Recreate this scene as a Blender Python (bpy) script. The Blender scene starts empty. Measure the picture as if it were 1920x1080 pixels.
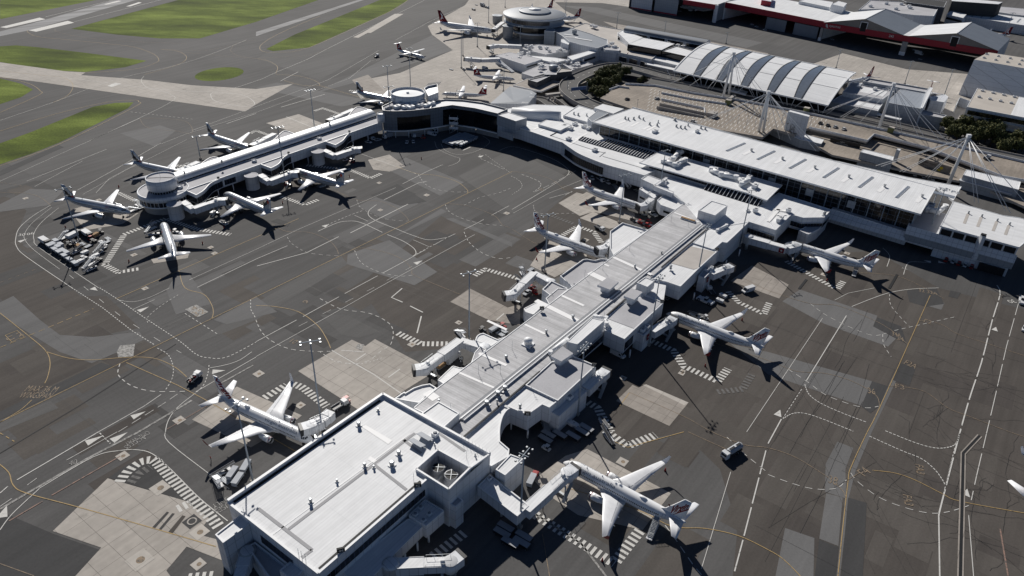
import bpy, bmesh, math, random
from mathutils import Vector, Matrix
random.seed(7)
R_ = math.radians
scene = bpy.context.scene
COL = scene.collection
FPX, PITCH, ROLL, HC = 1373.37, R_(31.8137), R_(2.2869), 157.81
_c, _s = math.cos(PITCH), math.sin(PITCH)
FW = Vector((0, _c, -_s)); _u0 = Vector((0, _s, _c)); _r0 = Vector((1, 0, 0))
RT = _r0*math.cos(ROLL) + _u0*math.sin(ROLL); UP = -_r0*math.sin(ROLL) + _u0*math.cos(ROLL)
CAM = Vector((0, 0, HC))
def P(u, v, z=0.0):
    """ground (or height z) point seen at survey pixel u,v"""
    d = RT*((u-960)/FPX) - UP*((v-540)/FPX) + FW
    return CAM + d*((z-HC)/d.z)
def P2(u, v, z=0.0):
    p = P(u, v, z); return (p.x, p.y)
cam = bpy.data.cameras.new('camera'); co = bpy.data.objects.new('camera', cam); COL.objects.link(co)
M = Matrix((RT, UP, -FW)).transposed().to_4x4(); M.translation = CAM
co.matrix_world = M
cam.sensor_width = 36; cam.lens = 36*FPX/1920; cam.clip_start = 1; cam.clip_end = 20000
scene.camera = co
SUN_AZ, SUN_EL = R_(108.46), R_(32.56)
sd = Vector((math.cos(SUN_AZ)*math.cos(SUN_EL), math.sin(SUN_AZ)*math.cos(SUN_EL), math.sin(SUN_EL)))
sl = bpy.data.lights.new('sun', 'SUN'); sl.energy = 5.0; sl.angle = R_(0.53); sl.color = (1, .955, .89)
so = bpy.data.objects.new('sun', sl); COL.objects.link(so); so.rotation_euler = sd.to_track_quat('Z', 'Y').to_euler(); so.location = (0, 300, 400)
w = bpy.data.worlds.new('World'); scene.world = w; w.use_nodes = True
nt = w.node_tree; nt.nodes.clear()
sk = nt.nodes.new('ShaderNodeTexSky'); sk.sky_type = 'NISHITA'; sk.sun_disc = False
sk.sun_elevation = SUN_EL; sk.sun_rotation = math.pi/2 - SUN_AZ
sk.air_density = .5; sk.dust_density = .1; sk.ozone_density = 2.5
bg = nt.nodes.new('ShaderNodeBackground'); bg.inputs[1].default_value = 0.05
wo = nt.nodes.new('ShaderNodeOutputWorld')
nt.links.new(sk.outputs[0], bg.inputs[0]); nt.links.new(bg.outputs[0], wo.inputs[0])
vs = scene.view_settings; vs.view_transform = 'Standard'; vs.look = 'None'; vs.exposure = 0.0; vs.gamma = 1
scene.cycles.max_bounces = 5; scene.cycles.diffuse_bounces = 3; scene.cycles.glossy_bounces = 3
MAT = {}
def mat(name, col, rough=.6, metal=0.0, spec=.4, noise=None, tex=None, bump=None, coords='UV', emis=None):
    """noise=(scale, amount, detail): brightness mottling. tex=callable(nt, vector socket, colour socket)->colour socket"""
    if name in MAT: return MAT[name]
    m = bpy.data.materials.new(name); m.use_nodes = True; t = m.node_tree
    b = t.nodes['Principled BSDF']
    b.inputs['Roughness'].default_value = rough; b.inputs['Metallic'].default_value = metal
    b.inputs['Specular IOR Level'].default_value = spec
    rgb = t.nodes.new('ShaderNodeRGB'); rgb.outputs[0].default_value = (*col, 1); c = rgb.outputs[0]
    tc = t.nodes.new('ShaderNodeTexCoord'); vec = tc.outputs[coords]
    if noise:
        geo = t.nodes.new('ShaderNodeNewGeometry')
        for sc, am, de in (noise if isinstance(noise, list) else [noise]):
            n = t.nodes.new('ShaderNodeTexNoise'); n.inputs['Scale'].default_value = sc; n.inputs['Detail'].default_value = de
            t.links.new(geo.outputs['Position'], n.inputs['Vector'])
            c = shade(t, c, n.outputs['Fac'], am)
    if tex: c = tex(t, vec, c, b)
    t.links.new(c, b.inputs['Base Color'])
    MAT[name] = m; return m
def shade(t, c, fac, am, lo=.3, hi=.7):
    mr = t.nodes.new('ShaderNodeMapRange'); mr.inputs[1].default_value = lo; mr.inputs[2].default_value = hi
    mr.inputs[3].default_value = 1-am; mr.inputs[4].default_value = 1+am
    t.links.new(fac, mr.inputs[0])
    vm = t.nodes.new('ShaderNodeVectorMath'); vm.operation = 'SCALE'
    t.links.new(c, vm.inputs[0]); t.links.new(mr.outputs[0], vm.inputs['Scale']); return vm.outputs[0]
def mixc(t, fac, a, b):
    m = t.nodes.new('ShaderNodeMix'); m.data_type = 'RGBA'
    t.links.new(fac, m.inputs[0])
    for s, i in ((a, 6), (b, 7)):
        if isinstance(s, tuple): m.inputs[i].default_value = (*s, 1)
        else: t.links.new(s, m.inputs[i])
    return m.outputs[2]
def grid(w_, h_, mortar=.04, dark=.55, off=0.0, var=0.0, rot=0.0, linecol=None):
    """panel joints: UV in metres"""
    def f(t, vec, c, b):
        mp = t.nodes.new('ShaderNodeMapping'); mp.inputs['Rotation'].default_value = (0, 0, rot); t.links.new(vec, mp.inputs[0])
        br = t.nodes.new('ShaderNodeTexBrick'); br.offset = off; br.squash = 1
        br.inputs['Scale'].default_value = 1; br.inputs['Brick Width'].default_value = w_; br.inputs['Row Height'].default_value = h_
        br.inputs['Mortar Size'].default_value = mortar; br.inputs['Mortar Smooth'].default_value = .1; br.inputs['Bias'].default_value = 0
        br.inputs['Color1'].default_value = (1-var,)*3+(1,); br.inputs['Color2'].default_value = (1+var,)*3+(1,)
        lc = linecol or (dark, dark, dark); br.inputs['Mortar'].default_value = (*lc, 1)
        t.links.new(mp.outputs[0], br.inputs['Vector'])
        vm = t.nodes.new('ShaderNodeVectorMath'); vm.operation = 'MULTIPLY'
        t.links.new(c, vm.inputs[0]); t.links.new(br.outputs['Color'], vm.inputs[1]); return vm.outputs[0]
    return f
def ribs(period=.45, am=.08, axis='X', stain=.05):
    """corrugated roof sheet: fine ribs across UV axis + long stains running down the slope"""
    def f(t, vec, c, b):
        wv = t.nodes.new('ShaderNodeTexWave'); wv.wave_type = 'BANDS'; wv.bands_direction = axis
        wv.inputs['Scale'].default_value = .314/period; wv.inputs['Distortion'].default_value = 0
        t.links.new(vec, wv.inputs['Vector'])
        c = shade(t, c, wv.outputs['Fac'], am, 0, 1)
        mp = t.nodes.new('ShaderNodeMapping'); mp.inputs['Scale'].default_value = (.9, .05, 1) if axis == 'X' else (.05, .9, 1)
        t.links.new(vec, mp.inputs[0])
        n = t.nodes.new('ShaderNodeTexNoise'); n.inputs['Scale'].default_value = .6; n.inputs['Detail'].default_value = 4
        t.links.new(mp.outputs[0], n.inputs['Vector'])
        c = shade(t, c, n.outputs['Fac'], stain)
        mp2 = t.nodes.new('ShaderNodeMapping'); mp2.inputs['Rotation'].default_value = (0, 0, 0 if axis == 'X' else math.pi/2); t.links.new(vec, mp2.inputs[0])
        br = t.nodes.new('ShaderNodeTexBrick'); br.offset = .37; br.inputs['Scale'].default_value = 1; br.inputs['Brick Width'].default_value = 3.1; br.inputs['Row Height'].default_value = 13; br.inputs['Mortar Size'].default_value = .07; br.inputs['Mortar Smooth'].default_value = .3
        br.inputs['Color1'].default_value = (.985, .985, .985, 1); br.inputs['Color2'].default_value = (1.015, 1.015, 1.015, 1); br.inputs['Mortar'].default_value = (.91, .91, .92, 1)
        t.links.new(mp2.outputs[0], br.inputs['Vector']); vm = t.nodes.new('ShaderNodeVectorMath'); vm.operation = 'MULTIPLY'; t.links.new(c, vm.inputs[0]); t.links.new(br.outputs['Color'], vm.inputs[1]); c = vm.outputs[0]
        bp = t.nodes.new('ShaderNodeBump'); bp.inputs['Strength'].default_value = .1; bp.inputs['Distance'].default_value = .05
        t.links.new(wv.outputs['Fac'], bp.inputs['Height']); t.links.new(bp.outputs[0], b.inputs['Normal'])
        return c
    return f
def streaks(ang, am=.18, sc=.5, stretch=.03, spots=.0, wear=None):
    """rubber and tar streaks along a direction; world position"""
    def f(t, vec, c, b):
        geo = t.nodes.new('ShaderNodeNewGeometry')
        mp = t.nodes.new('ShaderNodeMapping'); mp.vector_type = 'TEXTURE'; mp.inputs['Rotation'].default_value = (0, 0, ang); mp.inputs['Scale'].default_value = (1/stretch, 1, 1)
        t.links.new(geo.outputs['Position'], mp.inputs[0])
        n = t.nodes.new('ShaderNodeTexNoise'); n.inputs['Scale'].default_value = sc; n.inputs['Detail'].default_value = 5; n.inputs['Roughness'].default_value = .65
        t.links.new(mp.outputs[0], n.inputs['Vector'])
        c = shade(t, c, n.outputs['Fac'], am)
        if wear:
            n2 = t.nodes.new('ShaderNodeTexNoise'); n2.inputs['Scale'].default_value = wear[0]; n2.inputs['Detail'].default_value = 8; n2.inputs['Roughness'].default_value = .7
            t.links.new(geo.outputs['Position'], n2.inputs['Vector'])
            c = shade(t, c, n2.outputs['Fac'], wear[1])
        return c
    return f
def chain(*fs):
    def f(t, vec, c, b):
        for g in fs: c = g(t, vec, c, b)
        return c
    return f
class MB:
    def __init__(s): s.v = []; s.f = []; s.m = []; s.uv = []; s.mats = []; s.sm = []
    def mi(s, m):
        if m not in s.mats: s.mats.append(m)
        return s.mats.index(m)
    def face(s, pts, m, uv=None, smooth=False):
        i0 = len(s.v); s.v += [tuple(p) for p in pts]; s.f.append(tuple(range(i0, i0+len(pts)))); s.m.append(s.mi(m))
        if uv is None:
            a = Vector(pts[0]); e = Vector(pts[1])-a; e.normalize() if e.length > 0 else None
            n = Vector((0, 0, 0))
            for k in range(len(pts)):
                p, q = Vector(pts[k]), Vector(pts[(k+1) % len(pts)]); n += p.cross(q)
            n = n.normalized() if n.length > 0 else Vector((0, 0, 1))
            if abs(n.z) > .7:
                uv = [(p[0]*CU+p[1]*SU, -p[0]*SU+p[1]*CU) for p in pts]
            else:
                h = Vector((-n.y, n.x, 0)).normalized()
                uv = [(Vector(p).dot(h), p[2]) for p in pts]
        s.uv.append(uv); s.sm.append(smooth)
    def grid(s, rows, m, smooth=True, closed=False, caps=True, flip=False):
        """loft rows of equal point count (indexed, shared verts)"""
        i0 = len(s.v); n = len(rows[0]); 
        for r in rows: s.v += [tuple(p) for p in r]
        mi = s.mi(m)
        for a in range(len(rows)-1):
            for b in range(n if closed else n-1):
                b2 = (b+1) % n
                q = (i0+a*n+b, i0+a*n+b2, i0+(a+1)*n+b2, i0+(a+1)*n+b)
                if flip: q = q[::-1]
                s.f.append(q); s.m.append(mi); s.sm.append(smooth)
                s.uv.append([(s.v[k][0]+s.v[k][1], s.v[k][2]) for k in q])
        if closed and caps:
            for a, fl in ((0, True), (len(rows)-1, False)):
                q = tuple(i0+a*n+b for b in range(n))
                if fl != flip: q = q[::-1]
                s.f.append(q); s.m.append(mi); s.sm.append(False); s.uv.append([(s.v[k][0], s.v[k][1]) for k in q])
    def prism(s, poly, z0, z1, top, side=None, bottom=False, tops=True):
        side = side or top
        if area2(poly) < 0: poly = poly[::-1]
        zz = z1 if isinstance(z1, (list, tuple)) else [z1]*len(poly)
        if area2(poly) < 0: pass
        n = len(poly); L = 0
        for i in range(n):
            a, b = poly[i], poly[(i+1) % n]; za, zb = zz[i], zz[(i+1) % n]
            d = math.hypot(b[0]-a[0], b[1]-a[1])
            s.face([(a[0], a[1], z0), (b[0], b[1], z0), (b[0], b[1], zb), (a[0], a[1], za)], side, [(L, z0), (L+d, z0), (L+d, zb), (L, za)]); L += d
        if tops: s.face([(p[0], p[1], z) for p, z in zip(poly, zz)], top)
        if bottom: s.face([(p[0], p[1], z0) for p in poly[::-1]], side)
    def box(s, c, size, m, rz=0.0, top=None, M4=None):
        sx, sy, sz = (k/2 for k in size)
        if M4 is None: M4 = Matrix.Translation(c) @ Matrix.Rotation(rz, 4, 'Z')
        pts = [M4 @ Vector((x, y, z)) for z in (-sz, sz) for x, y in ((-sx, -sy), (sx, -sy), (sx, sy), (-sx, sy))]
        for q in ((0, 3, 2, 1), (0, 1, 5, 4), (1, 2, 6, 5), (2, 3, 7, 6), (3, 0, 4, 7)): s.face([pts[k] for k in q], m)
        s.face([pts[k] for k in (4, 5, 6, 7)], top or m)
    def bar(s, a, b, w_, h_, m, up=(0, 0, 1)):
        a, b = Vector(a), Vector(b); x = (b-a); L = x.length
        if L < 1e-6: return
        x.normalize(); u = Vector(up)
        if abs(x.dot(u)) > .99: u = Vector((1, 0, 0))
        y = u.cross(x).normalized(); z = x.cross(y)
        M4 = Matrix((x, y, z)).transposed().to_4x4(); M4.translation = (a+b)/2
        s.box(None, (L, w_, h_), m, M4=M4)
    def tube(s, a, b, r0, r1, m, n=10, caps=True, smooth=True):
        a, b = Vector(a), Vector(b); x = (b-a).normalized(); u = Vector((0, 0, 1)) if abs(x.z) < .95 else Vector((1, 0, 0))
        y = u.cross(x).normalized(); z = x.cross(y)
        ring = lambda c, r: [c + y*(r*math.cos(k*2*math.pi/n)) + z*(r*math.sin(k*2*math.pi/n)) for k in range(n)]
        s.grid([ring(a, r0), ring(b, r1)], m, smooth, True, caps)
    def lathe(s, c, prof, m, n=24, axis='Z', smooth=True, a0=0, a1=2*math.pi, caps=True):
        """prof [(r,h)]"""
        rows = []
        full = abs(a1-a0-2*math.pi) < 1e-4
        k_ = n if full else n+1
        for r, h in prof:
            row = []
            for k in range(k_):
                a = a0+(a1-a0)*k/n
                if axis == 'Z': row.append((c[0]+r*math.cos(a), c[1]+r*math.sin(a), c[2]+h))
                else: row.append((c[0]+h, c[1]+r*math.cos(a), c[2]+r*math.sin(a)))
            rows.append(row)
        s.grid(rows, m, smooth, full, caps)
    def ribbon(s, pts, w_, z, m, dash=None, closed=False):
        """flat painted line along world 2-D points; dash=(on,off)"""
        if closed: pts = list(pts)+[pts[0]]
        segs = []
        if dash:
            pos = 0; on = True; left = dash[0]; cur = [pts[0]]
            for a, b in zip(pts, pts[1:]):
                d = math.hypot(b[0]-a[0], b[1]-a[1]); t = 0
                while d-t > left:
                    t += left; q = (a[0]+(b[0]-a[0])*t/d, a[1]+(b[1]-a[1])*t/d)
                    if on: segs.append(cur+[q])
                    on = not on; cur = [q]; left = dash[0] if on else dash[1]
                left -= d-t; cur = cur+[b]
            if on and len(cur) > 1: segs.append(cur)
        else: segs = [pts]
        for sg in segs:
            sg = [p for k, p in enumerate(sg) if k == 0 or math.hypot(p[0]-sg[k-1][0], p[1]-sg[k-1][1]) > .01]
            if len(sg) < 2: continue
            L, Rr = [], []
            for k, p in enumerate(sg):
                a = sg[max(k-1, 0)]; b = sg[min(k+1, len(sg)-1)]
                dx, dy = b[0]-a[0], b[1]-a[1]; d = math.hypot(dx, dy) or 1
                nx, ny = -dy/d*w_/2, dx/d*w_/2
                L.append((p[0]+nx, p[1]+ny, z)); Rr.append((p[0]-nx, p[1]-ny, z))
            for k in range(len(sg)-1): s.face([L[k], Rr[k], Rr[k+1], L[k+1]], m)
    def addmesh(s, verts, faces, m, f=lambda p: p):
        i0 = len(s.v); s.v += [tuple(f(p)) for p in verts]; mi = s.mi(m)
        for q in faces:
            s.f.append(tuple(i0+k for k in q)); s.m.append(mi); s.sm.append(False); s.uv.append([(0, 0)]*len(q))
    def build(s, name, parent=None, loc=None, merge=False):
        me = bpy.data.meshes.new(name); me.from_pydata(s.v, [], s.f)
        for m in s.mats: me.materials.append(m)
        me.polygons.foreach_set('material_index', s.m); me.polygons.foreach_set('use_smooth', s.sm)
        ul = me.uv_layers.new(name='UV'); flat = [c for q in s.uv for p in q for c in p]; ul.data.foreach_set('uv', flat)
        me.update()
        o = bpy.data.objects.new(name, me); COL.objects.link(o)
        if parent: o.parent = parent
        if loc is not None: o.location = loc
        return o
AX = R_(55.0); CU, SU = math.cos(AX), math.sin(AX)      # terminal grid: U away along the pier, R to the right
UA = Vector((CU, SU, 0)); RA = Vector((SU, -CU, 0))
def area2(p): return sum(p[i][0]*p[(i+1) % len(p)][1]-p[(i+1) % len(p)][0]*p[i][1] for i in range(len(p)))
def pp(pts, z=0.0): return [P2(u, v, z) for u, v in pts]
def smooth_px(pts, n=6, closed=False):
    """Catmull-Rom through points"""
    out = []; N = len(pts)
    rng = range(N if closed else N-1)
    for i in rng:
        g = (lambda k: pts[k % N]) if closed else (lambda k: pts[min(max(k, 0), N-1)])
        p0, p1, p2, p3 = g(i-1), g(i), g(i+1), g(i+2)
        for k in range(n):
            t = k/n
            out.append(tuple(.5*((2*p1[j])+(-p0[j]+p2[j])*t+(2*p0[j]-5*p1[j]+4*p2[j]-p3[j])*t*t+(-p0[j]+3*p1[j]-3*p2[j]+p3[j])*t**3) for j in range(2)))
    if not closed: out.append(tuple(pts[-1]))
    return out
def offset_poly(poly, d):
    """inset a CCW polygon by d"""
    if area2(poly) < 0: poly = poly[::-1]
    n = len(poly); out = []
    for i in range(n):
        a, b, c = Vector(poly[i-1]), Vector(poly[i]), Vector(poly[(i+1) % n])
        e1 = (b-a).normalized(); e2 = (c-b).normalized()
        n1 = Vector((-e1.y, e1.x)); n2 = Vector((-e2.y, e2.x)); k = n1+n2
        if k.length < .2: k = n1*1
        q = b + k*(d/max(k.dot(n1), .25)); out.append((q.x, q.y))
    return out
def empty(name, loc=(0, 0, 0), rz=0.0):
    o = bpy.data.objects.new(name, None); COL.objects.link(o); o.location = loc; o.rotation_euler = (0, 0, rz); o.empty_display_size = 1; return o
def tag(o, label, cat, group=None, kind=None):
    if label: o['label'] = label
    if cat: o['category'] = cat
    if group: o['group'] = group
    if kind: o['kind'] = kind
    return o
def thing(name, label, cat, loc=(0, 0, 0), rz=0.0, group=None): return tag(empty(name, loc, rz), label, cat, group)
KIDS = {}
def copy_tree(o, parent=None):
    c = o.copy(); COL.objects.link(c)
    if parent: c.parent = parent
    for ch in list(o.children): copy_tree(ch, c)
    return c
def structure(name, mb): return tag(mb.build(name), None, None, None, 'structure')
_txt = {}
def text_mesh(s, shear=0.0, bold=0.0, spacing=1.0):
    """glyph outlines as (verts, faces), 1 unit cap height approx, origin centred"""
    k = (s, shear, bold, spacing)
    if k in _txt: return _txt[k]
    cu = bpy.data.curves.new('t', 'FONT'); cu.body = s; cu.size = 1.4; cu.shear = shear; cu.offset = bold; cu.space_character = spacing
    cu.align_x = 'CENTER'; cu.align_y = 'CENTER'; cu.resolution_u = 3; cu.fill_mode = 'FRONT'
    o = bpy.data.objects.new('t', cu); COL.objects.link(o)
    me = bpy.data.meshes.new_from_object(o.evaluated_get(bpy.context.evaluated_depsgraph_get()))
    v = [tuple(p.co) for p in me.vertices]; f = [tuple(p.vertices) for p in me.polygons]
    xs = [p[0] for p in v]; ys = [p[1] for p in v]; cx, cy = (min(xs)+max(xs))/2, (min(ys)+max(ys))/2
    v = [(p[0]-cx, p[1]-cy, 0) for p in v]
    bpy.data.objects.remove(o); bpy.data.curves.remove(cu); bpy.data.meshes.remove(me)
    _txt[k] = (v, f, max(xs)-min(xs), max(ys)-min(ys)); return _txt[k]
def text_on(mb, s, origin, xdir, ydir, height, m, width=None, **kw):
    v, f, wd, hg = text_mesh(s, **kw); sy = height/hg; sx = width/wd if width else sy
    o, xd, yd = Vector(origin), Vector(xdir), Vector(ydir)
    mb.addmesh(v, f, m, lambda p: o + xd*(p[0]*sx) + yd*(p[1]*sy))
m_white = mat('aircraft_white', (.80, .81, .82), .28, spec=.5, noise=(.5, .03, 3))
m_silver = mat('aircraft_silver', (.58, .60, .62), .3, .35, noise=(.5, .04, 3))
m_wing = mat('wing_grey', (.74, .75, .77), .4, noise=[(.8, .05, 4)])
m_red = mat('livery_red', (.19, .004, .012), .5, spec=.25)
m_orange = mat('star_orange', (.55, .05, .02), .4)
m_black = mat('livery_black', (.012, .012, .016), .4)
m_title = mat('title_grey', (.20, .23, .28), .5)
m_metal = mat('bare_metal', (.62, .62, .63), .28, .9)
m_steel = mat('galvanised_steel', (.40, .42, .44), .45, .5, noise=(.6, .08, 3))
m_mast = mat('mast_steel', (.33, .37, .41), .8, spec=.15)
m_steel_w = mat('walkway_mesh', (.40, .40, .41), .9, spec=.1)
m_dark = mat('dark_void', (.008, .009, .011), .7)
m_rub = mat('rubber', (.015, .015, .016), .8)
m_cglass = mat('cockpit_glass', (.02, .025, .03), .1, spec=.6)
m_glass = mat('dark_glazing', (.012, .014, .018), .12, spec=.55, tex=grid(2.4, 1.5, .05, 1, linecol=(7, 7.4, 8)))
m_glass_pl = mat('window_strip_glass', (.014, .016, .02), .15, spec=.5, tex=grid(1.5, 8, .05, 1, linecol=(10, 10, 11)))
m_glass_bk = mat('shaded_glass', (.010, .011, .014), .1, spec=.5)
m_roofw = mat('white_ribbed_roof', (.75, .76, .77), .6, spec=.2, noise=[(.06, .04, 4), (.5, .03, 4)], tex=ribs(.9, .03, 'Y', .07))
m_roofx = mat('white_ribbed_roof_cross', (.72, .73, .74), .6, spec=.2, noise=[(.06, .04, 4), (.5, .03, 4)], tex=ribs(.9, .03, 'X', .07))
m_roofg = mat('weathered_grey_roof', (.49, .49, .50), .7, spec=.2, noise=[(.08, .10, 5), (.35, .07, 5), (1.5, .05, 3)], tex=ribs(.9, .05, 'X', .2))
m_roofb = mat('beige_gravel_roof', (.47, .44, .41), .9, noise=[(.15, .08, 5), (3.5, .08, 3)])
m_roofs = mat('grey_membrane_roof', (.45, .45, .47), .8, spec=.2, noise=[(.1, .09, 5), (2, .06, 3)])
m_patchw = mat('bright_roof_sheet', (.86, .86, .86), .6)
m_wallw = mat('white_cladding', (.62, .64, .67), .5, noise=(.1, .05, 4), tex=grid(2.2, 3.2, .08, .6, var=.02))
m_wallp = mat('white_panel_wall', (.66, .68, .71), .55, noise=[(.12, .05, 4), (.8, .03, 3)], tex=grid(2.6, 3.3, .07, .66, var=.02))
m_wallg = mat('grey_cladding', (.33, .36, .40), .5, noise=(.1, .05, 4), tex=grid(2.4, 2.4, .05, .5))
m_wallc = mat('concrete_wall', (.36, .34, .32), .85, noise=[(.2, .1, 5), (1.2, .06, 4)], tex=grid(3, 1.6, .03, .8))
m_trim = mat('white_trim', (.78, .79, .80), .5)
m_flash = mat('grey_flashing', (.30, .31, .33), .9, spec=.1)
def spots(t, vec, c, b):
    geo = t.nodes.new('ShaderNodeNewGeometry')
    for sc, lo, hi, dk in ((.11, .62, .74, .62), (.45, .66, .74, .55)):
        n = t.nodes.new('ShaderNodeTexNoise'); n.inputs['Scale'].default_value = sc; n.inputs['Detail'].default_value = 6; n.inputs['Roughness'].default_value = .6; t.links.new(geo.outputs['Position'], n.inputs['Vector'])
        mr = t.nodes.new('ShaderNodeMapRange'); mr.inputs[1].default_value = lo; mr.inputs[2].default_value = hi; mr.inputs[3].default_value = 1; mr.inputs[4].default_value = dk; t.links.new(n.outputs['Fac'], mr.inputs[0])
        vm = t.nodes.new('ShaderNodeVectorMath'); vm.operation = 'SCALE'; t.links.new(c, vm.inputs[0]); t.links.new(mr.outputs[0], vm.inputs['Scale']); c = vm.outputs[0]
    return c
m_conc = mat('apron_concrete', (.395, .365, .33), .9, noise=[(.035, .10, 5), (.4, .08, 6)], tex=chain(streaks(R_(55), .09, .5, .06), spots, grid(6.1, 6.1, .07, .55, var=.05)))
m_conc2 = mat('weathered_concrete', (.31, .28, .25), .9, noise=[(.03, .12, 5), (.35, .10, 6)], tex=chain(streaks(R_(55), .09, .5, .05), spots, grid(6.1, 6.1, .07, .6, var=.07)))
m_concl = mat('pale_concrete', (.46, .43, .39), .9, noise=[(.05, .06, 5), (.6, .07, 5)], tex=grid(6.1, 6.1, .05, .7, var=.03))
m_asph = mat('asphalt', (.104, .102, .101), .9, spec=.15, noise=[(.006, .14, 5), (.03, .10, 5)], tex=streaks(R_(54), .15, .30, .03, wear=(1.3, .10)))
m_asphb = mat('brown_asphalt', (.090, .081, .074), .9, spec=.15, noise=[(.012, .12, 5), (.08, .08, 5)], tex=streaks(R_(54), .13, .35, .03, wear=(1.6, .12)))
m_asphg = mat('light_grey_asphalt', (.150, .149, .149), .9, spec=.15, noise=[(.02, .08, 5)], tex=streaks(R_(54), .10, .3, .03, wear=(1.6, .09)))
m_asphm = mat('mid_grey_asphalt', (.120, .118, .116), .9, spec=.15, noise=[(.02, .08, 5)], tex=streaks(R_(54), .12, .3, .03, wear=(1.5, .10)))
m_asphd = mat('dark_fresh_asphalt', (.062, .062, .063), .85, spec=.15, noise=[(.03, .08, 5)], tex=streaks(R_(54), .12, .3, .03, wear=(1.5, .10)))
m_r1 = mat('repair_grey', (.130, .128, .127), .9, spec=.15, noise=[(.05, .12, 5)], tex=streaks(R_(54), .12, .3, .03, wear=(1.5, .12))); m_r2 = mat('repair_dark', (.080, .078, .077), .9, spec=.15, noise=[(.05, .12, 5)], tex=streaks(R_(54), .12, .3, .03, wear=(1.5, .12))); m_r3 = mat('repair_brown', (.099, .090, .082), .9, spec=.15, noise=[(.05, .12, 5)], tex=streaks(R_(54), .12, .3, .03, wear=(1.5, .12))); m_r4 = mat('repair_dark_brown', (.078, .070, .065), .9, spec=.15, noise=[(.05, .12, 5)], tex=streaks(R_(54), .12, .3, .03, wear=(1.5, .12)))
m_seal = mat('crack_sealant', (.042, .040, .039), .6)
m_rub_mark = mat('rubber_deposit', (.20, .20, .205), .85, tex=streaks(R_(40), .5, .12, .01))
def grass_tex(t, vec, c, b):
    geo = t.nodes.new('ShaderNodeNewGeometry')
    n = t.nodes.new('ShaderNodeTexNoise'); n.inputs['Scale'].default_value = .012; n.inputs['Detail'].default_value = 9; n.inputs['Roughness'].default_value = .62
    mp = t.nodes.new('ShaderNodeMapping'); mp.inputs['Rotation'].default_value = (0, 0, -.6); mp.inputs['Scale'].default_value = (1, 2.6, 1)
    t.links.new(geo.outputs['Position'], mp.inputs[0]); t.links.new(mp.outputs[0], n.inputs['Vector'])
    cr = t.nodes.new('ShaderNodeValToRGB'); e = cr.color_ramp.elements
    e[0].position = .33; e[0].color = (.045, .062, .012, 1); e[1].position = .70; e[1].color = (.215, .275, .055, 1)
    x = e.new(.5); x.color = (.10, .135, .022, 1)
    t.links.new(n.outputs['Fac'], cr.inputs[0])
    n2 = t.nodes.new('ShaderNodeTexNoise'); n2.inputs['Scale'].default_value = .9; n2.inputs['Detail'].default_value = 5
    t.links.new(geo.outputs['Position'], n2.inputs['Vector'])
    return shade(t, cr.outputs[0], n2.outputs['Fac'], .28)
m_grass = mat('airfield_grass', (.08, .1, .02), .95, spec=.1, tex=grass_tex)
def worn(lo=.42, hi=.6, under=(.09, .088, .086)):
    def f(t, vec, c, b):
        geo = t.nodes.new('ShaderNodeNewGeometry'); n = t.nodes.new('ShaderNodeTexNoise'); n.inputs['Scale'].default_value = 1.1; n.inputs['Detail'].default_value = 7; n.inputs['Roughness'].default_value = .7
        t.links.new(geo.outputs['Position'], n.inputs['Vector'])
        mr = t.nodes.new('ShaderNodeMapRange'); mr.inputs[1].default_value = lo; mr.inputs[2].default_value = hi
        t.links.new(n.outputs['Fac'], mr.inputs[0]); return mixc(t, mr.outputs[0], under, c)
    return f
m_pw = mat('white_paint', (.60, .59, .56), .8, tex=worn(.28, .44))
m_pwf = mat('faded_white_paint', (.42, .41, .39), .8, tex=worn(.36, .62))
m_pwg = mat('ghost_paint', (.17, .165, .16), .9, tex=worn(.36, .62))
m_py = mat('yellow_paint', (.40, .28, .12), .75, tex=worn(.30, .48))
m_pyf = mat('faded_orange_paint', (.28, .21, .14), .8, tex=worn(.34, .56))
m_pyh = mat('bright_yellow_paint', (.55, .42, .03), .7)
m_ppink = mat('faded_red_paint', (.30, .19, .15), .8, tex=worn(.36, .55))
m_fol = [mat('leaf_light', (.17, .165, .06), .8, spec=.2), mat('leaf_mid', (.09, .098, .035), .8, spec=.2), mat('leaf_dark', (.030, .038, .014), .85, spec=.2)]
m_bark = mat('bark', (.09, .07, .05), .9)
m_hred = mat('hangar_red', (.30, .010, .026), .5, noise=(.1, .05, 3))
m_cream = mat('cream_roof', (.50, .46, .41), .7, noise=[(.06, .06, 5)], tex=ribs(.9, .05, 'X', .06))
m_blue = mat('shed_blue_grey', (.19, .215, .25), .55, noise=(.1, .05, 4), tex=ribs(.8, .05, 'X', .04))
m_deck = mat('car_park_deck', (.275, .238, .20), .9, noise=[(.05, .2, 5), (.6, .14, 6)], tex=streaks(R_(55), .14, .6, .05, wear=(1.4, .12)))
m_road = mat('road_asphalt', (.085, .083, .082), .9, noise=[(.1, .1, 5)])
m_vw = mat('vehicle_white', (.62, .63, .64), .5, spec=.3); m_vg = mat('vehicle_grey', (.30, .31, .33), .4); m_vd = mat('vehicle_dark', (.035, .036, .04), .5)
m_vr = mat('vehicle_red', (.32, .02, .02), .45); m_vy = mat('vehicle_yellow', (.5, .36, .04), .5); m_vb = mat('vehicle_blue', (.05, .10, .22), .4)
m_tan = mat('wooden_load', (.34, .22, .12), .9); m_alu = mat('cart_aluminium', (.38, .40, .43), .75, .1, noise=(.7, .08, 3))
m_cart = mat('cart_canopy', (.34, .37, .41), .5, noise=(.7, .07, 3))
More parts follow.
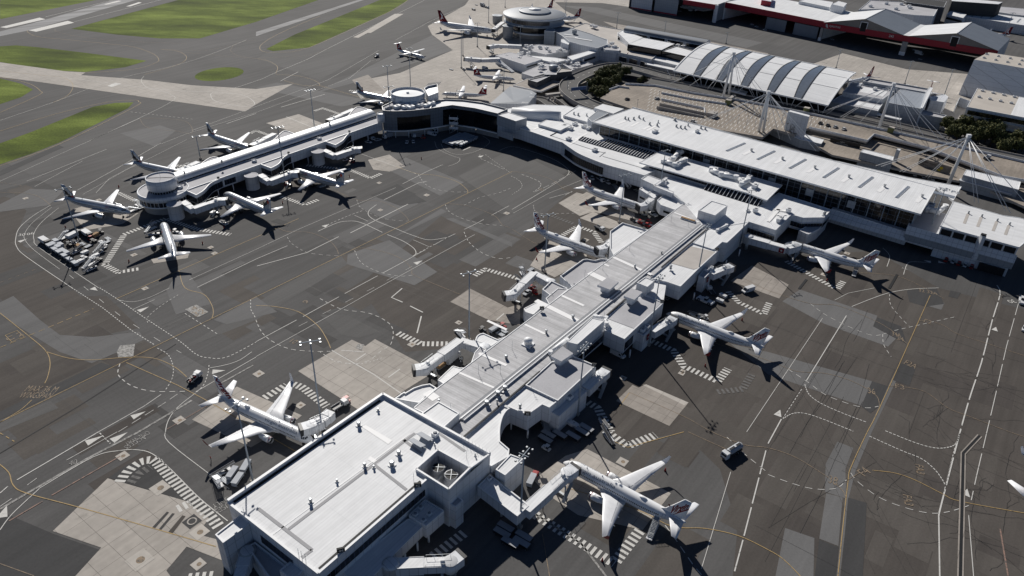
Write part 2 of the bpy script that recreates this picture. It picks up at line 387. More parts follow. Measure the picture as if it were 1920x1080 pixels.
def fus_rings(L, D, Wd, n=28, nl=None):
    """rings along x (0 nose .. -L tail) : (x, zc, ry, rz)"""
    k = D/4.0; h = Wd/2
    nose = [(0, -.52, .03, .03), (.12, -.52, .25, .24), (.4, -.46, .52, .5), (1.0, -.34, .88, .86), (1.7, -.22, 1.2, 1.18), (2.4, -.12, 1.43, 1.45), (3.2, -.05, 1.63, 1.68), (4.4, -.01, 1.81, 1.88), (6.0, 0, 1.88, 2.0)]
    R = [(x*k, zc*k, ry/1.88*h, rz*k) for x, zc, ry, rz in nose]
    x1 = .655*L
    R += [(x1*.6, 0, h, 2.0*k), (x1, 0, h, 2.0*k)]
    for f, top, bot, wy in ((.72, 2.0, -1.86, .985), (.78, 1.98, -1.50, .93), (.84, 1.92, -.98, .81), (.90, 1.82, -.30, .61), (.95, 1.68, .36, .40), (.985, 1.52, .84, .22), (1.0, 1.40, 1.10, .10)):
        R.append((f*L, (top+bot)/2*k, wy*h, (top-bot)/2*k))
    return R
def wing_mb(mb, st, m, side):
    """st: stations (y, xLE, chord, z, thick)"""
    rows = []
    for y, x, c, z, t in st:
        prof = [(0, 0), (.04, .45), (.15, .85), (.38, 1.0), (.7, .62), (1, .03), (1, -.03), (.65, -.35), (.3, -.62), (.06, -.38)]
        rows.append([(-(x+c*a), y*side, z+t*c*b*.5) for a, b in prof])
    mb.grid(rows, m, True, True, True, flip=(side < 0))
def xmirror(f): return f
def airliner(spec):
    s = spec; L, D, Wd, zc = s['L'], s['D'], s['W'], s['zc']
    root = empty('airliner')
    body = s.get('body', m_white)
    rings = fus_rings(L, D, Wd); n = 28
    f = MB()
    rows = [[(-x, ry*math.sin(2*math.pi*k/n), zc+z0+rz*math.cos(2*math.pi*k/n)) for k in range(n)] for x, z0, ry, rz in rings]
    f.grid(rows, body, True, True, True, flip=True)
    fx = s['wing'][0][1]
    rows = []
    for q, sc in ((-1.5, .05), (0, .8), (2.5, 1), (6, 1), (8.5, .8), (10.5, .05)):
        q = q*D/4
        rows.append([(-(fx+q), Wd*.54*sc*math.sin(2*math.pi*k/14)*1.0, zc-D*.34+D*.24*sc*math.cos(2*math.pi*k/14)) for k in range(14)])
    if not s.get('high'): f.grid(rows, body, True, True, True, flip=True)
    fo = f.build('fuselage', root)
    def hw(x):
        for a, b in zip(rings, rings[1:]):
            if a[0] <= x <= b[0]:
                t = (x-a[0])/(b[0]-a[0]); return [a[i]+(b[i]-a[i])*t for i in range(1, 4)]
        return rings[-1][1:]
    def onskin(x, v, side, off=.05):
        """x aft of nose, v arc height above centreline -> point on skin"""
        z0, ry, rz = hw(x); a = v/((ry+rz)/2)
        return Vector((-x, side*(ry+off)*math.cos(a), zc+z0+(rz+off)*math.sin(a)))
    g = MB()
    for side in (1, -1):
        x = s['win'][0]
        while x < s['win'][1]:
            if not any(abs(x-d) < .8 for d in s['doors']):
                y0 = s['winz']; w_ = .14*s.get('ws', 1)
                q = [onskin(x-w_, y0-.2, side, .03), onskin(x+w_, y0-.2, side, .03), onskin(x+w_, y0+.2, side, .03), onskin(x-w_, y0+.2, side, .03)]
                g.face(q if side < 0 else q[::-1], m_dark)
            x += s.get('wp', .53)
    g.build('cabin_windows', root)
    for d in s['doors']:
        for side in (1, -1):
            e = MB(); zb, zt = s['winz']-1.15, s['winz']+.62
            for xa, xb, va, vb in ((d-.44, d-.38, zb, zt), (d+.38, d+.44, zb, zt), (d-.38, d+.38, zt-.06, zt), (d-.38, d+.38, zb, zb+.06)):
                vs_ = [va+(vb-va)*i/4 for i in range(5)]
                for a, b in zip(vs_, vs_[1:]):
                    q = [onskin(xa, a, side, .025), onskin(xb, a, side, .025), onskin(xb, b, side, .025), onskin(xa, b, side, .025)]
                    e.face(q if side < 0 else q[::-1], m_title)
            e.build('door', root)
    c = MB(); kx = D/4
    for side in (1, -1):
        for xa, xb, va, vb in ((1.75, 2.15, .78, 1.32), (2.2, 2.65, .66, 1.26), (2.7, 3.2, .60, 1.1)):
            q = [onskin(xa*kx, va*kx, side, .03), onskin(xb*kx, va*kx-.02, side, .03), onskin((xb+.25)*kx, vb*kx, side, .03), onskin((xa+.35)*kx, vb*kx+.05, side, .03)]
            c.face(q if side < 0 else q[::-1], m_cglass)
        q = [onskin(1.62*kx, .82*kx, side, .03), onskin(1.62*kx, 1.5*kx, side, .04), onskin(2.1*kx, 1.95*kx, side, .04), onskin(2.05*kx, 1.38*kx, side, .03)]
        c.face(q if side > 0 else q[::-1], m_cglass)
    c.build('cockpit_windows', root)
    for side in (1, -1):
        wmb = MB(); wing_mb(wmb, s['wing'], m_wing, side)
        st = s['wing']
        for a, b in zip(st, st[1:]):
            y0, y1 = a[0]+.3, b[0]-.2
            if y1-y0 < .8: continue
            def at(y, fr, dz):
                t = (y-a[0])/(b[0]-a[0]); x = a[1]+(b[1]-a[1])*t; ch = a[2]+(b[2]-a[2])*t; z = a[3]+(b[3]-a[3])*t; th = a[4]+(b[4]-a[4])*t
                return Vector((-(x+ch*fr), side*y, z+th*ch*.5*(.62*(1-fr)/.3 if fr > .7 else .95)+dz))
            for fr in (.74,):
                q = [at(y0, fr, .035), at(y0, fr+.018, .035), at(y1, fr+.018, .035), at(y1, fr, .035)]
                wmb.face(q if side > 0 else q[::-1], m_flash)
        wo_ = wmb.build('wing', root)
        for y in s.get('tracks', ()):
            for a, b in zip(st, st[1:]):
                if a[0] <= y <= b[0]:
                    t = (y-a[0])/(b[0]-a[0]); x = a[1]+(b[1]-a[1])*t; ch = a[2]+(b[2]-a[2])*t; z = a[3]+(b[3]-a[3])*t
                    tm = MB(); xe = x+ch
                    tm.lathe((-xe-.55, side*y, z-.16), [(.02, 0), (.13, .5), (.2, 1.3), (.16, 2.3), (.02, 3.0)], m_wing, 8, 'X'); tm.build('flap_fairing', wo_)
        if s.get('winglet'):
            h, sw, c0, c1, cant = s['winglet']; y, x, ch, z, t_ = st[-1]
            wl = MB(); rows_i, rows_o = [], []
            for fr in (0, .12, .3, .65, 1):
                yy = y+cant*fr**.7*1.0; zz = z+h*fr**1.25; xx = x+(sw)*fr+.15*fr; cc = ch*(1-fr)+c1*fr if fr > 0 else ch
                th = .07*(1-fr*.5)
                rows_i.append([(-(xx+cc*a), (yy-th*b)*side, zz+th*b*.3) for a, b in ((0, 0), (.35, 1), (1, 0))])
                rows_o.append([(-(xx+cc*a), (yy+th*b)*side, zz-th*b*.3) for a, b in ((0, 0), (.35, 1), (1, 0))])
            wl.grid(rows_i, s.get('wl_in', m_white), True, False, flip=(side < 0)); wl.grid(rows_o, s.get('wl_out', m_white), True, False, flip=(side > 0))
            wl.build('winglet', wo_)
        for (ey, ex, ez, er, el) in s['eng']:
            em = MB(); o = (-(ex+el), side*ey, ez)
            if s.get('prop'):
                em.lathe((-(ex+el), side*ey, ez), [(.02, 0), (.28, .3), (.55, 1.5), (.62, el*.5), (.58, el*.8), (.32, el-.2), (.26, el)], body, 14, 'X')
                eo = em.build('engine', root)
                pm = MB()
                pm.lathe((-ex, side*ey, ez), [(.26, 0), (.2, .35), (.03, .62)], m_flash, 10, 'X')
                for k in range(6):
                    a = k*math.pi/3+.2; d_ = Vector((0, math.cos(a), math.sin(a))); c0 = Vector((-ex+.2, side*ey, ez))
                    pm.bar(c0, c0+d_*2.05, .26, .05, m_vd, up=(1, 0, .35))
                pm.build('propeller', eo)
                continue
            lip = el
            em.lathe(o, [(er*.30, -el*.10), (er*.42, .02), (er*.55, .02), (er*.60, .03), (er*.78, .16*el), (er*.97, .42*el), (er*1.02, .66*el), (er*.99, .86*el)], body, 22, 'X')
            em.lathe(o, [(er*.99, .86*el), (er*.985, .91*el)], s.get('band', m_red), 22, 'X', caps=False)
            em.lathe(o, [(er*.985, .91*el), (er*.94, .985*el), (er*.88, el), (er*.80, .985*el), (er*.78, .9*el)], m_metal, 22, 'X', caps=False)
            em.lathe(o, [(er*.01, .05), (er*.2, -.35), (er*.30, -el*.10)], m_flash, 14, 'X', caps=False)
            eo = em.build('engine', root)
            fm = MB(); fm.lathe(o, [(er*.79, .905*el), (er*.02, .80*el)], m_dark, 20, 'X', caps=False)
            fm.lathe(o, [(er*.24, .82*el), (er*.02, .93*el)], m_title, 12, 'X', caps=False); fm.build('fan', eo)
            py = MB()   # pylon
            zt = ez+er*.6
            py.face([(-(ex+el*.35), side*(ey-.12), ez+er*.9), (-(ex+el*1.25), side*(ey-.12), ez+er*.75), (-(ex+el*1.35), side*(ey-.05), s['wing'][1][3]+.1), (-(ex+el*.72), side*(ey-.05), s['wing'][1][3]+.28)], body)
            py.face([(-(ex+el*.35), side*(ey+.12), ez+er*.9), (-(ex+el*1.25), side*(ey+.12), ez+er*.75), (-(ex+el*1.35), side*(ey+.05), s['wing'][1][3]+.1), (-(ex+el*.72), side*(ey+.05), s['wing'][1][3]+.28)], body)
            py.face([(-(ex+el*.35), side*(ey+.12), ez+er*.9), (-(ex+el*.72), side*(ey+.05), s['wing'][1][3]+.28), (-(ex+el*.72), side*(ey-.05), s['wing'][1][3]+.28), (-(ex+el*.35), side*(ey-.12), ez+er*.9)], body)
            py.build('pylon', eo)
        tp = MB(); wing_mb(tp, s['stab'], m_wing, side); tp.build('tailplane', root)
        gy, gx, wr, lg = s['gear'][1]
        gm = MB()
        gm.tube((-gx, side*gy, s['wing'][0][3] if not s.get('high') else s['eng'][0][2]), (-gx, side*gy, wr), .16, .14, m_steel, 8)
        for q in ((-.36, .36) if lg < 4 else (-.5, .5)):
            for dx in ((0,) if lg < 4 else (-.8, .8)): gm.tube((-gx+dx, side*gy+q-.16, wr), (-gx+dx, side*gy+q+.16, wr), wr, wr, m_rub, 14)
        gm.build('main_gear', root)
    gm = MB(); gx, wr = s['gear'][0]
    gm.tube((-gx, 0, zc-D*.4), (-gx, 0, wr), .12, .11, m_steel, 8)
    for q in (-.24, .24): gm.tube((-gx, q-.12, wr), (-gx, q+.12, wr), wr, wr, m_rub, 12)
    gm.build('nose_gear', root)
    fm = MB(); rows = []
    for z, x, c_, th in s['fin']:
        rows.append([(-(x+c_*a), th*b, z) for a, b in ((0, 0), (.08, .6), (.3, 1), (.7, .6), (1, .05), (1, -.05), (.7, -.6), (.3, -1), (.08, -.6))])
    fm.grid(rows, s.get('finm', m_white), True, True, True, flip=True)
    if s.get('fin_top'): pass
    fin = fm.build('fin', root)
    def finth(x, z):
        st = s['fin']
        for a, b in zip(st, st[1:]):
            if a[0] <= z <= b[0]:
                t = (z-a[0])/(b[0]-a[0]); le = a[1]+(b[1]-a[1])*t; ch = a[2]+(b[2]-a[2])*t; th = a[3]+(b[3]-a[3])*t
                fr = min(max((x-le)/ch, 0), 1)
                pr = ((0, 0), (.08, .6), (.3, 1), (.7, .6), (1, .05))
                for (f0, v0), (f1, v1) in zip(pr, pr[1:]):
                    if f0 <= fr <= f1: return th*(v0+(v1-v0)*(fr-f0)/(f1-f0))
        return 0
    if s.get('dome'):
        dm = MB(); dx, ln, hh = s['dome']; z0 = zc+D/2
        rows = []
        for fr, sc in ((0, .02), (.12, .55), (.3, .95), (.6, 1), (.85, .6), (1, .02)):
            rows.append([(-(dx+ln*fr), .55*sc*math.cos(math.pi*k/8), z0-.22+(hh+.2)*sc*math.sin(math.pi*k/8)) for k in range(9)])
        dm.grid(rows, m_white, True, False, flip=False); dm.build('satellite_dome', root)
    am = MB()
    for ax_ in s.get('ant', (7.5, 12.5, 26)): am.face([(-ax_, 0, zc+D/2-.05), (-ax_-.5, 0, zc+D/2-.05), (-ax_-.55, 0, zc+D/2+.42), (-ax_-.3, 0, zc+D/2+.42)], m_white)
    am.build('aerial', root)
    return root, onskin, finth, fin
def skin_text(root, onskin, txt, x0, x1, v0, v1, m, name='title_lettering', **kw):
    """letters wrapped round both flanks between arc heights v0..v1"""
    vv, ff, wd, hg = text_mesh(txt, **kw)
    me = bpy.data.meshes.new('t'); me.from_pydata(vv, [], ff); bm = bmesh.new(); bm.from_mesh(me); bpy.data.meshes.remove(me)
    for k in range(1, 8):
        y = -hg/2+hg*k/8
        bmesh.ops.bisect_plane(bm, geom=bm.verts[:]+bm.edges[:]+bm.faces[:], plane_co=(0, y, 0), plane_no=(0, 1, 0))
    bm.verts.index_update(); V = [tuple(v.co) for v in bm.verts]; F = [tuple(v.index for v in f.verts) for f in bm.faces]; bm.free()
    o = MB()
    for side in (1, -1):
        sg = 1 if side > 0 else -1
        def f(p):
            t = (p[0]/wd+.5); 
            x = x0+(x1-x0)*t if side > 0 else x1-(x1-x0)*t
            return onskin(x, v0+(v1-v0)*(p[1]/hg+.5), side, .04)
        o.addmesh(V, F, m, f)
    return o.build(name, root)
def fin_poly(fin, finth, V, F, m, name, place, side):
    o = MB()
    def f(p):
        x, z = place(p); return (-x, side*(finth(x, z)+.07), z)
    o.addmesh(V, F, m, f); return o.build(name, fin)
def subdiv_text(txt, n=6, **kw):
    vv, ff, wd, hg = text_mesh(txt, **kw)
    me = bpy.data.meshes.new('t'); me.from_pydata(vv, [], ff); bm = bmesh.new(); bm.from_mesh(me); bpy.data.meshes.remove(me)
    for ax in (0, 1):
        for k in range(1, n):
            co = [0, 0, 0]; no = [0, 0, 0]; co[ax] = -(wd, hg)[ax]/2+(wd, hg)[ax]*k/n; no[ax] = 1
            bmesh.ops.bisect_plane(bm, geom=bm.verts[:]+bm.edges[:]+bm.faces[:], plane_co=co, plane_no=no)
    bm.verts.index_update(); V = [tuple(v.co) for v in bm.verts]; F = [tuple(v.index for v in f.verts) for f in bm.faces]; bm.free()
    return V, F, wd, hg
STAR = [(math.cos(math.pi/2+k*math.pi/5)*(1 if k % 2 == 0 else .42), math.sin(math.pi/2+k*math.pi/5)*(1 if k % 2 == 0 else .42), 0) for k in range(10)]
STARF = [(k, (k+1) % 10, 10) for k in range(10)]; STARV = STAR+[(0, 0, 0)]

B737 = dict(L=38.3, D=4.0, W=3.76, zc=3.35, winz=.42, win=(5.6, 31.5), doors=(4.7, 16.6, 17.6, 33.0)[:1]+(32.6,),
    wing=[(1.3, 12.6, 9.0, 2.35, .15), (4.9, 16.0, 5.9, 2.75, .125), (11.2, 19.4, 3.6, 3.4, .11), (17.0, 22.7, 1.75, 4.05, .10)],
    winglet=(2.5, 1.7, 1.7, .65, .9), wl_out=m_red, eng=[(4.85, 12.0, 1.72, 1.05, 4.6)],
    stab=[(.5, 33.6, 4.3, 4.7, .10), (7.15, 37.35, 1.55, 5.5, .09)], gear=((4.2, .36), (2.86, 19.9, .56, 2)), tracks=(4.9, 8.0, 11.5),
    fin=[(5.0, 29.2, 8.2, .06), (5.45, 31.0, 6.6, .20), (6.2, 32.2, 5.6, .24), (9.0, 34.3, 3.9, .2), (12.45, 36.7, 2.05, .12)], dome=(24.2, 3.0, .55))
A320 = dict(L=37.4, D=4.14, W=3.95, zc=3.85, winz=.45, win=(5.6, 31.5), doors=(4.6, 32.2), body=m_silver,
    wing=[(1.3, 11.3, 8.2, 2.9, .15), (6.0, 15.0, 4.9, 3.3, .125), (16.9, 20.9, 1.6, 4.2, .10)],
    eng=[(5.75, 10.3, 2.1, 1.12, 4.4)], band=m_silver, stab=[(.5, 32.3, 4.2, 5.0, .10), (6.22, 35.9, 1.5, 5.55, .09)], gear=((5.0, .38), (3.8, 17.8, .58, 2)), tracks=(3.6, 7.0, 10.2, 13.2),
    fin=[(5.55, 29.6, 6.6, .10), (6.1, 30.4, 5.9, .24), (9.0, 32.6, 4.1, .2), (11.7, 34.7, 2.2, .12)], finm=m_silver)
A330 = dict(L=58.5, D=5.64, W=5.64, zc=5.0, winz=.5, win=(9, 47), doors=(7, 21, 48), ws=1.3, wp=.6,
    wing=[(2, 17.5, 12.5, 3.9, .15), (9.4, 23.5, 7.3, 4.7, .12), (28.6, 36.8, 2.4, 6.9, .10)], winglet=(2.6, 1.9, 2.0, .9, .5), wl_out=m_white,
    eng=[(9.4, 19.0, 2.75, 1.45, 6.2)], band=m_white, stab=[(.8, 50.3, 6.5, 6.6, .10), (9.7, 56.2, 2.4, 7.4, .09)], gear=((6.7, .5), (5.3, 27.5, .7, 5)), tracks=(6, 11, 16, 20),
    fin=[(7.6, 45.8, 9.6, .15), (8.3, 47.2, 8.4, .3), (12, 50.2, 6.0, .28), (17.2, 54.6, 3.0, .16)], finm=m_red)
DH8 = dict(L=32.0, D=2.75, W=2.69, zc=2.35, winz=.35, win=(5, 25), doors=(4, 24), high=True, prop=True, wp=.8, ws=.9,
    wing=[(.6, 12.6, 3.2, 3.85, .15), (4.4, 12.6, 3.1, 3.95, .15), (14.2, 13.4, 1.5, 4.3, .12)], eng=[(4.4, 10.4, 3.45, .6, 5.6)],
    stab=[(.1, 29.0, 2.5, 8.3, .10), (4.6, 30.0, 1.4, 8.35, .09)], gear=((3.6, .3), (4.4, 14.6, .48, 2)),
    fin=[(3.4, 24.4, 7.0, .10), (4.0, 25.8, 5.5, .2), (8.3, 28.6, 2.9, .14)], finm=m_red, ant=(6, 12))
def livery_virgin():
    r, sk_, ft, fin = airliner(B737); r.name = 'airliner'
    skin_text(r, sk_, 'virgin australia', 5.0, 17.6, .95, 2.55, m_title, bold=-.004)
    for side in (1, -1):
        V, F, wd, hg = subdiv_text('Virgin', 9, shear=.12, bold=.05)
        def place(p, side=side):
            t = p[0]/wd+.5; h = p[1]/hg+.5
            if side > 0:   # reads nose -> tail on the left flank
                k = (4.7-1.3*t)*h; return (33.2+4.5*t+.22*k, 3.7+5.2*t+k)
            k = (2.1+1.6*t)*h; return (38.6-4.4*t-.78*k, 11.2-6.5*t+.5*k)
        fin_poly(fin, ft, V, F, m_red, 'tail_lettering', place, side)
        sw = [(0, 0, 0), (.25, .06, 0), (.6, .12, 0), (1, .16, 0), (1, .34, 0), (.6, .30, 0), (.25, .20, 0)]
        pl2 = (lambda p: (34.2+p[0]*4.0+p[1]*.6, 4.7+p[0]*4.2+p[1]*3.6)) if side > 0 else (lambda p: (38.6-p[0]*2.9-p[1]*.6, 9.6-p[0]*4.2+p[1]*1.8))
        fin_poly(fin, ft, sw, [(0, 1, 6), (1, 2, 5, 6), (2, 3, 4, 5)], m_red, 'tail_lettering', pl2, side)
    return r
def livery_jet():
    r, sk_, ft, fin = airliner(A320)
    skin_text(r, sk_, 'Jetstar', 5.4, 10.2, .85, 1.9, m_black, bold=.01)
    skin_text(r, sk_, '.com', 10.4, 12.4, .85, 1.5, m_orange)
    for side in (1, -1):
        V, F, wd, hg = subdiv_text('Jet', 6, bold=.1)
        if side > 0:
            pl = lambda p: (30.7+(p[0]/wd+.5)*3.6-(.0), 5.3+(p[0]/wd+.5)*2.4+(p[1]/hg+.5)*3.0)
            st = lambda p: (34.9+p[0]*1.2, 9.7+p[1]*1.5)
        else:
            pl = lambda p: (36.2-(p[0]/wd+.5)*4.0, 10.8-(p[0]/wd+.5)*4.3+(p[1]/hg-.35)*4.2)
            st = lambda p: (31.6+p[0]*1.0, 6.35+p[1]*.75)
        fin_poly(fin, ft, V, F, m_black, 'tail_lettering', pl, side)
        fin_poly(fin, ft, STARV, STARF, m_orange, 'tail_star', st, side)
    return r
ROO = [(0, 0), (.5, .42), (.62, .62), (.52, .80), (.66, .78), (.74, 1.0), (.80, .74), (.92, .60), (.74, .46), (.60, .30), (.72, .10), (.50, .22), (.28, .10)]
def livery_red_tail(spec, title=None):
    r, sk_, ft, fin = airliner(spec)
    if title: skin_text(r, sk_, 'QANTAS', title[0], title[1], title[2], title[3], m_black, bold=.03)
    st = spec['fin']; (z0, x0, c0, _), (z1, x1, c1, _) = st[1], st[-1]
    cx, cz = sum(p[0] for p in ROO)/len(ROO), sum(p[1] for p in ROO)/len(ROO)
    V = [(p[0], p[1], 0) for p in ROO]+[(cx, cz, 0)]; F = [(k, (k+1) % len(ROO), len(ROO)) for k in range(len(ROO))]
    for side in (1, -1):
        def pl(p):
            h = .08+.78*p[1]; le = x0+(x1-x0)*h; ch = c0+(c1-c0)*h; return (le+ch*(1-(.12+.8*p[0])), z0+(z1-z0)*h)
        fin_poly(fin, ft, V, F, m_white, 'tail_emblem', pl, side)
    if spec.get('high'): pass
    return r
g = MB(); g.face([(-4000, -600, 0), (4000, -600, 0), (4000, 6000, 0), (-4000, 6000, 0)], m_asph); structure('ground', g)
_pz = [.002]
def patch(pts, m, name='pavement', z=None, smooth=None, closed=True):
    if smooth: pts = smooth_px(pts, smooth, True)
    if z is None: _pz[0] += .0007; z = _pz[0]
    q = pp(pts)
    if area2(q) < 0: q = q[::-1]
    b = MB(); b.face([(x, y, z) for x, y in q], m); return structure(name, b)
for pts in ([(0, -14), (240, -14), (180, 0), (0, 36)], [(134, 54), (327, 2), (400, -20), (640, -20), (597, 0), (480, 41), (375, 72), (300, 72), (220, 65)],
    [(499, 92), (552, 65), (712, 0), (740, -14), (790, -14), (765, 0), (730, 22), (580, 89), (512, 96)], [(-20, 90), (0, 87), (30, 85), (75, 89), (160, 99), (275, 114), (235, 126), (160, 135), (82, 131), (0, 116), (-20, 112)],
    [(-20, 143), (0, 147), (40, 157), (62, 168), (40, 182), (-20, 202)], [(250, 192), (215, 193), (175, 200), (60, 247), (-20, 276), (-20, 315), (60, 288), (110, 268), (180, 233), (240, 203)]):
    patch(pts, m_grass, 'grass_field', .03)
patch([(411+46*math.cos(a*math.pi/12), 139-5*math.cos(a*math.pi/12)+12*math.sin(a*math.pi/12)) for a in range(24)], m_grass, 'grass_field', .03)
for m, L in ((m_asphb, ([(1060, 640), (1120, 560), (1380, 500), (1480, 480), (1640, 470), (1760, 540), (1960, 590), (1960, 1100), (1372, 1100), (1383, 990), (1350, 880), (1280, 812), (1160, 830)], [(-20, 360), (20, 372), (50, 395), (30, 440), (32, 465), (140, 545), (175, 580), (90, 632), (0, 560), (-20, 540)],
        [(560, 600), (690, 520), (827, 405), (960, 462), (1000, 420), (1080, 350), (1180, 420), (1130, 490), (990, 540), (960, 600), (880, 650), (760, 660), (690, 560)], [(75, 555), (200, 555), (262, 615), (180, 630), (115, 627)], [(-20, 690), (60, 655), (200, 680), (0, 770)])),
    (m_asphm, ([(-20, 36), (180, -6), (330, 0), (134, 54), (-20, 86)], [(480, 110), (620, 40), (790, -10), (900, -10), (760, 60), (600, 150)], [(600, 590), (652, 591), (712, 622), (672, 634), (640, 628)], [(-20, 795), (95, 752), (110, 765), (-20, 818)], [(330, 660), (560, 520), (640, 480), (652, 495), (480, 600)], [(860, 330), (960, 280), (1060, 330), (960, 400)], [(0, 300), (200, 240), (330, 250), (60, 330)])),
    (m_asphg, ([(1467, 565), (1500, 543), (1645, 592), (1637, 612), (1680, 635), (1665, 650), (1545, 607)], [(1370, 645), (1440, 660), (1635, 715), (1615, 761), (1440, 702)], [(1570, 828), (1600, 840), (1585, 880), (1587, 935), (1547, 922), (1548, 870)], [(1549, 925), (1580, 933), (1572, 1024), (1536, 1010)],
        [(1472, 990), (1527, 1009), (1525, 1090), (1452, 1090)], [(1680, 692), (1689, 696), (1634, 812), (1604, 884), (1592, 930), (1574, 1090), (1567, 1090), (1585, 930), (1596, 880), (1626, 810)], [(-20, 577), (0, 567), (25, 555), (75, 600), (112, 628), (175, 632), (262, 622), (270, 637), (217, 662), (172, 681), (112, 660), (50, 622), (-20, 577)][:-1],
        [(312, 545), (330, 515), (352, 510), (395, 570), (330, 590)], [(652, 477), (730, 450), (820, 510), (777, 535), (650, 495)], [(730, 450), (827, 391), (838, 397), (740, 445)], [(670, 387), (730, 357), (785, 382), (725, 412)], [(730, 320), (760, 295), (870, 342), (825, 367)], [(835, 410), (850, 409), (960, 455), (960, 463)],
        [(-20, 388), (0, 383), (57, 354), (120, 357), (92, 385), (-20, 400)], [(742, 345), (690, 148), (849, 94), (810, 66), (742, 100), (590, 175), (680, 190)][1:6], [(225, 250), (300, 235), (330, 245), (290, 275)], [(1741, 560), (1771, 568), (1765, 581), (1740, 574)], [(400, 600), (480, 556), (520, 585), (425, 608)], [(480, 165), (520, 155), (700, 190), (640, 200)], [(1205, 20), (1280, 45), (1500, 95), (1450, 100), (1240, 50)][:0] or [(1050, 10), (1120, 14), (1430, 80), (1400, 90)])),
    (m_asphd, ([(1590, 933), (1625, 943), (1617, 1090), (1576, 1090)], [(1536, 1012), (1572, 1026), (1567, 1090), (1526, 1090)], [(1700, 545), (1755, 538), (1770, 570), (1735, 575), (1705, 566)], [(1685, 680), (1717, 690), (1705, 724), (1672, 712)], [(1645, 595), (1690, 612), (1700, 645), (1637, 612)], [(1635, 715), (1665, 724), (1650, 760), (1632, 775), (1615, 762)],
        [(-20, 780), (0, 772), (190, 680), (212, 687), (-20, 797)], [(-20, 950), (100, 1001), (190, 1032), (128, 1095), (-20, 1095)], [(1782, 545), (1802, 549), (1795, 560), (1778, 556)], [(695, 366), (745, 345), (800, 378), (750, 386)], [(520, 410), (545, 418), (540, 425), (508, 415)], [(240, 870), (290, 868), (400, 985), (350, 940), (204, 896)], [(0, 320), (110, 272), (120, 276), (0, 330)])),
    (m_conc, ([(202, 897), (350, 940), (392, 972), (370, 1002), (440, 1020), (440, 1060), (350, 1025), (312, 1070), (330, 1095), (128, 1095), (190, 1027), (99, 996)], [(660, 637), (685, 649), (703, 636), (784, 679), (810, 700), (757, 733), (690, 780), (559, 696)], [(444, 725), (566, 779), (540, 800), (470, 839), (360, 787)], [(1101, 842), (1258, 925), (1205, 994), (1084, 966), (1030, 930), (1000, 900), (1060, 855)], [(994, 498), (1027, 450), (1100, 478), (1100, 488), (1040, 520)],
        [(1047, 381), (1081, 361), (1093, 364), (1100, 360), (1190, 400), (1190, 415), (1112, 397), (1087, 405)], [(1087, 409), (1112, 397), (1161, 417), (1172, 424), (1142, 429)], [(-20, 112), (0, 117), (125, 134), (160, 136), (152, 141), (275, 150), (360, 160), (480, 167), (550, 157), (480, 196), (460, 209), (375, 197), (290, 185), (75, 154), (-20, 142)], [(499, 231), (560, 214), (640, 245), (590, 262)],
        [(900, -30), (872, 10), (802, 49), (810, 65), (849, 94), (750, 137), (690, 148), (690, 185), (760, 215), (960, 260), (1100, 180), (1180, 100), (1120, 50), (1060, 20), (1000, -30)], [(1040, -20), (1240, -20), (1230, 20), (1130, 6), (1040, 4)], [(1440, 150), (1580, 100), (1700, 130), (1830, 140), (1830, 260), (1700, 230), (1560, 170)], [(690, 300), (730, 290), (760, 312), (730, 322), (700, 318)], [(130, 395), (175, 380), (260, 400), (230, 420), (160, 432)], [(465, 480), (500, 478), (512, 483), (520, 497)][:0] or [(283, 486), (355, 475), (352, 484), (288, 494)])),
    (m_conc2, ([(881, 541), (952, 577), (975, 570), (975, 610), (916, 600), (844, 566)], [(1155, 752), (1186, 722), (1197, 727), (1212, 721), (1291, 755), (1255, 799)], [(1369, 527), (1410, 498), (1479, 534), (1461, 560)], [(458, 600), (560, 570), (600, 620), (560, 690), (480, 640), (350, 650)][:0] or [(1130, 40), (1240, 60), (1440, 100), (1460, 150), (1200, 75)], [(690, 320), (640, 310), (660, 300)][:0] or [(660, 150), (690, 140), (720, 170), (680, 175)])),
    (m_concl, ([(1205, 722), (1212, 721), (1291, 755), (1283, 760)], [(0, 0)][:0] or [(680, 61), (740, 26), (757, 26), (695, 62)], [(662, 70), (690, 56), (698, 57), (672, 71)])),
    (m_rub_mark, ([(-20, 64), (60, 44), (222, -2), (262, -2), (60, 56), (-20, 72)], [(480, 60), (690, -6), (700, -6), (480, 68)]))):
    for pts in L:
        if len(pts) > 2: patch(pts, m)
    _pz[0] = max(_pz[0], .02)
random.seed(21)
reps = {}
for k in range(150):
    u, v = random.choice(((random.uniform(420, 1080), random.uniform(280, 620)), (random.uniform(1150, 1900), random.uniform(520, 1080)), (random.uniform(0, 420), random.uniform(330, 900))))
    a = P(u, v); th = R_(54.5 if random.random() < .7 else -33); L, W2 = random.uniform(5, 34), random.uniform(2.5, 11); d = Vector((math.cos(th), math.sin(th), 0))*L/2; n = Vector((-math.sin(th), math.cos(th), 0))*W2/2; m = random.choice((m_r3, m_r3, m_r4) if u > 1120 or v > 560 and u < 260 else (m_r1, m_r2, m_r2, m_r3))
    z = .009+.00004*k; reps.setdefault(m, MB()).face([(q.x, q.y, z) for q in (a-d-n, a+d-n, a+d+n, a-d+n)], m)
for mb_ in reps.values(): structure('pavement_repair', mb_)
Z1, Z2, Z3 = .083, .088, .093
pw, py_, pf, seal = MB(), MB(), MB(), MB()
def line(mb, pts, w_, m, dash=None, sm=0, z=Z1, closed=False):
    if sm: pts = smooth_px(pts, sm, closed)
    mb.ribbon(pp(pts), w_*(.5 if w_ < 2 else 1), z, m, dash, closed and not sm)
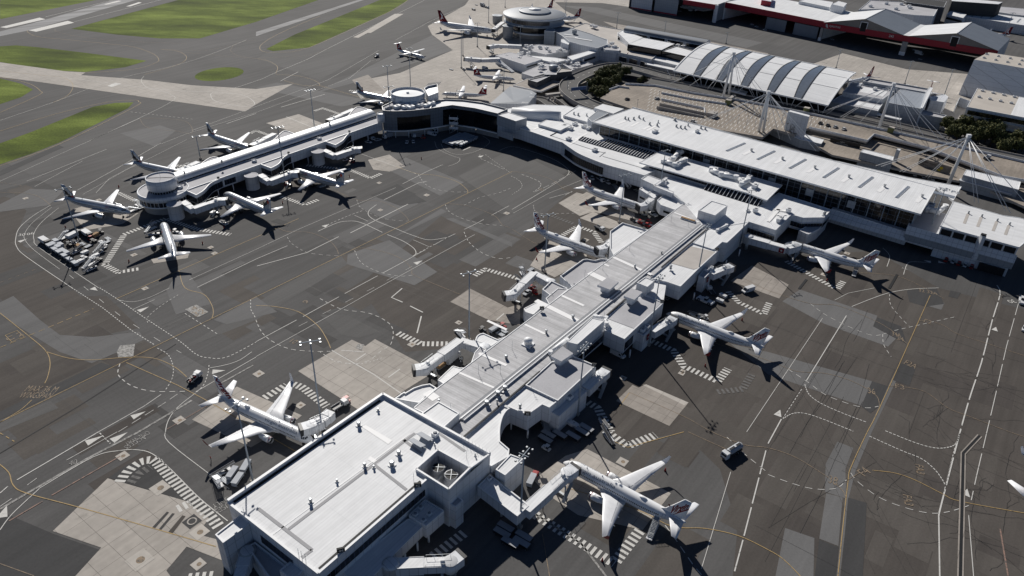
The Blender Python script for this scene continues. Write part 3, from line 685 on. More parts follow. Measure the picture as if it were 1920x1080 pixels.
W_ = [  # white: (points, width, dash, smooth)
 ([(139, 41), (301, 0), (360, -16)], .9, 0, 0), ([(85, 32), (212, 0), (260, -13)], .9, 0, 0), ([(462, 75), (400, 100), (332, 122), (232, 145), (165, 167), (100, 192), (0, 226)], .5, 0, 4), ([(86, 143), (175, 152), (277, 165), (400, 172), (480, 152), (517, 136), (577, 111), (615, 91), (797, 0)], .6, 0, 4),
 ([(270, 143), (265, 152), (277, 165), (300, 170), (322, 178), (325, 188), (275, 215), (160, 268)], .5, 0, 6), ([(400, 173), (395, 178), (405, 190), (450, 199), (476, 197), (472, 187), (450, 177), (402, 174)], .7, 0, 6), ([(245, 210), (365, 224)], .5, (1.5, 1.5), 0), ([(155, 270), (262, 222)], .4, 0, 0),
 ([(302, 270), (350, 251), (480, 211), (655, 147), (695, 114), (712, 112)], .4, 0, 0), ([(360, 245), (480, 200), (615, 150), (710, 95)], .45, 0, 0), ([(527, 201), (609, 177)], .9, 0, 0), ([(526, 152), (559, 135)], .8, 0, 0), ([(425, 232), (480, 213)], .8, 0, 0), ([(742, 75), (805, 41), (880, 7)], .5, 0, 0),
 ([(50, 340), (200, 280)], .5, 0, 0), ([(0, 340), (155, 270)], .4, 0, 0), ([(65, 350), (155, 302)], .4, 0, 0), ([(145, 357), (230, 310), (302, 268)], .5, 0, 0), ([(155, 365), (235, 320), (350, 262)], .3, 0, 0), ([(180, 362), (205, 335), (262, 305)], .4, 0, 0),
 ([(95, 385), (62, 405), (37, 427), (30, 445), (31, 462), (50, 482), (135, 540)], .5, 0, 5), ([(135, 540), (192, 577), (247, 620), (290, 647)], .6, (.9, .7), 0), ([(295, 653), (316, 666), (325, 690), (322, 712), (310, 732)], .5, (.9, .8), 3), ([(97, 389), (62, 417), (47, 437), (47, 450), (65, 470), (112, 505)], .3, 0, 4), ([(130, 516), (230, 596), (300, 640), (340, 662)], .35, (4, 9), 0),
 ([(110, 390), (80, 415), (65, 435), (64, 450), (77, 467), (185, 540)], .4, 0, 4), ([(187, 540), (220, 561), (277, 600), (337, 640), (367, 664), (390, 671), (425, 670), (480, 642)], .6, (.9, .7), 4), ([(480, 641), (566, 595), (666, 540), (757, 491)], .55, (18, 3), 0), ([(480, 669), (620, 591), (720, 534), (890, 440)], .4, 0, 0), ([(560, 612), (700, 540), (790, 490)], .3, (4, 7), 0),
 ([(757, 491), (840, 445), (890, 421), (960, 383)], .5, (14, 6), 0), ([(370, 539), (480, 486), (539, 461)], .55, 0, 0), ([(355, 525), (480, 468), (560, 430), (742, 352)], .35, 0, 0), ([(482, 499), (575, 474), (635, 444)], .7, 0, 0), ([(657, 437), (717, 407), (765, 383)], .8, 0, 0), ([(755, 345), (800, 322), (830, 309)], .5, 0, 0), ([(720, 375), (785, 343), (800, 340)], .6, 0, 0),
 ([(706, 384), (692, 395), (692, 405), (707, 415), (742, 429), (775, 442), (805, 450), (840, 445)], .55, 0, 6), ([(840, 445), (780, 477)], .5, (1.2, 1), 0), ([(596, 434), (630, 419), (650, 415), (675, 417), (717, 436)], .6, 0, 5), ([(726, 440), (755, 452), (775, 465), (780, 475), (774, 481)], .6, 0, 5), ([(606, 425), (655, 404), (680, 395)], .5, (1.2, 1), 0), ([(665, 404), (690, 415)], .4, 0, 0), ([(775, 450), (805, 463)], .4, 0, 0),
 ([(665, 470), (675, 490), (692, 502), (717, 512), (750, 518), (775, 516)], .4, (1.6, 1.4), 4), ([(784, 327), (797, 345), (817, 355), (850, 360), (875, 360)], .4, (1.8, 1.6), 4), ([(669, 375), (677, 390), (705, 405), (730, 412), (765, 415)], .3, (1.8, 1.6), 4), ([(835, 384), (842, 397), (867, 410), (905, 420), (942, 423)], .4, (1.8, 1.6), 4), ([(539, 445), (547, 457), (572, 472), (595, 477), (635, 480)], .3, (1.8, 1.6), 4),
 ([(870, 385), (900, 370), (935, 362), (960, 352)], .4, (1.8, 1.6), 0), ([(870, 435), (880, 455), (905, 475), (935, 485), (958, 483)], .5, (1.8, 1.6), 4), ([(480, 600), (490, 622), (510, 640), (545, 655), (590, 659), (620, 659)], .5, (1.8, 1.4), 4), ([(600, 560), (640, 580), (690, 587), (725, 603), (737, 620), (733, 645), (715, 658), (690, 677), (660, 682), (625, 675), (600, 660)], .5, (1.8, 1.5), 4),
 ([(225, 682), (221, 700), (230, 712), (250, 725), (287, 734), (347, 734)], .55, (1.8, 1.4), 4), ([(185, 810), (270, 762), (302, 740)], .5, 0, 0), ([(222, 810), (307, 757), (336, 737)], .4, (3, 1.5), 0), ([(392, 685), (390, 700), (382, 722), (367, 737)], .55, (.9, .8), 3), ([(367, 735), (480, 670)], .5, 0, 0), ([(394, 690), (425, 684), (450, 675), (472, 660)], .45, 0, 4),
 ([(310, 812), (315, 790), (332, 765), (367, 737)], .45, 0, 4), ([(310, 810), (317, 830), (390, 887), (430, 917)], .4, 0, 4), ([(32, 900), (185, 810)], .7, 0, 0), ([(125, 863), (220, 810)], .4, 0, 0), ([(0, 925), (15, 912)], .7, 0, 0), ([(51, 910), (69, 897)], .4, 0, 0), ([(187, 812), (207, 832)], .6, (1, .6), 0), ([(0, 950), (22, 935)], .4, 0, 0), ([(340, 565), (475, 545)][:1]+[(352, 545)], .01, 0, 0),
 ([(0, 994), (22, 965), (70, 920), (82, 911), (175, 857), (225, 845), (260, 844), (287, 852), (320, 880), (375, 935), (427, 977)], .5, 0, 5), ([(248, 581), (290, 562)], .4, 0, 0), ([(277, 605), (277, 595), (300, 575), (334, 553)], .4, (1, .8), 4), ([(222, 563), (250, 566), (280, 558), (318, 540)], .35, 0, 4), ([(347, 588), (410, 628)], .5, (1.2, 1.2), 0), ([(470, 562), (470, 580), (480, 598)], .5, (1.2, 1.2), 0),
 ([(1542, 597), (1440, 750), (1400, 810)], .35, 0, 0), ([(1587, 592), (1512, 714)], .6, 0, 0), ([(1465, 786), (1440, 832)], .7, 0, 0), ([(1436, 845), (1395, 1005), (1375, 1080)], .7, (11, 1.5), 0), ([(1370, 885), (1315, 1067)], .35, 0, 0), ([(1869, 535), (1875, 552), (1860, 602), (1840, 680), (1820, 740), (1800, 810), (1765, 945), (1760, 967)], .8, (14, 2), 3), ([(1760, 967), (1762, 1090)], .7, 0, 0),
 ([(1912, 560), (1887, 650), (1865, 747), (1831, 892), (1821, 938)], .45, (16, 3), 0), ([(1816, 966), (1826, 1090)], .4, 0, 0), ([(1509, 721), (1517, 740), (1540, 757), (1580, 775), (1625, 792), (1690, 845), (1727, 860), (1752, 880), (1767, 900), (1772, 907)][:5], .6, (.8, .35), 4), ([(1630, 818), (1690, 845), (1727, 860), (1752, 880), (1767, 900), (1772, 910)], .6, (.8, .35), 4),
 ([(1467, 786), (1485, 776), (1507, 775), (1540, 785), (1600, 809), (1666, 815), (1715, 830), (1752, 840), (1777, 839), (1792, 832), (1800, 812)][:5], .6, (.8, .35), 4), ([(1660, 808), (1715, 830), (1752, 840), (1777, 839), (1792, 832), (1800, 812)], .6, (.8, .35), 4), ([(1503, 730), (1467, 786)], .4, (1.2, .8), 0), ([(1790, 840), (1770, 922)], .4, (1, .8), 0),
 ([(1520, 570), (1547, 590), (1590, 612), (1635, 629), (1662, 625)], .4, (2, 1.6), 4), ([(1477, 692), (1515, 717), (1547, 740), (1590, 757), (1625, 765), (1647, 762)], .45, (2, 1.6), 4), ([(1668, 552), (1670, 572), (1690, 597), (1705, 612)], .4, (1.8, 1.6), 4), ([(1677, 620), (1792, 594)], .4, (2, 1.6), 0), ([(1655, 627), (1657, 647), (1671, 669)], .4, (2, 1.6), 3),
 ([(1440, 890), (1477, 904), (1515, 915), (1547, 918), (1572, 914), (1587, 900)], .4, (2, 1.5), 4), ([(1595, 887), (1610, 905), (1647, 932), (1690, 950), (1740, 962), (1777, 960), (1820, 947)], .4, (2, 1.5), 4), ([(1363, 820), (1400, 855), (1440, 887)], .4, (2, 1.5), 0), ([(1597, 575), (1640, 558), (1672, 548), (1712, 542), (1760, 540)], .5, 0, 4), ([(1565, 563), (1590, 550), (1640, 540)], .35, 0, 0), ([(1663, 500), (1668, 480), (1655, 465)], .5, 0, 4),
 ([(1694, 515), (1700, 497), (1710, 491), (1745, 493)], .5, 0, 4), ([(1247, 985), (1262, 1005), (1300, 1060), (1315, 1078)], .5, (2.2, 1.5), 0), ([(1020, 440), (1030, 470), (1060, 480), (1090, 473)], .4, (1.4, 1.2), 4), ([(1000, 385), (1010, 400), (1070, 400), (1090, 400)], .4, (1.4, 1.2), 4), ([(958, 330), (975, 340), (978, 352), (960, 365)], .4, (1.2, 1), 4), ([(978, 327), (1010, 340), (1013, 350), (1000, 360)], .5, (2, 1), 4),
 ([(960, 393), (1032, 350), (1062, 330), (1065, 318), (1040, 300), (1000, 285), (960, 275), (935, 283)], .5, 0, 5), ([(1003, 360), (1035, 345), (1080, 320)], .4, (5, 2), 0), ([(962, 400), (1030, 362), (1090, 338)], .35, 0, 0), ([(660, 317), (700, 305), (780, 326)][:0] or [(678, 289), (780, 326)], .5, 0, 0), ([(815, 265), (822, 280), (850, 293), (862, 297), (858, 305), (840, 312)], .35, 0, 5), ([(827, 270), (835, 282), (860, 290), (895, 283), (918, 267), (905, 255)], .35, 0, 5), ([(868, 282), (882, 276)], 1.4, 0, 0),
 ([(900, 290), (898, 296), (945, 318)], .4, (2, 1), 0), ([(910, 290), (958, 325)], .35, (1.5, 1.2), 0), ([(585, 229), (625, 247)], .6, 0, 0), ([(537, 219), (640, 262)], .9, 0, 0), ([(499, 231), (530, 236), (560, 225)], .4, (2, 1.5), 0), ([(1420, 10), (1440, 18), (1475, 22)], .01, 0, 0),
 ([(622, 657), (702, 703), (762, 745)], .8, 0, 0), ([(667, 676), (686, 663)], .9, 0, 0), ([(728, 708), (750, 692)], .9, 0, 0), ([(640, 657), (682, 660)], .7, 0, 0), ([(612, 668), (635, 680), (680, 682), (720, 670)], .5, (.6, .8), 4), ([(1160, 560), (1170, 555)], .3, 0, 0)]
for pts, w_, d, sm in W_: line(pw, pts, w_, m_pw, d or None, sm)
for pts, w_ in (([(0, 955), (160, 862), (260, 810), (360, 751)], 1.5), ([(412, 720), (475, 685)], 1.2), ([(1030, 440), (1045, 480)], .3), ([(1000, 962), (1060, 1000), (1090, 1020), (1145, 1092)], 1.1)): line(pf, pts, w_, m_pwf)
for q in ([(0, 51), (12, 52.5), (85, 36), (74, 33)], [(54, 57), (68, 59.5), (139, 42.5), (127, 39)], [(195, 8), (200, 8.5), (228, 2), (222, 1)], [(236, 12), (244, 12), (266, 5), (260, 4)], [(201, 161), (210, 163), (228, 157), (216, 155)]):
    pw.face([tuple(P(u, v, Z1)) for u, v in q][::-1], m_pw)
for u, v, du, dv, L, wd in ((42, 451, 8, -3, 6, 4), (177, 542, 8, 4, 6, 4), (268, 580, 9, -4, 7, 4.5), (408, 696, 9, -1, 7, 4.5), (258, 778, 9, -4, 7, 4.5), (175, 825, 9, -4, 8, 5), (222, 820, 9, -5, 8, 5), (7, 961, 4, -9, 7, 5), (611, 423, 9, -4, 6, 4.5), (784, 492, 9, -4, 7, 4.5), (902, 293, 8, -3, 6, 4.5), (1460, 775, 4, -9, 6, 4.5), (1812, 924, 2, -9, 5.5, 4), (1866, 617, 3, -8, 5.5, 4), (1740, 490, -9, -2, 5, 4), (1765, 492, 9, 2, 5, 4)):
    a = P(u, v, Z1); b = P(u+du, v+dv, Z1); d = (b-a).normalized(); n = Vector((-d.y, d.x, 0))
    pw.face([tuple(a+d*L*.36), tuple(a-d*L*.24+n*wd*.28), tuple(a-d*L*.24-n*wd*.28)], m_pw)
Y_ = [([(0, 792), (960, 322)], .45, 0, 0), ([(960, 322), (990, 325), (1030, 335), (1058, 355)], .4, 0, 4), ([(51, 57), (54, 62), (72, 69), (130, 75), (200, 82), (250, 88), (285, 100), (297, 110), (292, 118), (250, 130), (160, 137)], .5, 0, 5), ([(103, 54), (108, 60), (150, 69), (225, 77), (350, 82)], .4, 0, 4), ([(302, 93), (333, 96), (350, 108), (332, 122), (270, 140)], .5, 0, 5),
 ([(0, 133), (85, 142), (122, 147), (137, 160), (127, 179), (100, 192)], .5, 0, 5), ([(0, 145), (52, 156), (75, 170), (72, 179), (0, 211)], .6, 0, 5), ([(0, 246), (100, 215), (200, 192), (250, 188), (260, 191), (250, 202), (112, 270), (0, 311)], .6, 0, 5), ([(262, 222), (270, 235), (287, 242), (332, 246), (357, 251), (360, 240), (345, 227), (300, 222), (265, 222)], .4, 0, 5), ([(517, 140), (555, 142), (587, 150), (599, 160), (567, 160), (532, 151)], .5, 0, 5), ([(597, 160), (687, 186)], .5, 0, 0),
 ([(765, 0), (730, 22), (580, 89), (517, 98), (490, 95), (492, 82), (530, 60), (600, 30)], .55, 0, 5), ([(480, 110), (502, 114), (520, 125), (517, 138)], .5, 0, 5), ([(480, 110), (540, 106), (580, 104), (615, 91)], .4, 0, 4), ([(432, 95), (440, 83), (462, 77), (480, 75)], .4, 0, 4), ([(432, 95), (445, 104), (480, 110)], .4, 0, 4), ([(300, 92), (380, 95), (432, 85)], .4, 0, 4), ([(333, 97), (420, 105), (480, 110)], .4, 0, 4),
 ([(265, 539), (337, 507), (480, 445), (560, 410)], .45, 0, 0), ([(217, 561), (265, 540)], .45, 0, 0), ([(336, 508), (347, 540), (382, 552), (397, 572), (400, 587), (397, 598)], .45, 0, 5), ([(627, 357), (670, 375), (710, 377), (742, 390), (762, 407), (766, 415)], .4, 0, 5), ([(510, 420), (537, 434), (580, 436), (615, 450), (630, 465), (635, 477)], .4, 0, 5), ([(742, 312), (782, 326), (817, 329), (855, 340), (875, 355), (877, 362)], .45, 0, 5),
 ([(665, 465), (687, 466), (725, 474), (755, 487), (772, 505), (776, 516), (830, 539), (862, 552)], .4, 0, 5), ([(835, 382), (870, 385), (905, 395), (930, 407), (942, 422), (957, 427)], .4, 0, 5), ([(480, 573), (515, 575), (560, 585), (595, 610), (612, 635), (620, 653)], .5, 0, 5), ([(85, 659), (130, 672), (175, 675), (225, 671), (270, 670), (300, 675), (330, 690), (350, 707)], .45, 0, 5), ([(0, 587), (50, 627), (85, 657), (94, 680), (90, 705), (84, 719)], .45, 0, 5), ([(60, 750), (37, 770), (0, 792)], .45, 0, 4),
 ([(237, 680), (332, 722), (380, 747), (560, 850)], .45, 0, 0), ([(0, 871), (17, 887), (25, 910), (50, 925), (147, 951), (285, 990), (405, 1025)], .5, 0, 5), ([(0, 1057), (64, 1080)], .4, 0, 0), ([(0, 652), (175, 579)], .5, (2, 1.2), 0), ([(0, 530), (72, 503)], .4, (1.6, 1.4), 0), ([(0, 342), (45, 349)], .4, (1.6, 1.2), 0), ([(0, 361), (45, 362), (75, 370), (95, 385)], .4, 0, 4), ([(0, 812), (27, 828)], .5, (1.6, 1.4), 0),
 ([(1744, 554), (1649, 765), (1626, 810), (1595, 877), (1590, 902), (1580, 990), (1570, 1090)], .45, 0, 3), ([(1440, 545), (1517, 569), (1565, 572), (1615, 590), (1665, 615), (1702, 646)], .4, 0, 5), ([(1390, 520), (1440, 545)], .4, 0, 0), ([(1330, 640), (1440, 676), (1492, 696), (1545, 700), (1590, 712), (1627, 730), (1645, 745), (1649, 762)], .4, 0, 5), ([(1721, 602), (1735, 601)], .4, 0, 0), ([(1752, 604), (1772, 612), (1795, 626), (1850, 644), (1920, 667)], .4, 0, 5),
 ([(1665, 725), (1678, 724)], .4, 0, 0), ([(1697, 726), (1735, 735), (1777, 765), (1815, 780), (1890, 809), (1930, 822)], .4, 0, 5), ([(1180, 736), (1280, 780), (1335, 810), (1395, 834), (1440, 840), (1490, 857), (1540, 887), (1554, 896)], .4, 0, 5), ([(1567, 908), (1580, 920), (1586, 933)], .4, 0, 3), ([(1145, 825), (1177, 839), (1282, 810)], .5, 0, 0), ([(1290, 810), (1365, 844)], .4, 0, 0), ([(1017, 1002), (1032, 1090)], .4, 0, 0),
 ([(1030, 905), (1192, 955), (1260, 987), (1322, 991), (1385, 1005), (1440, 1031), (1470, 1050), (1505, 1085)], .45, 0, 5), ([(1590, 900), (1612, 886)], .4, 0, 0), ([(1636, 882), (1677, 887), (1715, 900), (1765, 925), (1800, 940), (1920, 962)], .45, 0, 5), ([(1545, 507), (1620, 512), (1690, 520), (1770, 560)], .4, 0, 4), ([(1162, 761), (1180, 737)], .5, 0, 0), ([(1050, 470), (1000, 455), (960, 430)], .35, 0, 0)]
for pts, w_, d, sm in Y_: line(py_, pts, w_, m_py if w_ > .41 else m_pyf, d or None, sm, Z2)
for pts, w_ in (([(97, 929), (225, 856)], .8), ([(17, 977), (80, 940)], .8), ([(313, 805), (395, 757)], .5), ([(1875, 992), (1890, 1080)], .8), ([(820, 645), (835, 650)], .4)): line(py_, pts, w_, m_ppink, None, 0, Z2)
def ladder(pts, w_=3.2, on=.85, off=.8, m=None, sm=0): line(pw, pts, w_, m or m_pw, (on, off), sm, Z1)
for L_ in ([(197, 496), (232, 442)], [(232, 440), (310, 410)], [(195, 496), (224, 512)], [(222, 511), (262, 504)], [(312, 411), (370, 430), (432, 440)], [(222, 362), (310, 402)], [(527, 369), (572, 384), (596, 375)], [(652, 317), (695, 334), (714, 326)], [(575, 310), (640, 317)], [(890, 517), (910, 505), (970, 522)], [(1055.5, 441), (1082, 425)], [(1090, 427), (1113, 435), (1128, 455)],
    [(496, 746), (537, 722)], [(746, 625), (790, 645), (842, 645)], [(1365, 547), (1385, 567), (1432, 589), (1443, 567)], [(1222, 640), (1262, 657), (1282, 687), (1345, 715), (1365, 692)], [(1102, 755), (1120, 765), (1145, 810)], [(1140, 812), (1177, 836), (1229, 816)], [(995, 960), (1045, 992), (1152, 1057)], [(1155, 1052), (1200, 995)], [(1474, 490), (1564, 540)], [(1570, 541), (1581, 528)], [(655, 170), (670, 172), (680, 185)], [(320, 310), (345, 312)], [(590, 208), (605, 203), (640, 215)], [(470, 250), (480, 245), (505, 254)], [(870, 1000), (810, 1045)], [(352, 1085), (402, 1080)], [(1190, 355), (1230, 375)], [(1150, 345), (1165, 362)]):
    ladder(L_, 2.6 if L_[0][1] < 560 else 2.9)
ladder([(224, 904), (237, 887), (255, 872), (272, 864), (290, 864), (307, 882), (350, 927), (390, 965), (412, 990)], 3.0, sm=4); ladder([(550, 721), (567, 727), (587, 742), (612, 762)], 2.9, sm=4); ladder([(333, 955), (357, 943)], 2.9)
ladder([(245, 905), (262, 888), (282, 876)], 2.8, m=m_pwg); ladder([(1345, 735), (1392, 730), (1410, 702)], 2.6, m=m_pwg); ladder([(1035, 405), (1075, 420)], 2.4, m=m_pwg)
pbar = [([(754, 541), (734, 558), (755, 567)], 1.0), ([(769, 574), (793, 586)], 1.0), ([(790, 593), (782, 625)], 1.0), ([(767, 546), (747, 557)], .01), ([(931, 600), (945, 588)], .9), ([(700, 300), (722, 303)], .6), ([(1030, 372), (1073, 360)], .5), ([(1060, 366), (1073, 359)], .5)]
for pts, w_ in pbar: line(pw, pts, w_, m_pw, None, 0, Z2)
for u, v, s_ in ((262, 1050, 6), (300, 915, 5), (217, 1029, .1), (1167, 866, 3.5), (1168, 709, 2.6), (1162, 632, 2), (374, 998, 4.5), (230, 855, 3.5), (336, 788, 3.5), (485, 701, 3.5), (772, 646, 3), (860, 605, 2.6), (952, 552, 2.6), (650, 742, 3), (1098, 450, 3), (1118, 508, 2.6), (1588, 475, 2.8), (1545, 515, 3), (711, 343, 2.6), (800, 366, 3), (1280, 696, 2), (563, 760, 3), (251, 478, 2.8), (395, 464, 2.5), (1250, 560, 2.6), (1262, 618, 2), (1278, 700, 2.4), (372, 1058, 3.4), (713, 394, 2.6), (950, 400, 3), (905, 640, 2), (402, 475, 2.6), (272, 541, 2.6), (185, 375, 2.6), (48, 372, 2.6), (480, 280, 3), (850, 640, .1)):
    if s_ > 1:
        a = P(u, v); pf.box((a.x, a.y, Z1-.004), (s_*.85, s_*.85, .012), m_concl, AX); pf.lathe((a.x+.2, a.y, Z1+.004), [(s_*.18, 0), (s_*.18, .008)], m_pyf, 12)
b = MB()
for q in ([(347, 580), (368, 571), (391, 585), (371, 595)], [(219, 660), (225, 648), (253, 645), (250, 668), (222, 670)], [(667, 652), (671, 645), (683, 646), (678, 657)]): b.face([tuple(P(u, v, Z1)) for u, v in q][::-1], m_pwf)
def gtext(s, u, v, du, dv, h, m, width=None, mb=None):
    a = P(u, v, Z3); c = P(u+du, v+dv, Z3); x = (c-a).normalized(); y = Vector((-x.y, x.x, 0))
    text_on(mb or py_, s, a, x, y, h*.8, m_pyf if m == m_py else m, width*.8 if width else None, bold=0)
gtext('C 2', 27, 631, 10, -4, 3.6, m_py, 6.5)
line(py_, [(10, 629), (32, 620), (45, 631), (22, 641), (10, 629)], .4, m_py, None, 0, Z2)
gtext('MAX 36 M', 79, 729, 10, .4, 3.6, m_py, 12.5); gtext('WINGSPAN', 68, 741, 10, .2, 3.6, m_py, 12.5)
for s, u, v, du, dv, h, wd in (('38', 1562, 900, 9, 3, 4.2, 3.2), ('36', 1634, 733, 9, 2, 4, 3), ('F2', 1740, 603, 9, 3, 3.6, 3.4), ('F2A', 1708, 683, 9, 4, 4, 5), ('F3', 1687, 725, 9, 2, 3.4, 3.6), ('F4', 1620, 884, 9, -6, 3.6, 4), ('34A', 1681, 627, 9, 2, 3.4, 4), ('34', 1688, 635, 9, 2, 3.4, 3), ('32 32A', 1740, 547, 10, 2, 3.2, 9), ('FA3', 1725, 880, 2, 9, 3, 5), ('FA3', 1703, 938, 2, 9, 3, 5),
    ('9', 573, 566, 9, -4, 3, 2.5), ('10', 551, 640, 8, 3, 3, 3), ('32', 1015, 355, 8, 3, 3, 3)): gtext(s, u, v, du, dv, h, m_py, wd)
for s, u, v, du, dv, h, wd in (('30', 41, 440, 9, -1, 3, 3.4), ('06', 57, 438, 9, -2, 3, 3.4), ('40', 137, 867, 9, -2, 2.6, 2.6), ('ONE WAY', 258, 822, -9, 5, 2.4, 9), ('ACCESS', 254, 829, -9, 5, 2.4, 8), ('BUSES', 421, 950, -9, 5, 2.4, 7), ('ONLY', 415, 942, -9, 5, 2.4, 6), ('30', 1897, 565, -9, 1, 3, 4), ('44', 1696, 504, -9, -3, 2.6, 3)): gtext(s, u, v, du, dv, h, m_pwf if h < 3 else m_pw, wd, pw)
gtext('4', 364, 578, 10, -4, 4, m_py); gtext('32', 373, 586, 10, -4, 4.4, m_py)
for q, m in (([(285, 989), (313, 959), (317, 961), (290, 991)], m_asphd), ([(297, 993), (323, 962), (328, 963), (301, 995)], m_asphd), ([(315, 998), (342, 966), (348, 968), (323, 1001)], m_asphb)): pf.face([tuple(P(u, v, Z1)) for u, v in q][::-1], m)
a = P(360, 978); pf.box((a.x, a.y, Z1), (3.6, 3.6, .02), m_asphd, AX); pf.lathe((a.x, a.y, Z1+.012), [(1.3, 0), (1.3, .01), (.9, .01), (.9, 0)], m_conc, 16, caps=False); 
b.build('paint_plates') and None
structure('painted_white_lines', pw); structure('painted_yellow_lines', py_); structure('worn_paint', pf)
bpy.data.objects['paint_plates']['kind'] = 'structure'
def walk(u, v, ang, L, wob, br, w_=.16, step=2.2):
    a = P(u, v); x, y = a.x, a.y; pts = [(x, y)]; h = ang
    for k in range(int(L/step)):
        h += random.gauss(0, wob*.7); h += (ang-h)*.25
        x += math.cos(h)*step; y += math.sin(h)*step; pts.append((x, y))
        if random.random() < br*.35:
            q = [(x, y)]; hh = h+random.choice((-1, 1))*random.uniform(.5, 1.2); xx, yy = x, y
            for j in range(random.randint(2, 6)):
                hh += random.gauss(0, .35); xx += math.cos(hh)*1.4; yy += math.sin(hh)*1.4; q.append((xx, yy))
            seal.ribbon(q, w_*.5, Z1-.006, m_seal)
    seal.ribbon(pts, w_*.5, Z1-.006, m_seal)
for u, v, ang, L, wob, br in ((1500, 1000, 55, 70, .04, .02), (1640, 1075, 90, 90, .03, .02), (1700, 1075, 93, 110, .03, .05), (1715, 1075, 90, 100, .02, .02), (1655, 980, 75, 30, .5, .4), (1660, 910, -20, 60, .35, .35), (1690, 960, -28, 45, .4, .5), (1700, 1020, -15, 40, .5, .4), (1770, 1060, 85, 70, .4, .4), (1720, 660, -33, 50, .3, .3), (1735, 690, -8, 30, .4, .4), (1745, 630, -30, 60, .2, .2), (1770, 590, -33, 50, .2, .25), (1700, 750, -40, 40, .4, .4), (1730, 800, 65, 40, .4, .4), (1800, 700, -30, 35, .4, .4),
    (1860, 700, 60, 70, .35, .4), (1840, 900, -40, 45, .4, .4), (1850, 960, 75, 50, .4, .4), (1870, 860, -35, 40, .35, .4), (1880, 1000, 60, 50, .4, .4), (1550, 660, 55, 30, .1, .1), (1565, 690, 55, 40, .1, .1), (1600, 640, 57, 28, .05, .1), (1545, 760, 54, 36, .05, .05), (1590, 800, 57, 40, .05, .05), (1480, 850, 55, 60, .05, .05), (1500, 820, 56, 50, .05, .05), (1440, 990, 35, 50, .05, .05), (1820, 840, -30, 30, .4, .4), (1790, 780, -20, 30, .4, .5), (1650, 860, -30, 30, .3, .3), (1760, 840, 80, 40, .3, .3),
    (1900, 760, -60, 40, .3, .4), (1780, 1000, 20, 35, .5, .5), (1720, 905, 70, 30, .3, .4), (1830, 1050, 75, 60, .3, .3), (1900, 930, -30, 30, .3, .4), (1750, 720, 10, 26, .4, .4), (1660, 640, 57, 40, .05, .1), (1400, 700, 55, 40, .05, .05), (1420, 600, -35, 40, .05, .03)):
    walk(u, v, R_(ang), L, wob, br)
for k in range(20):   # straight seams of the brown apron, along and across the terminal grid
    walk(random.uniform(1380, 1900), random.uniform(560, 1060), AX if k % 3 else AX-math.pi/2, random.uniform(25, 70), .008, .0, .12)
for k in range(20): walk(random.uniform(0, 260), random.uniform(560, 760), AX if k % 2 else AX-math.pi/2, random.uniform(20, 60), .02, .02, .12)
for k in range(18): walk(random.uniform(560, 960), random.uniform(440, 640), R_(-33) if k % 3 else AX, random.uniform(20, 60), .01, .0, .10)
line(seal, [(0, 850), (150, 760), (330, 645)], .7, m_asphd, None, 0, Z1-.004)
structure('crack_seams', seal)
dr = MB(); q = pp([(1837, 817), (1806, 850), (1800, 1100)])
dr.ribbon(q, 1.5, .102, m_conc2); dr.ribbon(q, .8, .107, m_dark); structure('drain_channel', dr)
dr = MB(); dr.ribbon(pp([(1512, 524), (1498, 542)]), 1.0, .14, m_dark); dr.ribbon(pp([(1682, 515), (1667, 541)]), 1.0, .14, m_dark); structure('drain_channel', dr)
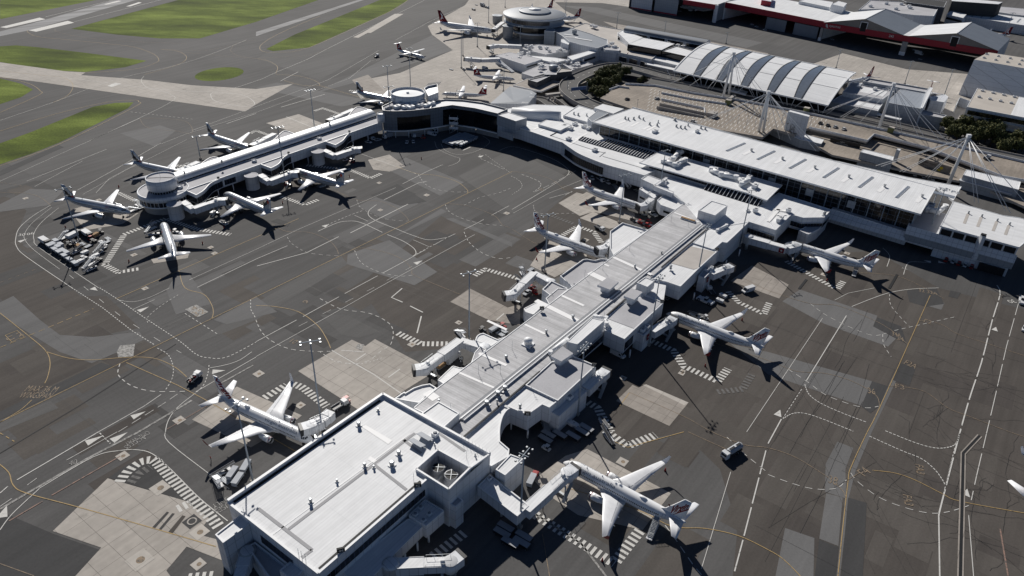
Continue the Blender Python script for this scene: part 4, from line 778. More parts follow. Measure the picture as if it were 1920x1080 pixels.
class Bld:
    def __init__(s, name, label, cat, group=None):
        s.root = thing(name, label, cat, (0, 0, 0), 0, group); s.w = MB(); s.r = MB(); s.t = MB(); s.done = False
    def vol(s, px, z1, z0=0.0, roof=None, wall=None, par=0.0, pz=None, trim=True, world=False, bottom=True, pw_=.35):
        """volume whose roof edge is seen at pixels px (height z1); par = parapet height inside z1"""
        roof = roof or m_roofw; wall = wall or m_wallw
        q = px if world else pp(px, z1)
        if area2(q) < 0: q = q[::-1]
        n = len(q)
        zb = z1-par
        s.w.prism(q, z0, z1, wall, wall, bottom=bottom and z0 > .5, tops=False)
        if par > 0:
            inn = offset_poly(q, pw_)
            s.r.face([(x, y, zb) for x, y in inn], roof)
            for i in range(n):
                j = (i+1) % n
                s.t.face([(*q[i], z1), (*q[j], z1), (*inn[j], z1), (*inn[i], z1)], m_trim)
                s.t.face([(*inn[i], z1), (*inn[j], z1), (*inn[j], zb), (*inn[i], zb)], wall)
        else:
            s.r.face([(x, y, z1) for x, y in q], roof)
            if trim:
                for i in range(n):
                    j = (i+1) % n
                    a, b = Vector((*q[i], z1+.04)), Vector((*q[j], z1+.04))
                    d = (b-a); 
                    if d.length > .5:
                        d.normalize(); nn = Vector((-d.y, d.x, 0)); s.t.bar(a+nn*.13, b+nn*.13, .3, .22, m_trim)
        return q
    def band(s, a, b, zref, z0, z1, m=None, off=.07, inset=0.0, name='window_strip', frame=True):
        A, Bq = P(*a, zref), P(*b, zref); return s.wband(A, Bq, z0, z1, m, off, inset, name, frame)
    def wband(s, A, Bq, z0, z1, m=None, off=.07, inset=0.0, name='window_strip', frame=True):
        m = m or m_glass_pl
        d = Bq-A; d.z = 0; L = d.length; d.normalize(); nn = Vector((-d.y, d.x, 0))
        mid = (A+Bq)/2
        if nn.dot(Vector((CAM.x-mid.x, CAM.y-mid.y, 0))) < 0: nn = -nn
        A = A+d*inset+nn*off; Bq = Bq-d*inset+nn*off; L -= 2*inset
        b = MB(); b.face([(A.x, A.y, z0), (Bq.x, Bq.y, z0), (Bq.x, Bq.y, z1), (A.x, A.y, z1)], m, [(0, 0), (L, 0), (L, z1-z0), (0, z1-z0)])
        o = b.build(name, s.root)
        if frame:
            f = MB()
            for z in (z0, z1): f.bar((A.x, A.y, z), (Bq.x, Bq.y, z), .16, .12, m_trim)
            f.build('window_frame', o)
        return o
    def part(s, name, mb): return mb.build(name, s.root)
    def vent(s, u, v, z, r=.45, h=1.3, hood=False):
        p = P(u, v, z); b = MB()
        if hood:
            b.lathe((p.x, p.y, z), [(r*.8, 0), (r*.8, h*.55), (r*1.25, h*.6), (r*1.25, h*.8), (r*.5, h), (.02, h)], m_steel, 10)
        else:
            b.box((p.x, p.y, z+.12), (r*2.6, r*2.6, .24), m_trim, AX); b.lathe((p.x, p.y, z+.24), [(r, 0), (r, h*.7), (r*1.15, h*.72), (r*1.15, h), (r*.7, h)], m_steel, 10); b.lathe((p.x, p.y, z+.24), [(r*.72, h-.02), (.01, h-.1)], m_dark, 10)
        return b.build('roof_vent', s.root)
    def sheet(s, px, z, m, name='roof_sheet', dz=.05):
        b = MB(); q = pp(px, z+dz)
        if area2(q) < 0: q = q[::-1]
        b.face([(x, y, z+dz) for x, y in q], m); return b.build(name, s.root)
    def strip(s, a, b_, z, w_, m=None, name='roof_sheet', dz=.06):
        b = MB(); b.ribbon(pp([a, b_], z+dz), w_, z+dz, m or m_patchw); return b.build(name, s.root)
    def hoodbox(s, px, z, z0, legs=True, m=None, name='plant_hood', skirt=.9):
        b = MB(); q = pp(px, z)
        if area2(q) < 0: q = q[::-1]
        b.prism(q, z-skirt, z, m or m_roofs, m_wallp, bottom=True)
        inn = offset_poly(q, 1.0)
        b.prism(inn, z0, z-skirt, m_wallp, m_wallp, tops=False)
        return b.build(name, s.root)
    def ducts(s, pts, z, r=.6, m=None, name='duct'):
        b = MB(); q = [P(u, v, z+r) for u, v in pts]
        for a, c in zip(q, q[1:]): b.tube(a, c, r, r, m or m_trim, 10)
        for p in q: b.lathe((p.x, p.y, p.z-r), [(r*1.05, 0), (r*1.05, r*2)], m or m_trim, 10)
        return b.build(name, s.root)
    def acunit(s, u, v, z, sx=2.2, sy=1.4, sz=1.3, m=None, name='air_conditioner'):
        p = P(u, v, z); b = MB(); b.box((p.x, p.y, z+sz/2+.15), (sx, sy, sz), m or m_trim, AX)
        b.lathe((p.x, p.y, z+sz+.15), [(min(sx, sy)*.38, 0), (min(sx, sy)*.38, .12), (.02, .1)], m_flash, 12)
        for dx in (-.4, .4): b.box((p.x+CU*dx*sx, p.y+SU*dx*sx, z+.08), (.12, sy, .16), m_steel, AX)
        return b.build(name, s.root)
    def col(s, u, v, z1, r=.3, z0=0.0):
        p = P(u, v, 0); b = MB(); b.tube((p.x, p.y, z0), (p.x, p.y, z1), r, r, m_wallp, 8); return b.build('column', s.root)
    def finish(s):
        if s.w.v: s.w.build('wall', s.root)
        if s.r.v: s.r.build('roof', s.root)
        if s.t.v: s.t.build('parapet', s.root)
        return s.root
def sign_plate(parent, txt, u, v, z, w_, h, bg=None, fg=None, face=None, name='gate_sign', tilt=False):
    p = P(u, v, z); b = MB(); d = Vector((CAM.x-p.x, CAM.y-p.y, 0)).normalized() if face is None else Vector(face)
    x = Vector((-d.y, d.x, 0)); rz = math.atan2(x.y, x.x)
    b.box((p.x, p.y, p.z), (w_, .5, h), bg or m_dark, rz)
    b.bar((p.x, p.y, p.z-h/2-1.0), (p.x, p.y, p.z-h/2), .15, .15, m_steel)
    o = b.build(name, parent); t = MB()
    text_on(t, txt, Vector((p.x, p.y, p.z))+d*.28, x, Vector((0, 0, 1)), h*.62, fg or m_pw, bold=.02); t.build('numerals', o); return o

b = Bld('terminal_building', 'big white square terminal block with ribbed roof and sunken cooling tower well', 'terminal')
ZR = 13.4
A_, B_, C_, D_, E_, F_ = [P2(*q, z) for q, z in (((427, 939), 14.2), ((718, 738.5), 14.2), ((919, 850), 14.2), ((841, 917.5), 14.2), ((803, 896), 13.6), ((597, 1075), 13.6))]
w1, w2, w4 = [P2(*q, 14.0) for q in ((821, 844), (780, 880), (882, 877.5))]; w3 = D_
poly = [A_, F_, E_, D_, C_, B_]
b.w.prism(poly, 0, ZR, m_wallp, m_wallp, tops=False)
for q in ([A_, F_, E_, w2, w1, B_], [B_, w1, w4, C_]):
    if area2(q) < 0: q = q[::-1]
    b.r.face([(x, y, ZR) for x, y in q], m_roofw)
fl = [w1, w2, w3, w4]
if area2(fl) < 0: fl = fl[::-1]
b.r.face([(x, y, 9.6) for x, y in fl], m_roofs)
for i in range(4):
    a, c = fl[i], fl[(i+1) % 4]; b.w.face([(*c, 9.6), (*a, 9.6), (*a, 14.2), (*c, 14.2)], m_wallp)
for a, c, z0, z1, w_ in ((A_, B_, ZR, 14.4, .7), (B_, C_, ZR, 14.4, .6), (w1, w2, ZR, 14.3, .4), (w1, w4, ZR, 14.3, .4), (w2, w3, 12.4, 14.3, .4), (w3, w4, 12.4, 14.3, .4), (w4, C_, ZR, 14.2, .4), (A_, F_, ZR, ZR+.3, .5), (F_, E_, ZR, ZR+.35, .5), (E_, w2, ZR, 14.2, .4)):
    a3, c3 = Vector((*a, (z0+z1)/2)), Vector((*c, (z0+z1)/2)); b.t.bar(a3, c3, w_, z1-z0, m_wallp); b.t.bar(Vector((*a, z1+.05)), Vector((*c, z1+.05)), w_+.12, .1, m_trim)
gt = MB(); o1, o2 = Vector((*F_, ZR+.05)), Vector((*E_, ZR+.05)); dv = (o2-o1).normalized(); nn = Vector((-dv.y, dv.x, 0)); gt.bar(o1+nn*1.0+dv*1, o2+nn*1.0-dv*2, .55, .06, m_dark); b.part('box_gutter', gt)
gt = MB(); a3, c3 = Vector((*A_, ZR+.05)), Vector((*B_, ZR+.05)); dv = (c3-a3).normalized(); nn = Vector((dv.y, -dv.x, 0)); gt.bar(a3+nn*.9+dv*1, c3+nn*.9-dv*2, .8, .06, m_dark); b.part('box_gutter', gt)
for pts in ([(541, 992), (778, 812)], [(484, 953), (585, 1031), (562, 1048)], [(703, 872), (762, 918)], [(820, 810), (872, 846)], [(756, 824), (790, 850)]):
    for q0, q1 in zip(pts, pts[1:]): b.strip(q0, q1, ZR, .85, m_steel_w, 'roof_walkway')
b.strip((510, 1003), (769, 813), ZR, .35, m_trim, 'roof_flashing')
for q in ([(678, 800), (686, 797), (736, 826), (728, 833)], [(694, 855), (712, 866), (706, 871), (690, 862)]): b.sheet(q, ZR, m_patchw)
for u, v, k in ((709, 771, .4), (673, 799, .65), (748, 853, .65), (735, 873, .8), (684, 876, .5), (701, 878, .35), (632, 904, .35), (583, 943, .5), (891, 855, .25), (815, 835, .2)): b.vent(u, v, ZR, k*.8, 1.25 if k > .45 else .8)
for u, v in ((797, 823), (782, 835)):   # tilted solar panels on frames
    p = P(u, v, ZR); s_ = MB(); M4 = Matrix.Translation((p.x, p.y, ZR+1.0)) @ Matrix.Rotation(AX-math.pi/2, 4, 'Z') @ Matrix.Rotation(R_(-22), 4, 'X'); s_.box(None, (4.6, 2.4, .1), m_alu, M4=M4)
    for dx in (-2, 2): s_.bar((p.x+RA.x*dx, p.y+RA.y*dx, ZR), (p.x+RA.x*dx, p.y+RA.y*dx, ZR+1), .1, .1, m_steel)
    b.part('solar_panel', s_)
b.acunit(816, 818, ZR, 1.6, 1.6, 1.2)
for u, v, r in ((822, 890, 1.9), (846, 904, 1.9)):
    p = P(u, v, 9.6); c = MB(); c.lathe((p.x, p.y, 9.6), [(r*1.15, 0), (r*1.15, .8), (r*.85, 1.0), (r*.9, 2.4), (r, 2.8), (r*.85, 2.8)], m_vg, 18, caps=False); c.lathe((p.x, p.y, 9.6), [(r*.85, 2.75), (.02, 2.5)], m_dark, 18)
    for k in range(4): a = k*math.pi/2; c.bar((p.x, p.y, 12.5), (p.x+math.cos(a)*r, p.y+math.sin(a)*r, 12.5), .12, .12, m_steel)
    b.part('cooling_tower', c)
b.ducts([(818, 905), (836, 876)], 10.8, .3, m_steel, 'pipe')
FV, EV, AV = Vector((*F_, 0)), Vector((*E_, 0)), Vector((*A_, 0))
b.wband(FV, EV, 8.3, 10.9, m_glass_pl, .1, 1.5); b.wband(FV, EV, 3.4, 6.0, m_glass_pl, .1, 9)
b.wband(AV+(FV-AV)*.36, AV+(FV-AV)*.72, 7.9, 11.0, m_glass_pl, .1)
b.vol([(451, 965), (471, 980), (418, 1018), (403, 1002)], 11.9, 0, m_roofw, m_wallw, .3)
b.vol([(463, 1025), (478, 1016), (540, 1063), (527, 1098), (515, 1098)], 6.5, 0, m_roofs, m_wallw, .7)
b.vol([(524, 1069), (545, 1051), (570, 1067), (552, 1092)], 9.5, 0, m_roofw, m_wallw, .5)
b.vol([(766, 972), (793, 987), (727, 1052), (690, 1092), (650, 1080), (640, 1070)], 6.6, 3.0, m_roofw, m_wallw)
b.vol([(766, 965), (797, 935.5), (833, 957), (799, 986.5)], 7.8, 3.2, m_roofw, m_wallw, .5)
for u, v in ((789, 954), (779, 967), (805, 966), (794, 978)): b.acunit(u, v, 7.3, 1.1, 1.1, .7)
b.vol([(854, 951), (869, 938), (858, 929), (843.7, 944.8)], 8.4, 0, m_roofs, m_wallw, .3)
b.col(804, 1016, 3.2); b.col(783, 1032, 3.1); b.col(760, 1052, 3.1)
sign_plate(b.root, '42', 783, 909, 14.6, 1.9, 1.3); sign_plate(b.root, '44', 639, 1031, 14.6, 1.9, 1.3)
def aerials(bl, pts, z, h=3.2):
    for u, v in pts:
        p = P(u, v, z); a = MB(); a.tube((p.x, p.y, z), (p.x, p.y, z+h), .06, .04, m_steel, 6)
        for k in (.6, .8): a.bar((p.x-.5, p.y, z+h*k), (p.x+.5, p.y, z+h*k), .05, .05, m_steel)
        bl.part('roof_aerial', a)
aerials(b, [(459, 968), (567, 1050), (574, 1055), (875, 860), (776, 903), (561, 1045)], ZR)
for k in range(9):
    p = P(866+k*6.5, 823+k*3.6, 14.3); a = MB(); a.tube((p.x, p.y, 14.3), (p.x, p.y, 15.6), .05, .03, m_steel, 5); b.part('bird_spike', a)
b.finish()
b = Bld('pier_building', 'long white pier with flat stained roof running from the square block to the glass hall', 'terminal')
b.vol([(775, 765), (820, 727.5), (1283, 380.7), (1317, 420.7), (864, 785), (846, 800)], 10.2, 0, m_roofg, m_wallw)
b.vol([(846, 806), (866, 786.5), (1318, 422), (1327, 431), (1033, 677), (940, 758), (868, 822)], 9.9, 3.3, m_roofg, m_wallw, trim=False)
cb = MB()
q0, q1 = P(864, 785, 10.3), P(1317, 421, 10.3); dv = (q1-q0).normalized(); nn = Vector((-dv.y, dv.x, 0))
for o_, w_, h, m in ((0, .5, .55, m_trim), (.9, .8, .15, m_flash), (-.8, .6, .3, m_flash), (-1.25, .25, .5, m_trim)): cb.bar(q0+nn*o_, q1+nn*o_, w_, h, m)
b.part('roof_gutter', cb)
for q0, q1 in (((868, 820), (1012, 696)), ((1134, 594), (1215, 523)), ((1240, 501), (1327, 428))): gb = MB(); gb.bar(P(*q0, 10.0), P(*q1, 10.0), .5, .14, m_dark); b.part('box_gutter', gb)
b.vol([(739, 747), (758, 734), (760, 736), (775, 727), (791, 721.5), (806, 719), (819, 727), (785, 755)], 9.8, 0, m_roofw, m_wallw, .5)
b.vol([(796, 790), (821, 752), (862, 774), (832, 801)][:0] or [(790, 775), (822, 752), (861.5, 774.5), (832, 801)], 12.8, 9, m_roofw, m_wallp, .25)
cur = smooth_px([(956.7, 765), (951, 769), (945, 777), (940, 790), (937.5, 806), (937.5, 826.7)], 4)
b.vol([(868, 822), (940, 758)]+cur+[(955, 841.7), (954, 855), (921, 874)], 9.55, 3.2, m_roofw, m_wallw, .35)
b.vol([(940, 758), (956.7, 764), (989, 777.5), (1016.7, 758), (1030, 764), (1046, 751), (985, 721.7)], 9.6, 3.3, m_roofw, m_wallp, .35)
b.vol([(985, 721.7), (1046, 751), (1118, 685), (1075, 667), (1033, 678)], 10.0, 3.3, m_roofs, m_wallw, .4)
b.vol([(1030, 771), (1048.3, 780.8), (1101, 733), (1085, 722)], 6.9, 0, m_roofw, m_wallp, .4)
b.vol([(1033, 677), (1075, 667), (1082, 662), (1134, 619), (1136, 595), (1100, 615)], 8.6, 3.3, m_roofw, m_wallw, trim=False)
b.band((1084, 664), (1131, 623), 8.6, 4.6, 7.6, m_glass_pl)
b.vol([(1134, 619), (1171, 635.6), (1189.6, 617.8), (1244.4, 567.4), (1206, 549), (1172, 564), (1136, 595)], 9.6, 3.3, m_roofw, m_wallp, .35)
b.sheet([(1141, 598), (1190, 616.5), (1240, 568), (1208, 555), (1174, 567)], 9.3, m_roofs)
b.band((1173, 634), (1189, 619), 9.6, 3.9, 7.8, m_glass_pl)
b.vol([(1190, 621.5), (1207, 630), (1225, 612.6), (1213, 606)], 7.0, 0, m_roofs, m_wallp, .3)
b.vol([(1206, 549), (1244, 566), (1250, 528), (1218, 521)], 8.6, 3.3, m_roofw, m_wallw, trim=False)
b.band((1227, 556), (1248, 535), 8.2, 4.6, 7.6, m_glass_pl)
b.vol([(1218, 521), (1250, 528), (1276, 537), (1309.6, 503.7), (1346.7, 469.6), (1299, 455.5), (1240, 502)], 9.6, 3.3, m_roofw, m_wallp, .35)
b.sheet([(1256, 492.6), (1293, 461), (1342, 472.5), (1308, 503), (1300, 505)], 9.3, m_roofb)
b.vol([(1309.6, 517), (1320.7, 521.5), (1335, 506.7), (1321.5, 502)], 7.0, 0, m_roofs, m_wallp, .3)
b.vol([(1299, 455.5), (1337.8, 468), (1354, 454), (1363, 455.6), (1380.7, 439), (1404.4, 416), (1326, 430)], 9.7, 0, m_roofw, m_wallp)
b.vol([(1226, 348), (1250, 332), (1330, 358), (1484, 402), (1455, 432), (1404, 416), (1326, 430), (1317, 420.7), (1283, 380.7), (1267, 370)], 9.6, 3.0, m_roofw, m_wallp)
b.band((1405, 417), (1455, 433), 9.6, 4.4, 7.0, m_glass_pl, .12)
b.vol([(1202, 335), (1214, 327), (1240.7, 337), (1227, 346.7)], 10.5, 0, m_roofw, m_wallp, .3)
b.vol([(1198.5, 354), (1205, 350), (1223.7, 357), (1215.6, 365)], 7.0, 0, m_roofw, m_wallp, .3)
b.vol([(1213, 362), (1225, 355), (1240, 362), (1226, 372)], 7.2, 0, m_roofw, m_wallp, .3)
b.vol([(1232, 375), (1239, 384), (1265, 393), (1283, 381), (1262, 367), (1243, 366)], 8.4, 3.2, m_roofw, m_wallp, .3)
b.vol([(1225, 347), (1249, 332), (1252, 334), (1229, 350)], 11.2, 9, m_roofw, m_wallp); b.vol([(1226, 349), (1229, 346.5), (1264, 360), (1261, 363)], 11.2, 9, m_roofw, m_wallp)
b.band((1200, 366), (1212, 372), 6.0, 4.5, 5.6, m_dark, .1, frame=False); b.band((1245, 388), (1262, 394), 8, 5.2, 6.3, m_dark, .12, frame=False)
half = smooth_px([(891, 642), (891.5, 636), (894, 630), (899, 626), (906, 624)], 3)
b.vol(half+[(933, 636), (950, 630), (917, 651)], 5.2, 0, m_roofw, m_wallp, .3)
b.vol([(849, 686), (862, 690), (880, 690), (840, 725), (820.7, 713)], 4.6, 0, m_roofw, m_wallp)
b.vol([(890, 661), (900, 650), (912, 655), (880, 690)], 8.6, 0, m_roofs, m_wallp)
b.vol([(1050, 517), (1093, 486)]+smooth_px([(1101, 485), (1115, 487.5), (1127, 484.5), (1141, 486)], 3)+[(1150, 489), (1075, 540)], 9.9, 0, m_roofs, m_wallw, .7)
b.vol([(1016.7, 542), (1033.7, 526), (1064, 540), (1040, 560)], 9.0, 0, m_roofs, m_wallp, .5)
b.vol([(1023, 559), (1046, 540), (1066, 542), (1030, 572)], 10.0, 4, m_roofs, m_wallp, .2)
b.vol([(982, 579), (1007, 566), (1020, 571), (1000, 590), (985, 585)], 5.0, 0, m_roofw, m_wallp)
b.vol([(1144, 433), (1167, 417), (1216, 431), (1150, 478), (1144, 465)], 9.2, 0, m_roofw, m_wallw, .7)
b.band((1161, 449), (1181, 457), 9.2, 4.5, 6.3, m_glass_pl, .1)
b.hoodbox([(1120, 534), (1139, 520), (1160, 528), (1143.7, 543)], 13.0, 10.2)
b.hoodbox([(1169.6, 554.8), (1185, 540.7), (1205, 547.4), (1189.6, 562)], 13.0, 9.6)
b.hoodbox([(1032.5, 667.5), (1055, 649), (1075, 662.5), (1052.5, 677.5)], 12.8, 9.6)
b.vol([(1194, 529.6), (1210, 518.5), (1228, 526), (1214, 537.8)], 13.2, 9.6, m_roofw, m_wallp, .25)
b.vol([(1062.5, 641), (1110, 596), (1133.7, 601), (1082.5, 646)], 13.0, 8.6, m_roofw, m_wallp)
b.vol([(1309.6, 394), (1334, 376), (1364.4, 385), (1340.7, 403.7)], 14.6, 9.6, m_roofw, m_wallp, .25)
for a, c, w_ in (((914, 601), (950, 618), 1.1), ((1005, 563), (1092, 606), 2.2), ((1053, 554), (1095, 573), 1.2), ((1105, 511), (1134, 525), 3.0), ((1133, 495), (1142, 499), 1.0), ((1150, 482), (1222, 515), 1.6), ((984, 608), (1022, 626), 1.0), ((898, 617+45), (950, 685), 1.2), ((858, 697), (945, 735), .9), ((1264, 398), (1310, 416), .9), ((800, 735), (818, 748), 3)):
    b.strip(a, c, 10.2, w_)
for u, v, k in ((949, 674, .5), (1074, 598, .5), (1024, 626, .4), (913, 760, .7), (934, 742, .7), (947, 732, .7), (932, 757, .25), (975, 766, .4), (1257, 504, .5), (1190, 503, .4), (823, 757, .35), (1240, 478, .3)): b.vent(u, v, 9.8, k, 1.5)
p = P(990, 646, 10.2); c = MB(); c.box((p.x, p.y, 10.4), (3.4, 3.4, .4), m_trim, AX); c.lathe((p.x, p.y, 10.6), [(1.35, 0), (1.35, 1.3), (1.5, 1.35), (1.45, 1.7), (.9, 2.2), (.02, 2.35)], m_trim, 18); b.part('exhaust_fan', c)
b.ducts([(1032, 661), (1062, 638)], 10.2, .75); b.ducts([(1116, 594), (1136, 597), (1137, 607)], 10.2, .8); b.ducts([(1345, 432), (1362, 423)], 9.7, .7)
for u, v in ((1205, 622), (1213, 616), (1325, 508), (1333, 505)): b.acunit(u, v, 6.7, 1.8, 1.4, 1.1)
b.acunit(1068, 748, 6.6, 2, 1.6, 1.2); b.acunit(1244, 347, 9.6, 1.8, 2.2, 2.0)
p = P(1290, 413, 10.2); c = MB(); c.box((p.x, p.y, 10.5), (7.0, 1.6, .5), m_trim, AX-math.pi/2); c.box((p.x, p.y, 10.9), (6.6, 1.3, .3), m_tan, AX-math.pi/2); b.part('planter', c)
for u, v, z in ((864, 671, 10.4), (1016, 578, 10.4)): sign_plate(b.root, '38' if u < 900 else '36', u, v, z+1.2, 1.6, 1.4)
sign_plate(b.root, '40', 989, 775, 11.0, 1.9, 1.3); sign_plate(b.root, '37', 1114, 684, 11, 1.5, 1.2); sign_plate(b.root, '35', 1242, 565, 11, 1.5, 1.2); sign_plate(b.root, '33', 1345, 467, 11, 1.5, 1.2)
aerials(b, [(960, 655), (938, 700), (1005, 545), (1028, 540), (1096, 520), (1130, 506), (1290, 424), (1180, 470), (845, 773), (897, 700), (1258, 415), (995, 722), (1132, 600)], 10.2, 3.6)
for u, v in ((989, 821), (958, 805), (1016, 790), (1300, 562), (1326, 545), (1180, 670), (1145, 645), (1360, 500), (1385, 480), (1230, 585), (1440, 455), (1258, 408)): b.col(u, v, 3.3)
def red_panel(parent, u, v, z, w_, h, ang):
    p = P(u, v, z); d = Vector((math.cos(ang), math.sin(ang), 0)); x = Vector((-d.y, d.x, 0)); c = MB(); c.bar(p-x*w_/2, p+x*w_/2, .12, h, m_red)
    o = c.build('red_sign', parent); t = MB(); t.addmesh([(-.1, -.5, 0), (.35, -.35, 0), (.5, .1, 0), (.1, .5, 0), (-.4, .3, 0), (-.45, -.1, 0)], [(0, 1, 2, 3, 4, 5)], m_pw, lambda q: p+d*.08+x*(q[0]*w_*.45)+Vector((0, 0, q[1]*h*.45))); t.build('logo', o)
red_panel(b.root, 1215, 632, 5.0, 1.6, 2.4, AX-math.pi/2); red_panel(b.root, 1327, 524, 5.0, 1.6, 2.4, AX-math.pi/2)
b.finish()
def jetbridge(px, z, label, w_=3.3, h=2.7, rot=True, cab=True, legs=True, hood_dir=None, group='passenger boarding bridges at the gates', logo=False):
    q = [P(u, v, z) for u, v in px]
    r = thing('jet_bridge', label, 'jet bridge', (q[0].x, q[0].y, 0), 0, group); o = Vector((q[0].x, q[0].y, 0))
    if rot:
        c = MB(); c.lathe((0, 0, z-h-.2), [(2.1, 0), (2.1, h+.2), (2.25, h+.25), (1.4, h+.55), (.02, h+.6)], m_wallw, 20); c.tube((0, 0, 0), (0, 0, z-h-.2), .7, .7, m_steel, 10); c.build('rotunda', r)
    for k, (a, b_) in enumerate(zip(q, q[1:])):
        a, b_ = a-o, b_-o; a.z = b_.z = 0; d = (b_-a).normalized(); a2 = a+Vector((0, 0, z-h/2)); b2 = b_+Vector((0, 0, z-h/2))
        L = (b_-a).length
        t = MB(); mid = a2+(b2-a2)*.55
        t.bar(a2, mid, w_, h, m_wallw); t.bar(mid, b2, w_-.35, h-.3, m_wallw)
        t.bar(a2+Vector((0, 0, h/2+.04)), mid+Vector((0, 0, h/2+.04)), w_-.5, .08, m_roofw); t.bar(mid+Vector((0, 0, h/2-.1)), b2+Vector((0, 0, h/2-.1)), w_-.8, .08, m_roofw)
        for s_ in (-1, 1): t.bar(a2+Vector((-d.y, d.x, 0))*s_*(w_/2-.1)+Vector((0, 0, h/2+.1)), mid+Vector((-d.y, d.x, 0))*s_*(w_/2-.1)+Vector((0, 0, h/2+.1)), .12, .16, m_trim)
        t.build('tunnel', r)
    e = q[-1]-o; pv = q[-2]-o; d = Vector((e.x-pv.x, e.y-pv.y, 0)).normalized(); e.z = 0
    n = Vector((-d.y, d.x, 0))
    if legs:
        for fr in ((.85,) if len(q) == 2 else (.8,)):
            c0 = pv+(e-pv)*fr; c0.z = 0; l = MB()
            for s_ in (-1, 1):
                l.tube(c0+n*s_*1.7, c0+n*s_*1.7+Vector((0, 0, z-h+.2)), .2, .2, m_steel, 8); l.tube(c0+n*s_*1.7-d*.5+Vector((0, 0, .45)), c0+n*s_*1.7+d*.5+Vector((0, 0, .45)), .42, .42, m_rub, 10)
            l.bar(c0-n*1.7+Vector((0, 0, z-h)), c0+n*1.7+Vector((0, 0, z-h)), .4, .3, m_steel); l.bar(c0-n*1.9+Vector((0, 0, .7)), c0+n*1.9+Vector((0, 0, .7)), .7, .4, m_steel); l.build('support_leg', r)
    if cab:
        hd = Vector(hood_dir).normalized() if hood_dir is not None else d
        cz = z-h/2; c = MB(); c.lathe((e.x, e.y, z-h-.1), [(1.95, 0), (1.95, h+.05), (1.6, h+.14), (.02, h+.16)], m_wallp, 16)
        c.bar(e+Vector((0, 0, cz)), e+hd*3.0+Vector((0, 0, cz)), 3.4, h, m_wallp); cabo = c.build('cab', r)
        b2 = MB(); b2.bar(e+hd*3.0+Vector((0, 0, cz)), e+hd*3.9+Vector((0, 0, cz+.05)), 3.5, h+.2, m_vd); b2.build('bellows_hood', cabo)
        s_ = MB(); ns = Vector((-hd.y, hd.x, 0)); a0 = e-ns*2.0
        st0 = a0+Vector((0, 0, z-h)); st1 = a0-d*4.5-ns*.6; s_.bar(st0, st1, 1.0, .15, m_steel)
        for k in (-.45, .45): s_.bar(st0+Vector((0, 0, 1))+n*k, st1+Vector((0, 0, 1))+n*k, .06, .06, m_steel)
        s_.build('service_stairs', r)
        p_ = MB()
        for k in (-1.4, 1.4): p_.bar(e+n*k+Vector((0, 0, z+.9))-d*6, e+n*k+Vector((0, 0, z+.9)), .06, .06, m_steel)
        for k in (0, -2, -4, -6):
            for j in (-1.4, 1.4): p_.bar(e+n*j+d*k+Vector((0, 0, z)), e+n*j+d*k+Vector((0, 0, z+.9)), .06, .06, m_steel)
        p_.box(tuple(e-d*2+Vector((0, 0, z+.4))), (1.0, .7, .8), m_trim, math.atan2(d.y, d.x)); p_.build('roof_railing', r)
    if logo:
        a, b_ = q[0]-o, q[1]-o; d2 = (b_-a); d2.z = 0; d2.normalize(); n2 = Vector((d2.y, -d2.x, 0)); c0 = a+(b_-a)*.9; c0.z = z-h/2
        t = MB(); t.bar(c0+n2*(w_/2+.1)-d2*1.1, c0+n2*(w_/2+.1)+d2*1.1, .1, 2.2, m_red); lo = t.build('red_sign', r)
        t = MB(); t.addmesh([(-.1, -.5, 0), (.35, -.35, 0), (.5, .1, 0), (.1, .5, 0), (-.4, .3, 0), (-.45, -.1, 0)], [(0, 1, 2, 3, 4, 5)], m_pw, lambda p: c0+n2*(w_/2+.17)+d2*p[0]+Vector((0, 0, p[1]))); t.build('logo', lo)
    return r
jetbridge([(985, 955), (1064, 884)], 6.8, 'boarding bridge docked at the airliner closest to the camera', rot=False, hood_dir=(.55, .55, 0))
jetbridge([(1098, 728), (1128, 700)], 6.4, 'empty boarding bridge end beside the white box at gate 37', rot=False)
jetbridge([(1222, 620), (1256, 600)], 6.6, 'boarding bridge docked at the airliner beside the middle of the pier', rot=False, hood_dir=(.5, .6, 0))
jetbridge([(1333, 512), (1363, 500)], 6.5, 'empty boarding bridge pointing at the pale concrete stand by the white van', rot=False)
jetbridge([(1404, 443), (1476, 463), (1493, 459)], 6.6, 'long curved boarding bridge with a red square logo, to the airliner under the glass hall', w_=3.8, h=3.0, hood_dir=(.5, .6, 0), logo=True)
jetbridge([(620, 770), (603, 786), (585, 794)], 6.8, 'short boarding bridge docked at the airliner left of the square block', rot=False, hood_dir=(-.9, -.5, 0))
jetbridge([(908, 650), (863, 636), (795, 686)], 6.8, 'white elbow boarding bridge over the empty concrete stand', hood_dir=(-1, -.3, 0))
jetbridge([(1032, 527), (1001, 510), (961, 548)], 6.8, 'white elbow boarding bridge above red trolleys west of the pier', hood_dir=(-1, -.3, 0))
jetbridge([(1153, 446), (1132, 463)], 6.8, 'boarding bridge docked at the middle airliner west of the pier', rot=False, hood_dir=(-.8, -.3, 0))
jetbridge([(1222, 372), (1208, 383)], 6.8, 'stubby boarding bridge docked at the airliner nearest the curved concourse', rot=False, hood_dir=(-.8, -.3, 0))
jetbridge([(733, 1057), (845, 1052)], 6.6, 'sunlit retracted boarding bridge under the south side of the square block', hood_dir=(.6, .6, 0))
jetbridge([(463, 1033), (447, 1085)], 6.2, 'shaded boarding bridge at the bottom left foot of the square block', cab=False)
b = Bld('bridge_tower', 'tall white box tower behind the bridge of the closest airliner', 'tower')
b.vol([(929, 880), (957, 851), (981, 860), (947, 891)], 9.6, 0, m_roofw, m_wallp, .25); b.finish()
b = Bld('link_corridor', 'raised white corridor joining the square block to the closest boarding bridge', 'corridor')
